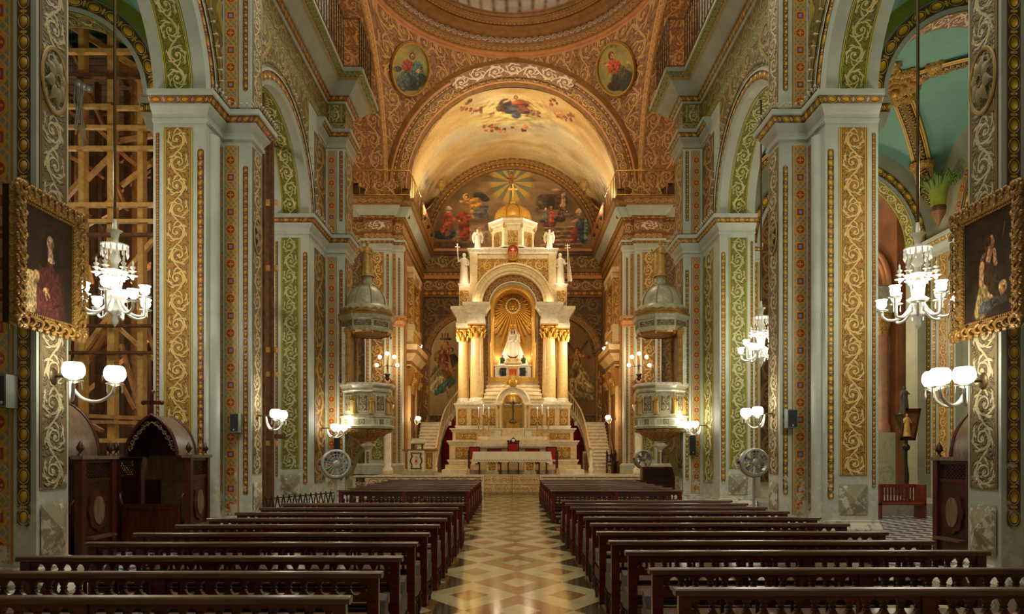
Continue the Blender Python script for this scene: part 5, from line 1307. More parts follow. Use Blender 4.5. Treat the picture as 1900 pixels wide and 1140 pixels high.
for i, (px, bs, tp) in enumerate(((888, 818, 756), (897, 814, 751), (907, 818, 756), (997, 818, 756), (1006, 814, 751), (1017, 818, 756))):
    sd = 'left' if px < 950 else 'right'
    candlestick(px, bs, tp, 39.6 if i % 3 != 1 else 39.75, '%s gilt candlestick of the three on the %s of the tabernacle' % ((('outer', 'taller middle', 'inner') if px < 950 else ('inner', 'taller middle', 'outer'))[i % 3], sd), 'gilt candlesticks on the altar')
for px, q in ((869.5, 'left'), (1034.5, 'right')):
    Y = 36.6; x = xat(px, Y); t = thing('processional_candle_stand', (x, Y, .8), 'dark wooden candle stand with gilt foot at the %s end of the altar table' % q, 'candle stand')
    b = MB(); b.lathe([(.14, 0), (.14, .06), (.07, .12), (.09, .25), (.04, .34)], GILT, (x, Y, .8), 10); b.build('foot', t)
    b = MB(); b.lathe([(.035, .34), (.035, .95), (.06, 1.0), (.03, 1.05), (.03, 1.25), (.07, 1.3)], PEWD, (x, Y, .8), 8); b.build('pole', t)
# lectern -----------------------------------------------------------------------
Y = 35.6; x0, x1 = xat(746, Y), xat(808, Y); xm = xat(773, Y)
AM = thing('ambo_lectern', (xm, Y, .8), 'marble ambo with a red crest and a book rest beside the left altar stairs', 'lectern')
b = MB(); zt = zat(834, Y)
b.box(x0, x1, Y-.2, Y+1.0, .8, 1.02, GREYM); b.box(x0+.1, x1-.08, Y, Y+.9, 1.02, zt-.08, CREAM); b.box(xm-.42, xm+.42, Y-.15, Y+.1, 1.0, zt-.08, WHITEM); b.box(x0+.02, x1, Y-.12, Y+1, zt-.1, zt, BRN); b.build('body', AM)
b = MB()
for a0, a1 in ((x0+.16, xm-.5), (xm+.5, x1-.16)): b.box(a0, a1, Y-.03, Y, 1.14, zt-.2, BRN); b.box(a0+.05, a1-.05, Y-.05, Y-.02, 1.19, zt-.25, GILTD)
b.build('gilt_panel', AM)
P = Paint(-1, 1, -1, 1, 40, 60, (232, 222, 200))
P.cap((0, -.34), (0, -.02), .22, .24, (196, 40, 36), soft=.2, wob=0); P.cap((0, -.44), (0, -.14), .05, .05, (240, 226, 200), wob=0); P.cap((-.16, -.28), (.16, -.28), .05, .05, (240, 226, 200), wob=0)
for i in range(-2, 3): P.cap((i*.11, .12), (i*.11, .5-.06*abs(i)), .035, .03, (196, 40, 36), wob=0)
zc = (1.05+zt-.1)/2
cr = P.build('crest', lambda x, y: (xm+x*.30, Y-.17, zc-y*.42), AM, mask=lambda x, y: abs(x) < .82+.14*cos(y*5.5) and abs(y) < .97-.1*abs(x)); cr['label'] = 'white shield with a red crest'
b = MB(); pts = [((.86+.14*cos(y*5.5))*.30, y*.42) for y in [-.95+.1*i for i in range(20)]]
b.tube([(xm+p, Y-.18, zc+q) for p, q in pts]+[(xm-p, Y-.18, zc+q) for p, q in pts[::-1]]+[(xm+pts[0][0], Y-.18, zc+pts[0][1])], .035, BRONZE, 6); b.build('crest_frame', cr)
b = MB(); r0, r1 = xat(763, Y), xat(786, Y); zr_ = zat(813, Y)
for q in (r0+.1, r1-.1): b.box(q-.05, q+.05, Y+.2, Y+.3, zt, zt+.3, BRN)
b.box(r0, r1, Y+.05, Y+.45, zt+.24, zt+.34, BRN); b.face(((r0-.03, Y+.0, zt+.3), (r1+.03, Y+.0, zt+.3), (r1+.03, Y+.5, zr_), (r0-.03, Y+.5, zr_)), GREYM); b.box(r0, r1, Y+.42, Y+.5, zt+.3, zr_-.01, GREYM); b.build('book_rest', AM)
# stairs ---------------------------------------------------------------------------
for sx in (-1, 1):
    nm = 'left' if sx < 0 else 'right'
    ST = thing('altar_staircase', (sx*5.1, 40, .8), 'white marble staircase with curved baluster rail climbing on the %s of the altar' % nm, 'staircase')
    b = MB(); n = 15
    for i in range(n): b.box(sx*5.85, sx*4.62, 39.9+.26*i, 44.2, .8+.21*i, .8+.21*(i+1), WHITEM); b.box(sx*5.88, sx*4.6, 39.86+.26*i, 40.0+.26*i, .8+.21*(i+1)-.05, .8+.21*(i+1), CREAM)
    b.build('steps', ST)
    ctl = [(4.55, 39.8, .8), (4.55, 40.8, 1.55), (4.52, 41.8, 2.35), (4.45, 42.7, 3.1), (4.3, 43.4, 3.75), (4.0, 43.9, 4.35), (3.6, 44.2, 4.9), (3.15, 44.3, 5.45), (2.7, 44.3, 6.0)]
    def pth(t):
        q = t*(len(ctl)-1); i = min(int(q), len(ctl)-2); f = q-i; return [ctl[i][k]*(1-f)+ctl[i+1][k]*f for k in range(3)]
    b = MB(); b.grid(lambda u, v: (lambda p, c: (sx*p[0]+c[0], p[1]+c[1], p[2]+c[2]))(pth(v), [(-.06*sx, 0, -.30), (.06*sx, 0, -.30), (.06*sx, .0, .10), (-.06*sx, .0, .10)][int(round(u*4)) % 4]), 4, 40, WHITEM, wu=True, smooth=False)
    for i in range(7): p = pth(.55+.42*i/6); b.box(sx*(p[0]-.25), sx*(p[0]+.25), p[1]+.05, p[1]+1.3, p[2]-.25, p[2], WHITEM)
    b.build('stringer', ST)
    b = MB(); b.tube([(lambda p: (sx*p[0], p[1], p[2]+1.0))(pth(i/40)) for i in range(3, 41)], .06, CREAM, 8); p = pth(.07); b.build('handrail', ST)
    b = MB(); b.tube([(sx*5.9, 40.2, 1.9), (sx*5.95, 44.0, 5.2)], .05, BRN, 6); b.build('wall_rail', ST)
    b = MB(); b.lathe([(.16, 0), (.16, .3), (.10, .36), (.13, .8), (.09, 1.0), (.14, 1.1), (.05, 1.3)], WHITEM, (sx*4.55, 39.8, .8), 12); b.build('newel_post', ST)
    for i in range(20):
        p = pth(.09+.9*i/19); b = MB(); b.lathe([(.05, .08), (.035, .14), (.06, .4), (.03, .7), (.05, .97)], CREAM, (sx*p[0], p[1], p[2]), 8); b.build('baluster', ST)
    # red curtain under the stair
    b = MB(); tops = [2.35, 3.55, 4.0, 4.35, 4.65, 4.95, 5.25]
    def ctop(u): q = u*6; i = min(int(q), 5); return tops[i]*(1-q+i)+tops[i+1]*(q-i)
    b.grid(lambda u, v: (sx*(4.52-1.3*u), 43.9+.06*sin(u*34), .82+(ctop(u)-1.0)*v), 40, 6, REDD); o = b.build('red_curtain'); tag(o, 'dark red curtain hanging under the %s altar stair' % nm, 'curtain')
b = MB(); x0, x1 = xat(1082, 41.2), xat(1093, 41.2); b.box(x0, x1, 41.2, 41.9, .8, zat(838, 41.2), GREYM); b.box(x0+.05, x1-.05, 41.17, 41.2, .95, zat(842, 41.2), BRN); tag(b.build('stone_post'), 'small marble panelled post before the right red curtain', 'post')
# prie-dieu chair and little dark table at the right stair
Y = 39.6; x0, x1 = xat(1127, Y), xat(1143, Y); t = thing('carved_armchair', ((x0+x1)/2, Y, .8), 'dark carved chair with turned finials at the foot of the right altar stairs', 'chair')
b = MB(); zt = zat(843, Y)
for X in (x0, x1): b.box(X-.04, X+.04, Y+.2, Y+.28, .8, zt, PEWD); b.lathe([(.05, 0), (.08, .06), (.03, .12), (.05, .18), (0, .24)], PEWD, (X, Y+.24, zt), 8)
b.box(x0, x1, Y+.2, Y+.28, zt-.1, zt-.02, PEWD); b.box(x0, x1, Y+.2, Y+.28, zt-.5, zt-.42, PEWD)
for i in range(6): X = x0+(x1-x0)*(i+.5)/6; b.box(X-.025, X+.025, Y+.22, Y+.26, zt-.5, zt-.08, PEWD)
b.build('backrest', t); b = MB(); b.box(x0, x1, Y-.3, Y+.25, 1.22, 1.3, PEWT); b.build('seat', t)
b = MB(); b.box(x0+.02, x0+.3, Y-.28, Y-.22, .8, 1.22, GILTD); b.box(x1-.2, x1-.1, Y-.28, Y-.2, .8, 1.22, PEWD); b.build('front_panel', t)
Y = 39.0; x0, x1 = xat(1135, Y), xat(1147, Y); t = thing('side_table', ((x0+x1)/2, Y, .8), 'small dark table beside the carved chair at the right stairs', 'table')
b = MB(); b.box(x0, x1, Y-.3, Y+.3, zat(856, Y)-.06, zat(856, Y), BLACK); b.build('tabletop', t)
for X in (x0+.05, x1-.05):
    for y in (Y-.25, Y+.25): b = MB(); b.box(X-.03, X+.03, y-.03, y+.03, .8, zat(856, Y)-.06, PEWD); b.build('leg', t)
# communion rail -------------------------------------------------------------------
def scrollwork(b, x0, x1, y, z0, z1, m, n):
    w = (x1-x0)/n; h = z1-z0
    for i in range(n):
        for q in (-1, 1):
            cx = x0+w*(i+.5); pts = []
            for k in range(22): a = k/21*2.6*pi; r = min(w*.46, h*.46)*(1-.72*k/21); pts.append((cx+q*w*.02+q*r*cos(a), y, (z0+z1)/2+(.24*h if q > 0 else -.24*h)*.6+r*.8*sin(a)))
            b.tube(pts, .014, m, 5, False)
YR = 31.3
for px0, px1, nm, lab in ((655, 897, 'altar_rail', 'low marble-topped altar rail with iron scrolls behind the left pews'), (1003, 1188, 'altar_rail', 'low marble-topped altar rail with iron scrolls behind the right pews')):
    x0, x1 = xat(px0, YR), xat(px1, YR); t = thing(nm, ((x0+x1)/2, YR, 0), lab, 'railing')
    b = MB(); b.box(x0, x1, YR-.12, YR+.12, .84, .92, WHITEM); b.build('top_rail', t)
    b = MB(); scrollwork(b, x0, x1, YR, .12, .82, BRONZE, 10); b.box(x0, x1, YR-.02, YR+.02, .06, .1, BRONZE); b.box(x0, x1, YR-.02, YR+.02, .8, .84, BRONZE); b.build('scroll_panel', t)
    for i in range(4): b = MB(); X = x0+.06+(x1-x0-.12)*i/3; b.box(X-.06, X+.06, YR-.06, YR+.06, 0, .84, WHITEM); b.build('post', t)
for px0, px1, q in ((899, 949, 'left'), (950, 1001, 'right')):
    x0, x1 = xat(px0, YR), xat(px1, YR); t = thing('altar_gate', ((x0+x1)/2, YR, 0), 'openwork brass %s leaf of the altar gate before the steps' % q, 'gate')
    b = MB(); 
    for z in (.06, .5, .88): b.box(x0, x1, YR-.015, YR+.015, z, z+.03, BRASS)
    for X in (x0, x1-.03): b.box(X, X+.03, YR-.015, YR+.015, .0, .92, BRASS)
    b.build('frame', t); b = MB(); scrollwork(b, x0+.02, x1-.02, YR, .52, .88, BRASS, 4); scrollwork(b, x0+.02, x1-.02, YR, .08, .5, BRASS, 3); b.build('scrollwork', t)
# ================================================================== PEWS
PL, PH = 3.55, .90
def scallop(b, L, z0, zt, amp, up, m, mod=.172, gaps=()):
    """board with round cut-outs along one edge; up: cut-outs in its lower edge"""
    n = int(L/mod); mod = L/n; per = 12; y0, y1 = -.018, .018; hw = mod*.36
    xs = [mod*i/per for i in range(n*per+1)]
    def e(x):
        d = abs((x % mod)-mod/2)
        c = amp*sqrt(max(0, 1-(d/hw)**2)) if d < hw else 0
        return (z0+c) if up else (zt-c)
    for i in range(len(xs)-1):
        a, c = xs[i]+1e-6, xs[i+1]-1e-6; ea, ec = e(a), e(c)
        lo = (ea, ec) if up else (z0, z0); hi = (zt, zt) if up else (ea, ec)
        for y in (y0, y1): b.face(((a, y, lo[0]), (c, y, lo[1]), (c, y, hi[1]), (a, y, hi[0])), m)
        E_ = (ea, ec); b.face(((a, y0, E_[0]), (c, y0, E_[1]), (c, y1, E_[1]), (a, y1, E_[0])), PEWT)
    return n, mod
SPOOL = [(.018, 0), (.02, .012), (.028, .02), (.016, .03), (.026, .04), (.03, .046), (.026, .052), (.016, .062), (.028, .072), (.02, .08), (.018, .092)]
def make_pew(label, group, fine=True, carved=False):
    """local frame: x along the pew (0 = aisle end), y forward, rear of the back at y = 0"""
    t = thing('pew', (0, 0, 0), label, 'pew', group)
    b = MB(); b.prism([(-.055, PH-.045), (-.05, PH-.01), (-.035, PH), (.035, PH), (.05, PH-.012), (.05, PH-.03), (.03, PH-.05), (-.03, PH-.05)], PEWT, 'x', -.03, PL+.03); b.build('cap_rail', t)
    b = MB()
    if carved:
        n, mod = scallop(b, PL, .72, PH-.05, .05, True, PEWD, .11); scallop(b, PL, .44, .55, .05, False, PEWD, .11)
    else:
        n, mod = scallop(b, PL, .772, PH-.045, .056, True, PEW, .119); scallop(b, PL, .655, .764, .054, False, PEW, .119)
    b.box(0, PL, -.012, .012, .36, .41, PEWD)
    for i in range(1, 12): X = PL*i/12; b.box(X-.014, X+.014, -.01, .01, .41, .66, PEWD)
    if not fine or carved:
        k = int(PL/mod+.5)
        for i in range(k+1):
            z0 = .56 if carved else .722
            b.lathe([(r*(.9 if carved else 1), z*(1.7 if carved else 1)) for r, z in SPOOL], PEWD, (min(max(mod*i, .02), PL-.02), 0, z0), 6)
            if carved: b.ball((min(max(mod*i, .02), PL-.02), 0, .63), .032, PEWD, 6, 4)
    b.build('back_panel', t)
    if fine and not carved:
        for i in range(1, n):
            b = MB(); b.lathe(SPOOL, PEWD, (mod*i, 0, .722), 8); b.build('spindle', t)
    for X in (.045, PL/2, PL-.045):
        b = MB(); b.box(X-.045, X+.045, -.03, .03, .02, PH-.04, PEW); b.build('post', t)
    b = MB(); b.prism([(.03, .43), (.46, .43), (.475, .445), (.46, .46), (.03, .45)], PEWT, 'x', .0, PL); b.build('seat', t)
    b = MB(); b.box(.05, PL-.05, .40, .425, .29, .43, PEWD); b.build('apron', t)
    for q, X in ((-1, .0), (1, PL-.06)):
        b = MB(); b.prism([(.0, .28), (.46, .28), (.47, .42), (.40, .50), (.43, .60), (.38, .64), (.30, .60), (.22, .5), (.0, .47)], PEWD, 'x', X, X+.06)
        b.build('end_panel', t)
        for y in (.07, .40):
            b = MB(); b.lathe([(.025, 0), (.032, .03), (.028, .05), (.036, .07), (.05, .14), (.048, .20), (.032, .235), (.05, .25), (.05, .29)], PEWD, (X+.03, y, 0), 10); b.build('leg', t)
    b = MB(); b.box(.1, PL-.1, -.32, -.14, .13, .16, PEWD); 
    for X in (.15, PL/2, PL-.15): b.box(X-.03, X+.03, -.28, -.02, 0, .13, PEWD)
    b.build('kneeler', t)
    return t
GL, GR_ = 'pews left of the centre aisle', 'pews right of the centre aisle'
LY = [4.6, 5.57, 6.42, 7.45, 8.36, 9.35, 10.3, 11.35, 12.4, 13.5]; RY = [4.88, 5.74, 6.8, 7.6, 8.5, 9.55, 10.5, 11.6, 12.55, 13.5, 14.4]
pf = make_pew('', GL, True); pc_ = make_pew('', GL, False); pk = make_pew('', GL, False, True)
used = set()
def pew(proto, side, i, Y, label):
    x = -1.12 if side < 0 else 1.02
    if side < 0: x = [-1.2, -1.17, -1.14, -1.14, -1.12, -1.1, -1.09, -1.09, -1.08, -1.06][i] if i < 10 else -1.24
    else: x = [1.10, 1.09, 1.07, 1.02, 1.0, 1.04, 1.05, 1.04, 1.02, 1.0, .98][i] if i < 11 else 1.0
    loc = (x, Y, 0) if side > 0 else (x-PL, Y, 0)
    g = GL if side < 0 else GR_
    if proto.name not in used:
        used.add(proto.name); KIDS[proto.name] = [(c, kids(c)) for c in kids(proto)]; proto.location = loc; proto['label'] = label; proto['group'] = g
    else: dup(proto, loc, label, group=g)
for side, ys, nm in ((-1, LY, 'left'), (1, RY, 'right')):
    for i, Y in enumerate(ys):
        n = len(ys)
        lab = 'dark mahogany pew with scalloped back, %s row %s of the centre aisle' % (('nearest' if i == 0 else ORD[i]+' nearest'), nm)
        pew(pf if i < 4 else pc_, side, i, Y, lab)
for side, nm in ((-1, 'left'), (1, 'right')):
    for i in range(7):
        Y = 18.6+1.25*i
        lab = ('carved lattice-backed pew leading the front block %s of the aisle' % nm) if i == 0 else 'dark pew, %s beyond the carved lattice-backed pew %s of the aisle' % (ORD[i-1], nm)
        pew(pk if i == 0 else pc_, side, 20, Y, lab)
# ================================================================== CONFESSIONALS
CONFI = wood('confessional_inner_wood', C(92, 66, 52), C(124, 94, 74), .4, (10, 10, 1))
def confessional(loc, rz, label, W=1.35, D=.95, he=1.84, ha=2.62, gothic=True):
    t = thing('confessional', loc, label, 'confessional', None, rz); h = W/2
    kw = dict(world=False)
    for q in (-1, 1):
        for y in (0, D-.1): b = MB(); b.box(q*h-.06, q*h+.06, y, y+.12, 0, he-.04, CONFR); b.build('post', t, **kw)
    b = MB(); b.box(-h, h, D-.04, D, .1, he, CONFI); b.box(-h, h, .05, D, .08, .14, CONF); b.build('back_wall', t, **kw)
    for q in (-1, 1):
        b = MB(); X = q*h
        b.box(X-.02, X+.02, .1, D-.1, .12, 1.42, CONF); b.box(X-.035, X+.035, .1, D-.1, he-.1, he-.02, CONF); b.box(X-.03, X+.03, .1, D-.1, 1.40, 1.46, CONFR)
        pts = [(D/2+.26*cos(a)*(1+.07*cos(8*a)), .92+.34*sin(a)*(1+.06*cos(8*a))) for a in [2*pi*i/32 for i in range(32)]]
        b.prism(pts, CONFR, 'x', X+q*.02, X+q*.05); pts = [(D/2+.15*cos(a), .92+.24*sin(a)) for a in [2*pi*i/24 for i in range(24)]]; b.prism(pts, HOOD, 'x', X+q*.05, X+q*.065)
        b.prism([(.14, .46), (D-.14, .46), (D-.14, .50), (.14, .50)], PEWT, 'x', X+q*.02, X+q*.16)
        p = b.build('side_panel', t, **kw)
        b = MB()
        for i in range(9):
            y = .12+(D-.24)*i/8
            for s2 in (-1, 1):
                y2 = y+s2*.28
                za, zb = 1.47, he-.1; ya, yb = y, y2
                yb = min(max(yb, .1), D-.1); zb = 1.47+(he-1.57)*abs(yb-ya)/.28 if abs(yb-ya) < .279 else zb
                b.bar((X, ya, za), (X, yb, zb), .014, .014, CONF)
        b.build('lattice_screen', p, **kw)
        b = MB(); b.box(X-.1, X+.1, -.04, D+.04, he-.04, he+.02, HOOD); b.build('cornice', t, **kw)
    # pointed hood
    hw = h-.20; N = 12
    def arcp(u):   # pointed profile from two circle arcs
        q = 2*u-1; Rr = hw*1.9; amax = math.acos((Rr-hw)/Rr); a = amax*(1-abs(q))
        return ((-(Rr-hw)+Rr*cos(a))*(1 if q > 0 else -1), Rr*sin(a))
    zt = arcp(.5)[1]; sc = (ha-he)/zt
    b = MB(); b.grid(lambda u, v: (arcp(u)[0], .02+(D-.04)*v, he+arcp(u)[1]*sc), 24, 1, HOOD); b.grid(lambda u, v: (arcp(u)[0]*.94, .02+(D-.04)*v, he-.03+arcp(u)[1]*sc*.96), 24, 1, CONF)
    for y in (.02, D-.06): b.tube([(arcp(i/24)[0], y, he+arcp(i/24)[1]*sc) for i in range(25)], .035, CONFR, 6)
    b.face([(arcp(i/24)[0], D-.03, he+arcp(i/24)[1]*sc) for i in range(25)], CONF)
    b.build('hood', t, **kw)
    b = MB()
    for q in (-1, 1):
        for i in range(6):
            u = .5+q*(.06+.068*i); x, z = arcp(u); x *= .84; z = z*sc*.86-.02
            pts = [(x+.055*(1-k/14*.75)*cos(k*.5+i)*q, .03, he+z+.055*(1-k/14*.75)*sin(k*.5+i)) for k in range(15)]
            b.tube(pts, .012, HOOD, 5, False)
    b.tube([(arcp(i/24)[0]*.8, .03, he+arcp(i/24)[1]*sc*.82) for i in range(2, 23)], .014, HOOD, 5); b.build('tracery', t, **kw)
    b = MB(); z = ha; b.box(-.035, .035, .03, .09, z-.05, z+.42, CONFR); b.box(-.16, .16, .03, .09, z+.20, z+.27, CONFR)
    for p in ((-.17, z+.235), (.17, z+.235), (0, z+.43)): b.ball((p[0], .06, p[1]), .05, CONFR, 8, 5, sy=.6)
    b.build('cross', t, **kw)
    for q in (-1, 1):
        for y in (.06, D-.06): b = MB(); b.lathe([(.05, 0), (.03, .03), (.02, .06), (.055, .10), (.06, .13), (.045, .17), (.02, .22), (0, .25)], CONF, (q*h, y, he+.02), 10); b.build('finial', t, **kw)
    # half door and seat
    b = MB(); b.box(-h+.14, h-.14, .0, .04, .06, .92, CONFR)
    for x0, x1 in ((-h+.2, -.03), (.03, h-.2)):
        for fr in ((x0, x1, .2, .22), (x0, x1, .82, .84)): b.box(fr[0], fr[1], -.012, .0, fr[2], fr[3], CONF)
        for X in (x0, x1): b.box(X-.01, X+.01, -.012, 0, .2, .84, CONF)
    b.build('half_door', t, **kw)
    for q in (-1, 1): b = MB(); b.tube([(q*(h-.14), .0, .90), (q*(h-.12), -.02, 1.02), (q*(h-.09), .03, 1.10), (q*(h-.06), .12, 1.12)], .03, CONFR, 8); b.build('door_bracket', t, **kw)
    b = MB(); b.box(-h+.2, h-.2, .5, D-.04, .45, .52, CONF); b.box(-.3, .3, D-.07, D-.04, .52, 1.3, HOOD); b.build('seat', t, **kw)
    b = MB(); b.box(-h+.17, -h+.47, D-.10, D-.05, .75, 1.35, CONFR); b.box(-h+.22, -h+.42, D-.12, D-.1, .82, 1.28, CONF); b.build('inner_door', t, **kw)
    return t
confessional((-6.95, 13.0, 0), .06, 'open gothic wooden confessional with cross and carved tracery in front of the left pillar')
confessional((-7.78, 11.05, 0), 0, 'dark confessional with rounded hood half hidden by the near left pillar', he=1.82, ha=2.72)
confessional((7.78, 10.6, 0), 0, 'dark confessional with lattice screen half hidden by the near right pillar', he=1.80, ha=2.68)
# ================================================================== CHANDELIERS AND SCONCES
def chandelier(loc, label, on=8):
    """loc = bottom pendant"""
    x, y, z = loc; t = thing('crystal_chandelier', loc, label, 'chandelier', 'crystal chandeliers in the side arches')
    b = MB(); b.lathe([(.0, 0), (.03, .05), (.06, .12), (.04, .2), (.10, .26), (.12, .3), (.05, .36), (.07, .45), (.16, .52), (.18, .55), (.07, .62), (.05, .8), (.12, .85), (.05, .9), (.14, .98), (.16, 1.0), (.05, 1.04), (.06, 1.14), (.10, 1.2), (.07, 1.3), (.06, 1.38), (.22, 1.42), (.23, 1.45), (.06, 1.46), (.05, 1.55), (.08, 1.66), (.13, 1.70), (.04, 1.72), (.03, 1.9)], CRYST, loc, 16); b.build('stem', t)
    b = MB(); b.tube([(x, y, z+1.9), (x, y, z+9.0)], .025, BRONZE, 6); b.build('suspension_rod', t)
    arm_end = []
    for i in range(8):
        a = 2*pi*i/8+.25; lo = i % 2; ca, sa = cos(a), sin(a); r1 = .56 if lo else .48; zt = .46 if lo else .62
        b = MB(); b.tube(smooth([(x+ca*r, y+sa*r, z+h) for r, h in ((.06, .56), (.14, .38), (.28, .24), (.44, .22), (.53*r1/.54, .30), (r1, zt-.06))]), .024, CRYST, 6); b.build('arm', t)
        b = MB(); b.lathe([(.02, 0), (.10, .02), (.11, .03), (.03, .04), (.03, .07)], CRYST, (x+ca*r1, y+sa*r1, z+zt-.08), 10); c_ = b.build('drip_pan', t)
        b = MB(); b.lathe([(.03, 0), (.07, .03), (.085, .08), (.075, .12), (.10, .16), (.03, .13), (0, .12)], BULBON, (x+ca*r1, y+sa*r1, z+zt-.02), 10); b.build('lit_shade', c_)
        for k in range(3):
            b = MB(); aa = a+(k-1)*.16; b.lathe([(0, 0), (.012, .03), (.006, .09), (.006, .12)], CRYST, (x+cos(aa)*r1*.97, y+sin(aa)*r1*.97, z+zt-.2), 6); b.build('pendant', t)
    for i in range(6):
        a = 2*pi*i/6+.5; ca, sa = cos(a), sin(a); b = MB()
        b.tube(smooth([(x+ca*.08, y+sa*.08, z+.6), (x+ca*.12, y+sa*.12, z+.85), (x+ca*.20, y+sa*.20, z+.95), (x+ca*.28, y+sa*.28, z+.88), (x+ca*.28, y+sa*.28, z+.94)]), .016, CRYST, 6)
        b.lathe([(.05, 0), (.09, .02), (.02, .04), (.03, .08), (.07, .1), (.02, .12), (.05, .17), (.015, .2), (.02, .25), (0, .3)], CRYST, (x+ca*.28, y+sa*.28, z+.92), 8); b.build('spire', t)
    for i in range(14): a = 2*pi*i/14; b = MB(); b.lathe([(0, 0), (.02, .05), (.01, .1), (.018, .14), (.006, .2)], CRYST, (x+cos(a)*.21, y+sin(a)*.21, z+1.23), 6); b.build('pendant', t)
    lamp('chandelier_light', 'POINT', (x, y, z+.75), LP['ch'], NEUT, .25)
LP = dict(ch=260, sc=34, sc2=34)
cl = at(213, 608, 12.0); cr_ = at(1703, 614, 12.0); cf = at(1412, 682, 19.6)
chandelier(cl, 'lit crystal chandelier hanging before the timber shoring in the left arch'); chandelier(cr_, 'lit crystal chandelier hanging in the right arch beside the framed painting'); chandelier(cf, 'small distant lit chandelier half hidden behind the right pillar')
def sconce(p, n, globes, label, grp='double globe wall lamps', warm=False, e=34):
    """p on the wall, n outward plan direction; globes = plan angles from n"""
    x, y, z = p; t = thing('globe_wall_lamp', p, label, 'wall lamp', grp); base = math.atan2(n[1], n[0])
    b = MB(); b.ball(p, .10, BRONZE, 12, 6, sx=.4 if abs(n[0]) > .5 else 1, sy=1 if abs(n[0]) > .5 else .4, sz=1.25); b.tube([p, (x+n[0]*.3, y+n[1]*.3, z)], .018, BRONZE, 6); b.build('wall_plate', t)
    for g, r in globes:
        a = base+g; gx, gy = x+n[0]*.12+cos(a)*r, y+n[1]*.12+sin(a)*r; gz = z-.02
        b = MB(); m0 = (x+n[0]*.22, y+n[1]*.22, z-.02)
        q = lambda f, h: (m0[0]+(gx-m0[0])*f, m0[1]+(gy-m0[1])*f, z+h)
        b.tube(smooth([m0, q(.08, -.16), q(.3, -.29), q(.62, -.32), q(.9, -.24), (gx, gy, gz-.10)]), .022, CRYST, 7); b.build('arm', t)
        b = MB(); b.lathe([(.03, -.10), (.10, -.08), (.11, -.07), (.04, -.06)], CRYST, (gx, gy, gz), 12)
        for k in range(6): aa = pi*k/3; b.lathe([(0, -.2), (.012, -.17), (.006, -.08)], CRYST, (gx+.095*cos(aa), gy+.095*sin(aa), gz), 5)
        h_ = b.build('globe_holder', t)
        b = MB(); b.lathe([(.05, -.05), (.10, -.03), (.128, .02), (.13, .07), (.118, .12), (.095, .15), (.085, .155), (0, .15)], GLOBE if not warm else BULBW, (gx, gy, gz), 16); b.build('glass_globe', h_)
    lamp('sconce_light', 'POINT', (x+n[0]*.75, y+n[1]*.75-.05, z+.36), e, NEUT if not warm else WARM, .12)
sconce((-XD, 8.75, 2.86), (1, 0), ((-.75, .5), (.05, .66)), 'two-globe glass wall lamp on the near left pillar below the framed painting')
sconce((XD, 8.75, 2.80), (-1, 0), ((.75, .5), (.35, .62), (-.25, .48)), 'three-globe glass wall lamp on the near right pillar below the framed painting')
sconce((-XD, 15.75, zat(772, 15.75)), (1, 0), ((-.5, .45), (.5, .45)), 'lit globe wall lamp on the middle left pillar above the pews')
sconce((XD, 15.75, zat(768, 15.75)), (-1, 0), ((.7, .5), (-.4, .5)), 'lit globe wall lamp on the middle right pillar above the standing fan')
sconce((-XA, 23.4, zat(795, 23.4)), (1, 0), ((-.6, .5), (.1, .65), (.7, .5)), 'bright globe wall lamp beside the left pulpit')
sconce((XA, 23.4, zat(790, 23.4)), (-1, 0), ((-.6, .5), (.1, .65), (.7, .5)), 'bright globe wall lamp beside the right pulpit')
sconce((-5.9, 39.4, zat(778, 39.4)), (1, 0), ((-.5, .35), (.5, .35)), 'warm lit wall lamp above the ambo on the left chancel wall', 'warm chancel lamps', True, 40)
sconce((5.9, 39.4, zat(776, 39.4)), (-1, 0), ((-.5, .35), (.5, .35)), 'warm lit wall lamp beside the right altar stairs on the chancel wall', 'warm chancel lamps', True, 40)
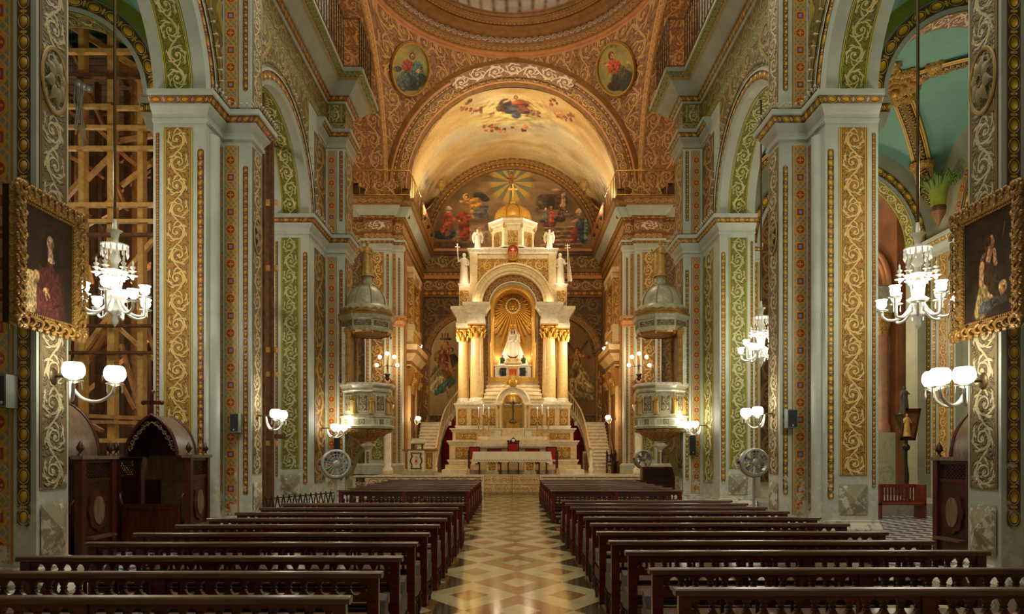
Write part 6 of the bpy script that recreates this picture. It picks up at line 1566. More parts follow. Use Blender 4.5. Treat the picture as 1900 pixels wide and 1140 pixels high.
# ================================================================== PULPITS
def pulpit(sx):
    nm = 'left' if sx < 0 else 'right'; cx, cy = sx*5.22, 24.35
    T = thing('pulpit', (cx, cy, 2.0), 'carved marble pulpit with domed canopy on the %s crossing pillar' % nm, 'pulpit'); c = (cx, cy, 0)
    b = MB(); rt = pi/8
    b.ngonlathe([(.66, 2.72), (.98, 2.78), (1.0, 2.85), (.93, 2.88), (.93, 3.14), (1.0, 3.17), (1.0, 3.22), (.84, 3.24), (.82, 4.02), (.86, 4.06), (.9, 4.1), (.9, 4.18), (.98, 4.26), (1.0, 4.3), (1.0, 4.36), (.8, 4.36), (.78, 3.3)], [GREYM, GREYM, GREYM, WHITEM, GREYM, GREYM, GREYM, GREYM, GREYM, WHITEM, GREYM, GREYM, WHITEM, WHITEM, GREYM, GREYM], c, 8, rt); b.build('tub', T)
    for i in range(8):
        a = 2*pi*i/8+pi/4; 
        if cos(a)*sx > .8: continue
        d = .84*cos(pi/8); tv = (-sin(a), cos(a)); q = lambda u, z, o: (cx+cos(a)*(d+o)+tv[0]*u, cy+sin(a)*(d+o)+tv[1]*u, z)
        b = MB()
        for w, z0, z1, o, m in ((.2, 3.34, 3.96, .02, GREYM), (.15, 3.4, 3.9, .03, SC_DARK)):
            b.quad(q(-w, z0, o), q(w, z0, o), q(w, z1, o), q(-w, z1, o), m, 1, 2); 
            for u in (-w, w): b.quad(q(u, z0, 0), q(u, z0, o), q(u, z1, o), q(u, z1, 0), m, .1, 1)
        d2 = .95*cos(pi/8)
        q2 = lambda u, z, o: (cx+cos(a)*(d2+o)+tv[0]*u, cy+sin(a)*(d2+o)+tv[1]*u, z)
        for k in (-1, 0, 1): b.quad(q2(k*.22-.09, 2.92, .0), q2(k*.22+.09, 2.92, .0), q2(k*.22+.09, 3.10, .0), q2(k*.22-.09, 3.10, .0), SC_DARK if k == 0 else GREYM, 1, 1)
        b.build('relief_panel', T)
        a2 = a+pi/8; b = MB(); figure(b, (cx+.83*cos(a2), cy+.83*sin(a2), 3.28), .72, GILTS, a2+pi/2, [[(-.1, 0, .76), (-.12, -.1, .62), (0, -.13, .64)], [(.1, 0, .76), (.12, -.1, .6), (0, -.13, .58)]], .9); b.build('corner_figure', T)
    b = MB(); b.lathe([(.10, 1.98), (.05, 2.0), (.10, 2.08), (.24, 2.16), (.26, 2.22), (.12, 2.3), (.2, 2.34), (.22, 2.36)], WHITEM, c, 16)
    b.lathe([(.24, 2.34), (.4, 2.46), (.62, 2.54), (.7, 2.62), (.85, 2.66), (.9, 2.74)], GILTD, c, 24, rip=.04, nrip=16); b.build('corbel', T)
    # sloping underside of the stair
    b = MB(); b.grid(lambda u, v: (cx+sx*(.75-.95*(1-v)**1.6*(1) + .0), cy-.15+.9*u, .55+2.1*(1-v)**.8), 6, 12, GREENP); b.build('stair_soffit', T)
    # backboard and canopy
    b = MB(); b.box(cx+sx*.62, cx+sx*.75, cy-.7, cy+.7, 4.3, 6.3, GREYM); b.box(cx+sx*.58, cx+sx*.62, cy-.55, cy+.55, 4.4, 6.2, BRN)
    for y in (-.62, .62): b.lathe([(.11, 4.3), (.11, 4.5), (.08, 4.55), (.08, 5.9), (.13, 6.1), (.13, 6.25)], GILTD, (cx+sx*.56, cy+y, 0), 10)
    b.build('backboard', T)
    b = MB(); b.ngonlathe([(.78, 6.12), (.86, 6.18), (.9, 6.3), (.9, 6.55), (.96, 6.6), (1.02, 6.72), (1.04, 6.8), (.88, 6.84)], [GILT, GREYM, GREYM, GREYM, GREYM, GILTD, GREYM], c, 8, rt)
    b.lathe([(0, 6.16), (.8, 6.14)], GILT, c, 8); cn = b.build('canopy', T)
    b = MB(); q = 0
    for i in range(8):
        a = 2*pi*i/8+pi/4; d = .9*cos(pi/8)+.01; tv = (-sin(a), cos(a)); q = lambda u, z: (cx+cos(a)*d+tv[0]*u, cy+sin(a)*d+tv[1]*u, z)
        b.quad(q(-.3, 6.34), q(.3, 6.34), q(.3, 6.52), q(-.3, 6.52), SC_DARK, 1, 2)
        d_ = MB(); d_.lathe([(0, -.12), (.05, -.05), (.03, 0)], GILT, (cx+.84*cos(a+pi/8), cy+.84*sin(a+pi/8), 6.14), 6); d_.build('canopy_pendant', cn)
    b.build('canopy_frieze', cn); b = MB()
    b.grid(lambda u, v: (cx+.94*cos(2*pi*u), cy+.94*sin(2*pi*u), 6.82+(.06+.10*abs(sin(20*pi*u)))*v), 160, 2, GILTD, wu=True); b.build('cresting', cn)
    b = MB(); b.lathe([(.86, 6.84), (.9, 6.9), (.88, 7.0), (.80, 7.1), (.72, 7.16)], GREYM, c, 24, rip=.03, nrip=8); b.lathe([(.74, 7.12)]+[(.72*cos(t), 7.14+.78*sin(t)) for t in [i*pi/20 for i in range(9)]]+[(.2, 7.86), (.14, 7.92), (.2, 8.0), (.14, 8.1), (.17, 8.2)], GREYM, c, 24)
    for i in range(8): a = 2*pi*i/8+pi/8; b.tube([(cx+.735*cos(t)*cos(a), cy+.735*cos(t)*sin(a), 7.14+.79*sin(t)) for t in [k*pi/20 for k in range(9)]], .022, GREYM2, 6)
    b.build('canopy_dome', cn)
    statue('gilded_statue', (cx, cy, 8.2), 1.25, 'gilded saint statue standing on the %s pulpit canopy' % nm, GILTS, [[(-.11, 0, .76), (-.19, -.06, .66), (-.24, -.1, .74)], [(.11, 0, .76), (.14, -.08, .62), (.03, -.13, .62)]], rz=sx*-.3)
GILTS = plain('gilded_statue_finish', C(206, 160, 76), .4, .15, .3, 10); GREENP = plain('green_stair_soffit', C(128, 134, 70), .5, 0, .2, 2); GREYM2 = plain('grey_rib', C(150, 144, 112), .4)
for sx in (-1, 1): pulpit(sx)
# ================================================================== angel lamp bearers
for sx in (-1, 1):
    nm = 'left' if sx < 0 else 'right'; loc = (sx*6.75+.25*0, 36.7, 4.55)
    def lampx(t, W, H, sx=sx):
        x, y, z = W(0, -.03*H, H*1.0)
        b = MB(); b.lathe([(.06, 0), (.15, .1), (.17, .16), (.05, .2), (.03, .3), (.03, .55), (.09, .6), (.03, .68), (.03, .95)], BRONZE, (x, y, z), 10)
        for i in range(5): a = pi*(i/4); px_, pz = .55*cos(a), .62+.62*sin(a); b.tube([(x, y, z+.6), (x+px_*.6, y-.08, z+.55), (x+px_, y-.1, z+pz-.12)], .02, BRONZE, 5)
        b.build('candelabrum', t)
        for i in range(5): a = pi*(i/4); b = MB(); b.ball((x+.55*cos(a), y-.1, z+.62+.62*sin(a)), .10, BULBW, 10, 7); b.build('lit_bulb', t)
        b = MB(); b.ball(W(0, -.012*H, .94*H), .075*H, HAIR, 10, 7, sz=1.1); b.build('hair', t)
        lamp('candelabrum_light', 'POINT', (x, y-.45, z+.95), 70, WARM, .2)
    statue('angel_lamp_bearer', loc, 1.45, 'winged angel statue carrying a five-light candelabrum behind the %s pulpit' % nm, plain('angel_paint_'+nm, C(170, 110, 66), .5), [[(-.1, 0, .76), (-.16, -.08, .84), (-.06, -.06, 1.0)], [(.1, 0, .76), (.16, -.08, .84), (.06, -.06, 1.0)]], True, extra=lampx, cat='angel lamp')
    b = MB(); b.lathe([(.12, .8), (.3, .82), (.3, 1.1), (.2, 1.2), (.2, 4.2), (.32, 4.4), (.36, 4.55)], WHITEM, (loc[0], loc[1], 0), 16); o = b.build('angel_pedestal'); tag(o, 'round stone pedestal under the %s lamp-bearing angel' % nm, 'pedestal')
# ================================================================== SPOTLIGHTS, CHANCEL SIDE TRIBUNES
for sx in (-1, 1):
    nm = 'left' if sx < 0 else 'right'
    t = thing('chancel_tribune', (sx*6.1, 41.5, .8), 'gilded wall tribune with door, pediment and pilastered window on the %s chancel wall' % nm, 'wall tribune')
    X0 = sx*6.15
    b = MB()
    def wb(d, y0, y1, z0, z1, m): b.box(X0, X0-sx*d, y0, y1, z0, z1, m)
    wb(.14, 39.9, 40.2, .8, 6.2, CREAM); wb(.14, 42.6, 42.9, .8, 6.2, CREAM); wb(.10, 40.2, 42.6, 5.5, 6.2, GILTD); wb(.04, 40.2, 42.6, .8, 5.5, BRN); b.build('door_case', t)
    for y in (39.95, 42.65):
        b = MB(); b.prism([(y-.1, 5.9), (y+.3, 5.9), (y+.3, 7.0), (y-.1, 7.0)], GILTD, 'x', X0, X0-sx*.35); b.ball((X0-sx*.35, y+.1, 6.2), .18, GILTD, 8, 6); b.ball((X0-sx*.4, y+.1, 6.8), .14, GILTD, 8, 6); b.build('console', t)
    b = MB(); b.sweep([(X0, 39.5), (X0-sx*.2, 39.5), (X0-sx*.2, 43.4), (X0, 43.4)], [(0, 7.0), (.08, 7.1), (.1, 7.3), (.4, 7.7), (.45, 7.9), (.5, 8.2), (0, 8.3)], [CREAM, BRN, CREAM, BRN, CREAM, CREAM], side=-sx); b.build('cornice', t)
    b = MB(); wb(.35, 39.7, 43.2, 8.2, 9.3, CREAM); wb(.38, 39.9, 43.0, 8.45, 9.1, GILTD); b.build('parapet', t)
    for y in (39.8, 42.5):
        b = MB(); wb(.3, y, y+.55, 9.3, 12.4, GILTD); wb(.36, y-.05, y+.6, 9.3, 9.5, CREAM); wb(.36, y-.05, y+.6, 12.2, 12.5, CREAM); b.build('pilaster', t)
    b = MB(); wb(.05, 40.3, 42.5, 9.3, 12.2, BRN); wb(.4, 39.6, 43.2, 12.5, 12.8, CREAM); wb(.3, 40.3, 42.5, 12.0, 12.5, GILTD)
    for k in range(1, 4): wb(.10, 40.3+.55*k-.04, 40.3+.55*k+.04, 9.3, 12.0, GILT)
    for k in range(1, 5): wb(.09, 40.3, 42.5, 9.3+.55*k-.03, 9.3+.55*k+.03, GILT)
    b.build('window_grille', t)
    bt = MB(); bt.tube([(sx*5.6, 41.0, 8.45), (sx*5.35, 42.0, 8.4), (sx*5.2, 43.6, 8.3)], .03, BLACK, 6); br = bt.build('spotlight_bar'); tag(br, 'thin black bar carrying three spotlights on the %s chancel wall' % nm, 'lamp bar')
    for k, (px, py, Y) in enumerate(((766, 631, 40.9), (774.5, 637, 42.2), (781, 645, 43.2)) if sx < 0 else ((1135, 631, 40.9), (1127, 639, 42.2), (1120, 648, 43.2))):
        p = at(px, py, Y); s_ = thing('spotlight', p, 'small lit spotlight, the %s of three on the %s chancel lamp bar' % (('nave-side one', 'middle one', 'altar-side one')[k], nm), 'spotlight', 'spotlights on the chancel walls')
        b = MB(); b.lathe([(.05, 0), (.10, .05), (.11, .22)], BLACK, (p[0], p[1]+.02, p[2]-.02), 10); b.tube([(p[0], p[1], p[2]), (p[0]+sx*.25, p[1]+.1, p[2]-.1)], .02, BLACK, 5); b.build('housing', s_)
        b = MB(); b.ball((p[0], p[1]-.10, p[2]+.05), .10, SPOTW, 10, 7); b.build('lamp', s_)
# gallery railings ----------------------------------------------------------------
def railing(path, z, h, label, name='gallery_railing', step=.42, r=.02, m=None, rail=None):
    t = thing(name, (path[0][0], path[0][1], z), label, 'railing'); b = MB()
    for zz_ in (z+h, z+.08): b.tube([(x, y, zz_) for x, y in path], .045 if zz_ > z+.3 else .03, rail or BRASS, 6)
    b.build('handrail', t); n = 0
    tot = sum(math.dist(path[i], path[i+1]) for i in range(len(path)-1)); step = max(step, tot/95)
    for i in range(len(path)-1):
        k = max(1, int(math.dist(path[i], path[i+1])/step))
        for j in range(k):
            f = j/k; x = path[i][0]*(1-f)+path[i+1][0]*f; y = path[i][1]*(1-f)+path[i+1][1]*f
            b = MB(); b.tube([(x, y, z), (x, y, z+h)], r, m or BRASS, 5, False); b.build('baluster', t)
for sx in (-1, 1):
    nm = 'left' if sx < 0 else 'right'
    railing([(sx*9.2, 36.9), (sx*5.6, 36.9), (sx*5.45, 40.6)], 15.85, 1.4, 'brass gallery railing on the cornice over the %s chancel pillar' % nm)
    railing([(sx*5.85, 9.0), (sx*5.85, 23.4), (sx*5.3, 23.4), (sx*5.3, 25.6)], 15.12, 1.7, 'dark railing along the top of the %s nave cornice' % nm, step=.3, r=.022, m=BRONZE, rail=BRN)
    # console block standing behind the chancel railing
    b = MB(); b.prism([(sx*6.3, 15.85), (sx*8.2, 15.85), (sx*8.0, 16.3), (sx*8.4, 16.5), (sx*8.4, 16.75), (sx*6.1, 16.75), (sx*6.1, 16.5), (sx*6.5, 16.3)], RELIEF, 'y', 37.1, 37.6); tag(b.build('stone_coping_block'), 'ornamented pedestal block behind the gallery railing over the %s chancel pillar' % nm, 'pedestal')
# ================================================================== FANS, SPEAKERS, CONSOLE
def fan(px, py, r, Y, label, rz=0, mat=None):
    x, _, z = at(px, py, Y); m = mat or GREYP; t = thing('standing_fan', (x, Y, 0), label, 'fan', None, rz); k = dict(world=False); R_ = r*Y/F
    rot = lambda p: (p[0], p[2], p[1])
    b = MB()
    def ringy(pr, n=28):
        b.grid(lambda u, v: (pr[int(round(v*(len(pr)-1)))][0]*cos(2*pi*u), pr[int(round(v*(len(pr)-1)))][1], z+pr[int(round(v*(len(pr)-1)))][0]*sin(2*pi*u)), n, len(pr)-1, m, wu=True)
    ringy([(R_*.82, -.16), (R_*.9, -.18), (R_, -.14), (R_, .14), (R_*.9, .18), (R_*.82, .14)]); ringy([(R_*.82, -.16), (R_*.82, .14)]); b.build('drum', t, **k)
    b = MB()
    for i in range(18): a = 2*pi*i/18; b.tube([(.09*cos(a), -.17, z+.09*sin(a)), (R_*.86*cos(a+.12), -.16, z+R_*.86*sin(a+.12))], .008, GREYP, 4, False)
    for rr in (.45, .65): b.tube([(R_*rr*cos(2*pi*i/24), -.17, z+R_*rr*sin(2*pi*i/24)) for i in range(25)], .006, GREYP, 4, False)
    b.ball((0, -.17, z), .09, GREYP, 12, 6, sy=.35); b.build('grille', t, **k)
    for i in range(5):
        a = 2*pi*i/5+.2; b = MB(); b.grid(lambda u, v: ((.06+R_*.7*v)*cos(a+(u-.5)*.55), -.03+.10*(u-.5), z+(.06+R_*.7*v)*sin(a+(u-.5)*.55)), 4, 4, GREYP); b.build('blade', t, **k)
    b = MB(); b.ball((0, .05, z), .11, GREYP, 10, 6, sy=1.4); b.build('motor', t, **k)
    b = MB(); b.tube([(R_*1.07*cos(a), 0, z+R_*1.07*sin(a)) for a in [pi*(1.0+i/20) for i in range(21)]], .022, m, 6)
    for q in (-1, 1): b.ball((q*R_*1.05, 0, z), .045, BLACK, 8, 5)
    b.build('yoke', t, **k)
    b = MB(); b.tube([(0, 0, 0), (0, 0, z-R_*1.07)], .035, m, 8); b.build('pole', t, **k)
    b = MB(); b.lathe([(.3, 0), (.3, .03), (.08, .06), (.04, .2)], m, (0, 0, 0), 20); b.build('base', t, **k)
fan(623, 861, 27, 17.2, 'grey drum fan on a pole in front of the left pulpit', .35); fan(1399, 858, 26, 17.6, 'grey drum fan on a pole beside the right pillar', -.1); fan(1192, 852, 17, 28.2, 'smaller drum fan behind the wooden console under the right pulpit', .3)
def speaker(px, py, wpx, hpx, Y, yface, label):
    x, _, z = at(px, py, Y); w, h = wpx*Y/F/2, hpx*Y/F/2; t = thing('loudspeaker', (x, yface, z), label, 'speaker', 'wall loudspeakers')
    b = MB(); b.box(x-w, x+w, yface-.22, yface-.02, z-h, z+h, plain('speaker_case', C(120, 124, 108), .5) if wpx > 12 else BLACK); b.build('cabinet', t)
    b = MB(); b.box(x-w*.82, x+w*.82, yface-.235, yface-.21, z-h*.86, z+h*.9, BLACK); b.ball((x, yface-.238, z-h*.72), .022, GREYP, 8, 5, sy=.3); b.build('grille', t)
    b = MB(); b.box(x-.03, x+.03, yface-.03, yface, z-.05, z+.05, IRON); b.build('bracket', t)
speaker(433, 785, 17, 36, 15.2, 15.45, 'grey framed loudspeaker on the middle left pillar'); speaker(1472, 777, 19, 35, 15.2, 15.45, 'grey framed loudspeaker on the middle right pillar'); speaker(1286, 827, 9, 36, 23.9, 24.1, 'slim black loudspeaker on the pillar next to the right pulpit'); speaker(1, 725, 13, 62, 8.2, 8.45, 'dark loudspeaker cut off at the left edge, on the near left pillar'); speaker(624, 827, 8, 34, 23.9, 24.1, 'slim dark loudspeaker on the pillar behind the left standing fan')
Y = 27.4; x0, x1 = xat(1192, Y), xat(1258, Y); t = thing('wooden_console', ((x0+x1)/2, Y, 0), 'dark red wooden console with sloping side under the right pulpit', 'console')
zt = zat(867, Y); b = MB(); b.box(x0, x1-.25, Y, Y+.5, 0, zt, PEW); b.prism([(x1-.25, 0), (x1+.1, 0), (x1+.1, zt-.5), (x1-.25, zt)], PEW, 'y', Y+.02, Y+.5); b.build('case', t)
b = MB(); b.box(x0-.3, x1+.15, Y-.4, Y+.02, zt-.62, zt-.52, PEWD); b.build('shelf', t); b = MB(); b.box(x0+.05, x1-.3, Y-.012, Y, zt-.45, zt-.1, PEWD); b.build('front_panel', t)
# left iron barrier ----------------------------------------------------------------
pa, pb = (-6.55, 16.9), (-5.95, 22.6); pa = (xat(492, 17.6), 17.6); pb = (xat(622, 20.6), 20.6)
t = thing('iron_barrier', (pa[0], pa[1], 0), 'low criss-cross iron barrier between the left pillars', 'barrier')
L = math.dist(pa, pb); D_ = lambda s_, z: (pa[0]+(pb[0]-pa[0])*s_/L, pa[1]+(pb[1]-pa[1])*s_/L, z)
n = 13; b = MB(); b.tube([D_(0, .72), D_(L, .72)], .016, IRON, 6); b.tube([D_(0, .1), D_(L, .1)], .014, IRON, 6); b.build('rail', t)
for i in range(n):
    s0, s1 = L*i/n, L*(i+1)/n; b = MB(); b.bar(D_(s0, 0), D_(s1, .78), .03, .012, IRON); b.bar(D_(s1, 0), D_(s0, .78), .03, .012, IRON); b.build('cross_bar', t)
# ================================================================== FRAMED PAINTINGS ON THE NEAR PILLARS
def big_painting(sx, paint, label):
    X = sx*(XD-.03); ya, yb = 7.95, 9.2; z0, z1 = 3.38, 5.06; fw = .19
    t = thing('framed_painting', (X, (ya+yb)/2, z0), label, 'painting')
    P = Paint(0, 100, 0, 140, 110, 154, (40, 28, 22)); paint(P)
    f = lambda x, y: (X-sx*.05, ((ya+fw)+(yb-ya-2*fw)*(x/100 if sx < 0 else 1-x/100)), z1-fw-(z1-z0-2*fw)*y/140)
    P.build('canvas', f, t, OILS)
    b = MB(); c = [(ya, z0), (yb, z0), (yb, z1), (ya, z1)]
    prof = [(0, 0), (.02, .05), (.06, .10), (.12, .11), (.16, .07), (.19, .06), (.19, .03)]
    for k in range(4):
        p, q = c[k], c[(k+1) % 4]; cy, cz = (ya+yb)/2, (z0+z1)/2
        def cor(p, o): return (p[0]+(o if p[0] < cy else -o), p[1]+(o if p[1] < cz else -o))
        for (o0, h0), (o1, h1) in zip(prof, prof[1:]):
            a, e = cor(p, o0), cor(q, o0); a1, e1 = cor(p, o1), cor(q, o1)
            b.face(((X-sx*h0, *a), (X-sx*h0, *e), (X-sx*h1, *e1), (X-sx*h1, *a1)), GILTD, [(0, 0), (8, 0), (8, .6), (0, .6)])
    b.box(X+sx*.10, X, ya+.03, yb-.03, z0+.03, z1-.03, CONF)
    b.build('frame', t)
    b = MB(); rnd = random.Random(3)   # carved acanthus running round the frame
    per = []
    for k in range(4):
        p, q = c[k], c[(k+1) % 4]; n = 10 if k % 2 == 0 else 13
        for i in range(n): f_ = (i+.5)/n; per.append((p[0]*(1-f_)+q[0]*f_, p[1]*(1-f_)+q[1]*f_, k))
    for j, (y, z, k) in enumerate(per):
        inn = {0: (0, 1), 1: (-1, 0), 2: (0, -1), 3: (1, 0)}[k]; yy, zz_ = y+inn[0]*.06, z+inn[1]*.06; tg = (inn[1], -inn[0])
        q = 1 if j % 2 else -1
        pts = []
        for m_ in range(12): a = m_*.48; r = .075*(1-m_/14); pts.append((X-sx*(.11+.02*sin(a)), yy+(inn[0]*cos(a)*q+tg[0]*sin(a))*r, zz_+(inn[1]*cos(a)*q+tg[1]*sin(a))*r))
        b.tube(pts, [.022*(1-.5*i/11) for i in range(12)], GILTO, 6)
        for m_ in (-1, 1): b.ball((X-sx*.10, yy-inn[0]*.06+tg[0]*.05*m_, zz_-inn[1]*.06+tg[1]*.05*m_), .034, GILTO, 6, 4, sx=.7)
    for (y, z) in c: 
        for m_ in range(6): a = m_*pi/3; b.ball((X-sx*.10, y+.07*cos(a)+(.07 if y < 8.6 else -.07), z+.07*sin(a)+(.07 if z < 4 else -.07)), .05, GILTO, 8, 5, sx=.7)
    b.build('carved_scrollwork', t)
    b = MB()
    for k in range(4):
        p, q = c[k], c[(k+1) % 4]; n = 26; b = MB()
        for i in range(n): f_ = .13+.74*(i+.5)/n; y = p[0]*(1-f_)+q[0]*f_; z = p[1]*(1-f_)+q[1]*f_; inn = {0: (0, 1), 1: (-1, 0), 2: (0, -1), 3: (1, 0)}[k]; b.ball((X-sx*.07, y+inn[0]*.175, z+inn[1]*.175), .018, GILTO, 6, 4)
        b.build('beaded_edge', t)
def nun(P):
    P.clouds((56, 42, 36), 4, 3); P.ell(50, 40, 22, 26, (74, 54, 40), soft=.9, a=.8)
    P.ell(46, 110, 34, 40, (84, 40, 38)); P.cap((50, 62), (50, 120), 22, 34, (92, 44, 42)); P.ell(52, 38, 13, 17, (28, 20, 18)); P.cap((40, 40), (36, 66), 6, 10, (28, 20, 18)); P.cap((64, 40), (66, 66), 6, 9, (28, 20, 18))
    P.ell(52, 39, 8, 11, (196, 156, 122)); P.ell(56, 42, 4, 8, (150, 108, 82), soft=.6, a=.7); P.cap((52, 50), (53, 60), 5.5, 6, (186, 146, 114)); P.ell(54, 62, 8, 4, (206, 176, 136)); P.ell(49, 37, 1.6, 1, (50, 34, 28)); P.ell(55.5, 37, 1.5, 1, (50, 34, 28)); P.ell(52.5, 45, 2.2, .9, (140, 70, 58)); P.cap((52.5, 37), (53, 42), .9, 1.2, (170, 128, 98))
    P.cap((24, 92), (42, 106), 8, 6, (84, 40, 34)); P.ell(22, 90, 8, 10, (196, 152, 100), 20); P.cap((10, 96), (10, 128), 13, 14, (206, 176, 118), soft=.12, wob=.05); P.ell(42, 104, 7, 4, (200, 150, 112), -20); P.cap((44, 104), (50, 112), 2.2, 1.6, (200, 150, 112)); P.cap((40, 106), (44, 116), 2.2, 1.6, (196, 146, 108))
def hermit(P):
    P.clouds((52, 40, 34), 4, 9); P.ell(58, 100, 30, 34, (54, 44, 36), soft=.8)
    P.cap((48, 62), (46, 104), 15, 17, (120, 92, 50)); P.cap((52, 62), (56, 100), 13, 16, (66, 48, 36)); P.ell(52, 44, 9, 14, (70, 44, 30)); P.ell(56, 40, 7, 9, (198, 142, 100)); P.cap((58, 33), (61, 42), 4, 4, (186, 128, 90)); P.cap((62, 40), (63, 42), 1.2, 1.2, (176, 116, 82)); P.ell(50, 36, 8, 8, (64, 40, 26), 20); P.cap((54, 50), (52, 60), 5, 6, (190, 138, 100))
    P.cap((38, 66), (36, 90), 6, 5, (204, 150, 108)); P.cap((36, 90), (52, 110), 5, 3.6, (204, 150, 108)); P.ell(56, 112, 5, 3.4, (200, 146, 104), 20); P.cap((66, 70), (64, 54), 4, 3, (190, 136, 98)); P.ell(63, 52, 3.4, 4, (196, 142, 102))
    P.cap((40, 104), (34, 128), 12, 14, (150, 128, 78)); P.ell(48, 124, 20, 9, (74, 78, 78), -10); P.ell(80, 104, 9, 10, (190, 150, 92)); P.ell(79, 110, 6, 5, (150, 112, 66)); P.ell(83, 104, 2, 2.4, (60, 40, 26)); P.ell(70, 120, 22, 7, (60, 54, 46)); P.cap((84, 20), (80, 40), .8, .8, (140, 110, 70))
big_painting(-1, nun, 'gilt-framed dark portrait of a veiled woman with a paper on the left pillar')
big_painting(1, hermit, 'gilt-framed dark painting of a seated bare-armed figure on the right pillar')
# ================================================================== TIMBER SHORING IN THE LEFT AISLE
SH = thing('timber_shoring', (-10.5, 17.0, 0), 'tall wooden shoring of posts, rails and braces filling the left aisle', 'scaffolding')
nb = [0]
def beam(p, q, w, h, m, name='beam'):
    nb[0] += 1; b = MB(); b.bar(p, q, w, h, m); b.build(name, SH)
def pbeam(a, c, Y, w, m, dy=0, name='beam'):
    p = at(a[0], a[1], Y); q = at(c[0], c[1], Y+dy); beam(p, q, w*.78*Y/F, .11, m, name)
Y = 16.3
for px, w_, m in ((155, 10, PINE), (210, 13, PINE), (264, 10, PINE)):   # main posts
    x = xat(px, Y); beam((x, Y, 0), (x, Y, 13.2), w_*Y/F, .2, m, 'post')
for px, dy, w_, m in ((182, 1.6, 9, PINED), (236, 2.0, 9, PINED), (138, 2.5, 8, PINED), (250, 1.2, 6, PINER), (286, 2.4, 9, PINED), (198, 3.4, 9, PINED)):
    x = xat(px, Y+dy); beam((x, Y+dy, 0), (x, Y+dy, 11.6), w_*.8*Y/F, .15, m, 'post')
for (x0, y0_, x1, y1_, w_, m) in ((110, 198, 208, 198, 9, PINE), (208, 201, 290, 201, 9, PINE), (110, 236, 290, 238, 8, PINE), (110, 276, 290, 276, 9, PINE), (110, 381, 300, 381, 10, PINE), (110, 411, 300, 411, 8, PINE), (110, 436, 300, 436, 7, PINED), (110, 605, 300, 605, 6, PINED), (110, 770, 300, 778, 9, PINER), (110, 782, 300, 786, 8, PINER), (110, 818, 300, 818, 10, PINE), (110, 96, 250, 96, 10, PINE), (110, 140, 290, 142, 9, PINED), (110, 655, 300, 655, 7, PINED)):
    pbeam((x0, y0_), (x1, y1_), Y-.18, w_, m, name='rail')
for (x0, y0_, x1, y1_, w_, m, dy) in ((120, 40, 275, 140, 14, PINE, .2), (120, 20, 160, 60, 10, PINER, .4), (222, 110, 255, 150, 8, PINER, .3), (120, 370, 165, 318, 10, PINER, .2), (150, 345, 205, 290, 8, PINER, .1), (215, 262, 300, 250, 9, PINER, .2), (120, 286, 150, 302, 8, PINER, .3), (180, 238, 208, 264, 9, PINER, .3), (225, 284, 250, 305, 9, PINER, .4), (225, 345, 290, 295, 8, PINE, .5), (216, 340, 235, 390, 5, PINER, .1), (165, 310, 190, 330, 6, PINER, .5), (127, 80, 150, 130, 6, PINER, .3), (165, 175, 195, 240, 6, PINER, .3), (120, 200, 150, 225, 8, PINER, .5), (222, 520, 290, 440, 10, PINE, .1), (200, 592, 140, 672, 11, PINE, .1), (208, 600, 150, 690, 8, PINER, .3), (222, 610, 300, 680, 8, PINE, .3), (225, 640, 262, 770, 7, PINER, .2), (165, 470, 182, 520, 6, PINED, .4), (165, 490, 200, 460, 7, PINED, .4), (268, 600, 290, 660, 6, PINER, .4), (214, 690, 250, 760, 6, PINER, .6), (120, 760, 190, 800, 8, PINER, .4), (220, 860, 300, 930, 8, PINE, .4), (215, 880, 190, 960, 8, PINE, .2), (280, 300, 300, 330, 7, PINER, .4)):
    pbeam((x0, y0_), (x1, y1_), Y+dy, w_, m, -.1, 'brace')
rnd = random.Random(11)
for Yb, cnt in ((18.6, 16), (20.8, 14)):
    for i in range(cnt):
        x = -7.9-6.4*rnd.random(); z = .5+11*rnd.random(); L_ = 1.2+2*rnd.random(); a = rnd.choice((0, pi/2, .8, -.8, .5, 2.2))
        beam((x, Yb+rnd.random(), z), (x+L_*cos(a), Yb+rnd.random(), z+L_*sin(a)), .14, .12, rnd.choice((PINED, PINER, PINED)), 'brace')
BOARD = wood('board_timber', C(70, 46, 26), C(108, 74, 42), .8, (1, 1, .3))
b = MB()
for i in range(34):
    x = -7.85-.2*i; b.box(x, x-.185, 22.6+.02*(i % 3), 22.68, 0, 12.0, BOARD)
b.build('added_board_wall', SH)  # boards added as a dark backing, in place of deep shade behind the timbers
b = MB()
for i in range(20): y = 16.75+.3*i; b.box(-7.85, -14.4, y, y+.28, 11.75, 11.8, BOARD)
b.build('added_plank_deck', SH)  # planks added overhead to darken the bay behind the shoring
for px, Y in ((489, 18.2), (497, 21.0), (505, 19.5)):
    x = xat(px, Y); beam((x, Y, 0), (x, Y, 11.5), .09, .1, PINED, 'post')
for py in (376, 498, 650, 695, 823): beam(at(470, py, 19.9), at(515, py, 19.9), .14, .14, PINE, 'rail')
b = MB()    # small cluster of cables on the shoring
for i in range(5): x, y, z = at(140+i*4, 150+i*3, 16.0); b.tube([(x, y, z), (x+.05*sin(i), y-.05, z-.5), (x+.12*cos(i*2), y-.03, z-1.0-.1*i)], .018, GREYP, 5)
for i in range(3): b.ball(at(148+i*9, 155+i*5, 15.95), .09, GREYP, 8, 6)
tag(b.build('cable_bundle'), 'hanging bundle of grey cables and fittings on the timber shoring', 'cables')
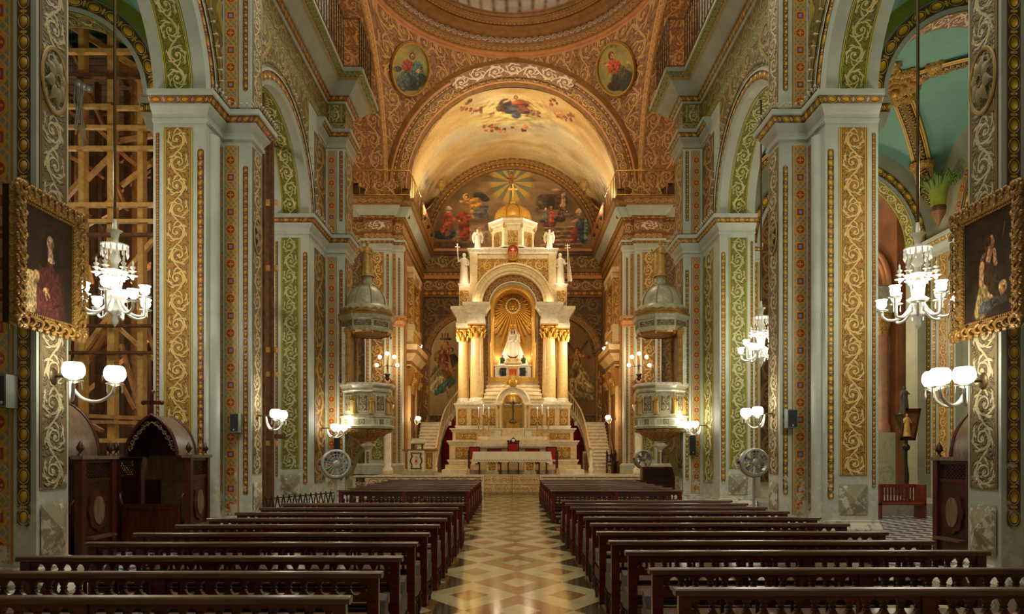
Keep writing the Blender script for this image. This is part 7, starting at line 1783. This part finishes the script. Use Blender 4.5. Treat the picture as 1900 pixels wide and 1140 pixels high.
# ================================================================== RIGHT AISLE
Y = 20.2; x0, x1 = xat(1618, Y), xat(1702, Y); t = thing('slatted_bench', ((x0+x1)/2, Y, 0), 'reddish wooden slat-backed bench in the right aisle', 'bench')
REDW = wood('red_bench_wood', C(96, 34, 26), C(140, 58, 42), .4)
b = MB(); zt = zat(899, Y); b.box(x0, x1, Y, Y+.06, zt-.1, zt, REDW); b.box(x0, x1, Y, Y+.06, .42, .5, REDW); b.build('back_rail', t)
for i in range(14): X = x0+(x1-x0)*(i+.5)/14; b = MB(); b.box(X-.025, X+.025, Y+.015, Y+.045, .5, zt-.1, REDW); b.build('slat', t)
b = MB(); b.box(x0, x1, Y-.45, Y+.02, .40, .45, REDW); b.build('seat', t)
for X in (x0, x1-.06): b = MB(); b.box(X, X+.06, Y-.45, Y+.06, 0, zt, REDW); b.build('end_panel', t)
b = MB(); b.box(7.8, 15, 20.9, 37.9, 0, .36, marble('step_marble', C(170, 170, 156), C(120, 120, 110))); struct(b.build('floor_side_chapel'))
b = MB(); b.box(-7.8, -15, 24.7, 37.9, 0, .36, bpy.data.materials['step_marble']); struct(b.build('floor_left_chapel'))
# brown side altar seen through the right aisle arch
t = thing('side_altar', (14.2, 27.4, .36), 'brown side altar with fluted column seen through the right aisle arch', 'altar')
BRA = plain('brown_marbling', C(150, 92, 54), .45, 0, .4, 1.2)
b = MB(); b.box(14.25, 14.58, 25.4, 30.5, .36, 13, BRA); b.build('reredos', t)
b = MB(); b.box(13.5, 14.3, 25.5, 26.35, .36, 2.7, GREYM); b.box(13.5, 14.3, 28.4, 29.2, .36, 2.7, GREYM); b.box(13.9, 14.3, 26.3, 28.4, .36, 2.0, GREYM); b.build('pedestal', t)
PKS = plain('pinkish_shaft', C(196, 140, 104), .4)
for y in (25.9, 28.8): b = MB(); b.lathe([(.36, 2.7), (.36, 2.95), (.29, 3.05), (.27, 6.3), (.3, 6.35)], PKS, (13.9, y, 0), 18); b.lathe([(.28, 6.35), (.36, 6.8), (.44, 7.0), (.44, 7.15)], GILTD, (13.9, y, 0), 16, rip=.05); b.build('column', t)
b = MB(); b.sweep([(14.3, 29.4), (13.4, 29.4), (13.4, 25.4), (14.3, 25.4)], [(0, 7.15), (.05, 7.3), (.05, 7.7), (.3, 8.0), (.3, 8.2), (0, 8.2)], [WHITEM, BAND, WHITEM, WHITEM, WHITEM], side=-1); b.box(13.4, 14.3, 25.4, 29.4, 7.15, 8.1, GREYM); b.build('entablature', t)
b = MB()
for r0 in (1.5, 1.75): b.tube([(14.1, 27.4-r0*cos(pi*i/20), 8.2+r0*sin(pi*i/20)) for i in range(21)], .1, PINK, 8)
b.build('pediment_arch', t)
# framed relief on an iron stand and a dark statue next to it
X, Yq = xat(1690, 21.4), 21.4; zc = zat(788, Yq); t = thing('framed_relief', (X, Yq, .36), 'tilted framed relief picture on a dark stand in the right aisle', 'picture')
b = MB(); h_, w2 = .50, .24
def tl(x, y, z): return (X+x+.18*z, Yq+y, zc+z)
for x0, x1, z0, z1 in ((-w2, w2, -h_, -h_+.08), (-w2, w2, h_-.08, h_), (-w2, -w2+.07, -h_, h_), (w2-.07, w2, -h_, h_)): b.face((tl(x0, 0, z0), tl(x1, 0, z0), tl(x1, 0, z1), tl(x0, 0, z1)), CONFR); b.face((tl(x0, .08, z0), tl(x1, .08, z0), tl(x1, 0, z0), tl(x0, 0, z0)), CONFR); b.face((tl(x0, .08, z1), tl(x1, .08, z1), tl(x1, 0, z1), tl(x0, 0, z1)), CONFR); b.face((tl(x1, .08, z0), tl(x1, .08, z1), tl(x1, 0, z1), tl(x1, 0, z0)), CONFR)
b.face((tl(-w2, .05, -h_), tl(w2, .05, -h_), tl(w2, .05, h_), tl(-w2, .05, h_)), PINED); b.build('frame', t)
b = MB(); figure(b, tl(-.06, .0, -.38), .72, GILTS, 0, [[(-.1, 0, .76), (-.16, -.06, .6)], [(.1, 0, .76), (.16, -.06, .6)]]); b.build('relief_figure', t)
b = MB(); b.tube([(X-.1, Yq+.05, zc-.5), (X-.14, Yq+.05, zc-1.0), (X-.06, Yq+.05, zc-1.6), (X-.1, Yq+.05, .36)], .035, IRON, 6); b.ball((X-.12, Yq+.05, zc-.72), .12, IRON, 8, 5); b.lathe([(.25, .36), (.25, .42), (.05, .5)], IRON, (X-.1, Yq+.05, 0), 10); b.build('stand', t)
statue('dark_statue', (xat(1678, 22.6), 22.6, zat(770, 22.6)), .9, 'small dark statue on the bracket behind the framed relief in the right aisle', plain('dark_statue_paint', C(70, 58, 44), .5), [[(-.1, 0, .76), (-.16, -.06, .6)], [(.1, 0, .76), (.12, -.1, .7)]])
b = MB(); b.lathe([(.1, 0), (.3, .5), (.34, .62)], BRONZE, (xat(1678, 22.6), 22.6, zat(770, 22.6)-.62), 12); b.box(xat(1678, 22.6)-.05, xat(1678, 22.6)+.05, 22.5, 22.7, .36, zat(770, 22.6)-.6, BRONZE); tag(b.build('statue_bracket'), 'dark stand carrying the small statue in the right aisle', 'stand')
# ================================================================== BULB STRINGS
def bulb_string(pts, dirs, label, name='bulb_string'):
    p0 = pts[0]; t = thing(name, p0, label, 'string lights', 'strings of clear bulbs on capitals and arches')
    b = MB(); b.tube(pts, .012, BLACK, 4, False); b.build('cable', t); src = None
    for p, d in zip(pts, dirs):
        if src is None:
            b = MB(); b.lathe([(.012, 0), (.012, .04), (.028, .065), (.030, .085), (.018, .11), (0, .118)], BULB, (0, 0, 0), 8); src = b.build('bulb', t, world=False); o = src
        else: o = src.copy(); COL.objects.link(o)
        from mathutils import Vector
        o.location = (p[0]-p0[0], p[1]-p0[1], p[2]-p0[2]); o.rotation_euler = Vector(d).to_track_quat('Z', 'Y').to_euler()
for s in (-1, 1):
    nm = 'left' if s < 0 else 'right'
    for k, q in ((1, PIERS[1]), (2, PIERS[2])):
        path = [(s*(XA-.27), q['A']-.2), (s*(XA-.27), q['C']-.27), (s*(XD-.27), q['C']-.27), (s*(XD-.27), q['D']+.25)]
        pts = []; dr = []
        for i in range(3):
            n = max(2, int(math.dist(path[i], path[i+1])/(.13 if k == 1 else .17)))
            for j in range(n): f = j/n; pts.append((path[i][0]*(1-f)+path[i+1][0]*f, path[i][1]*(1-f)+path[i+1][1]*f, ZS+.02)); dr.append((-s*.6, 0, 1) if i != 1 else (0, -.6, 1))
        bulb_string(pts, dr, 'string of clear bulbs along the capital of the %s %s pillar' % (('middle', 'crossing')[k-1], nm))
    for k, (y0, y1) in enumerate(((PIERS[0]['B'], PIERS[1]['A']), (PIERS[1]['B'], PIERS[2]['A']))):
        R_ = (y1-y0)/2+.5; yc = (y0+y1)/2; pts = []; dr = []; n = 40
        for j in range(n): a = pi*(j+.5)/n; pts.append((s*(XA-.08), yc+R_*cos(a), ZS+R_*sin(a))); dr.append((-s*.7, cos(a)*.6, sin(a)*.6))
        bulb_string(pts, dr, 'string of clear bulbs around the %s %s arcade arch' % (('nearer', 'farther')[k], nm))
# ================================================================== OBJECT DETAILS OF THE SETTING: nave back and roof above the camera
b = MB(); b.quad((-15, -3, 0), (15, -3, 0), (15, -3, 20), (-15, -3, 20), AISLEG); struct(b.build('wall_back'))
for o in list(COL.objects):
    if o.type == 'MESH' and o.parent is None and 'kind' not in o and 'label' not in o: print('UNLABELLED', o.name)
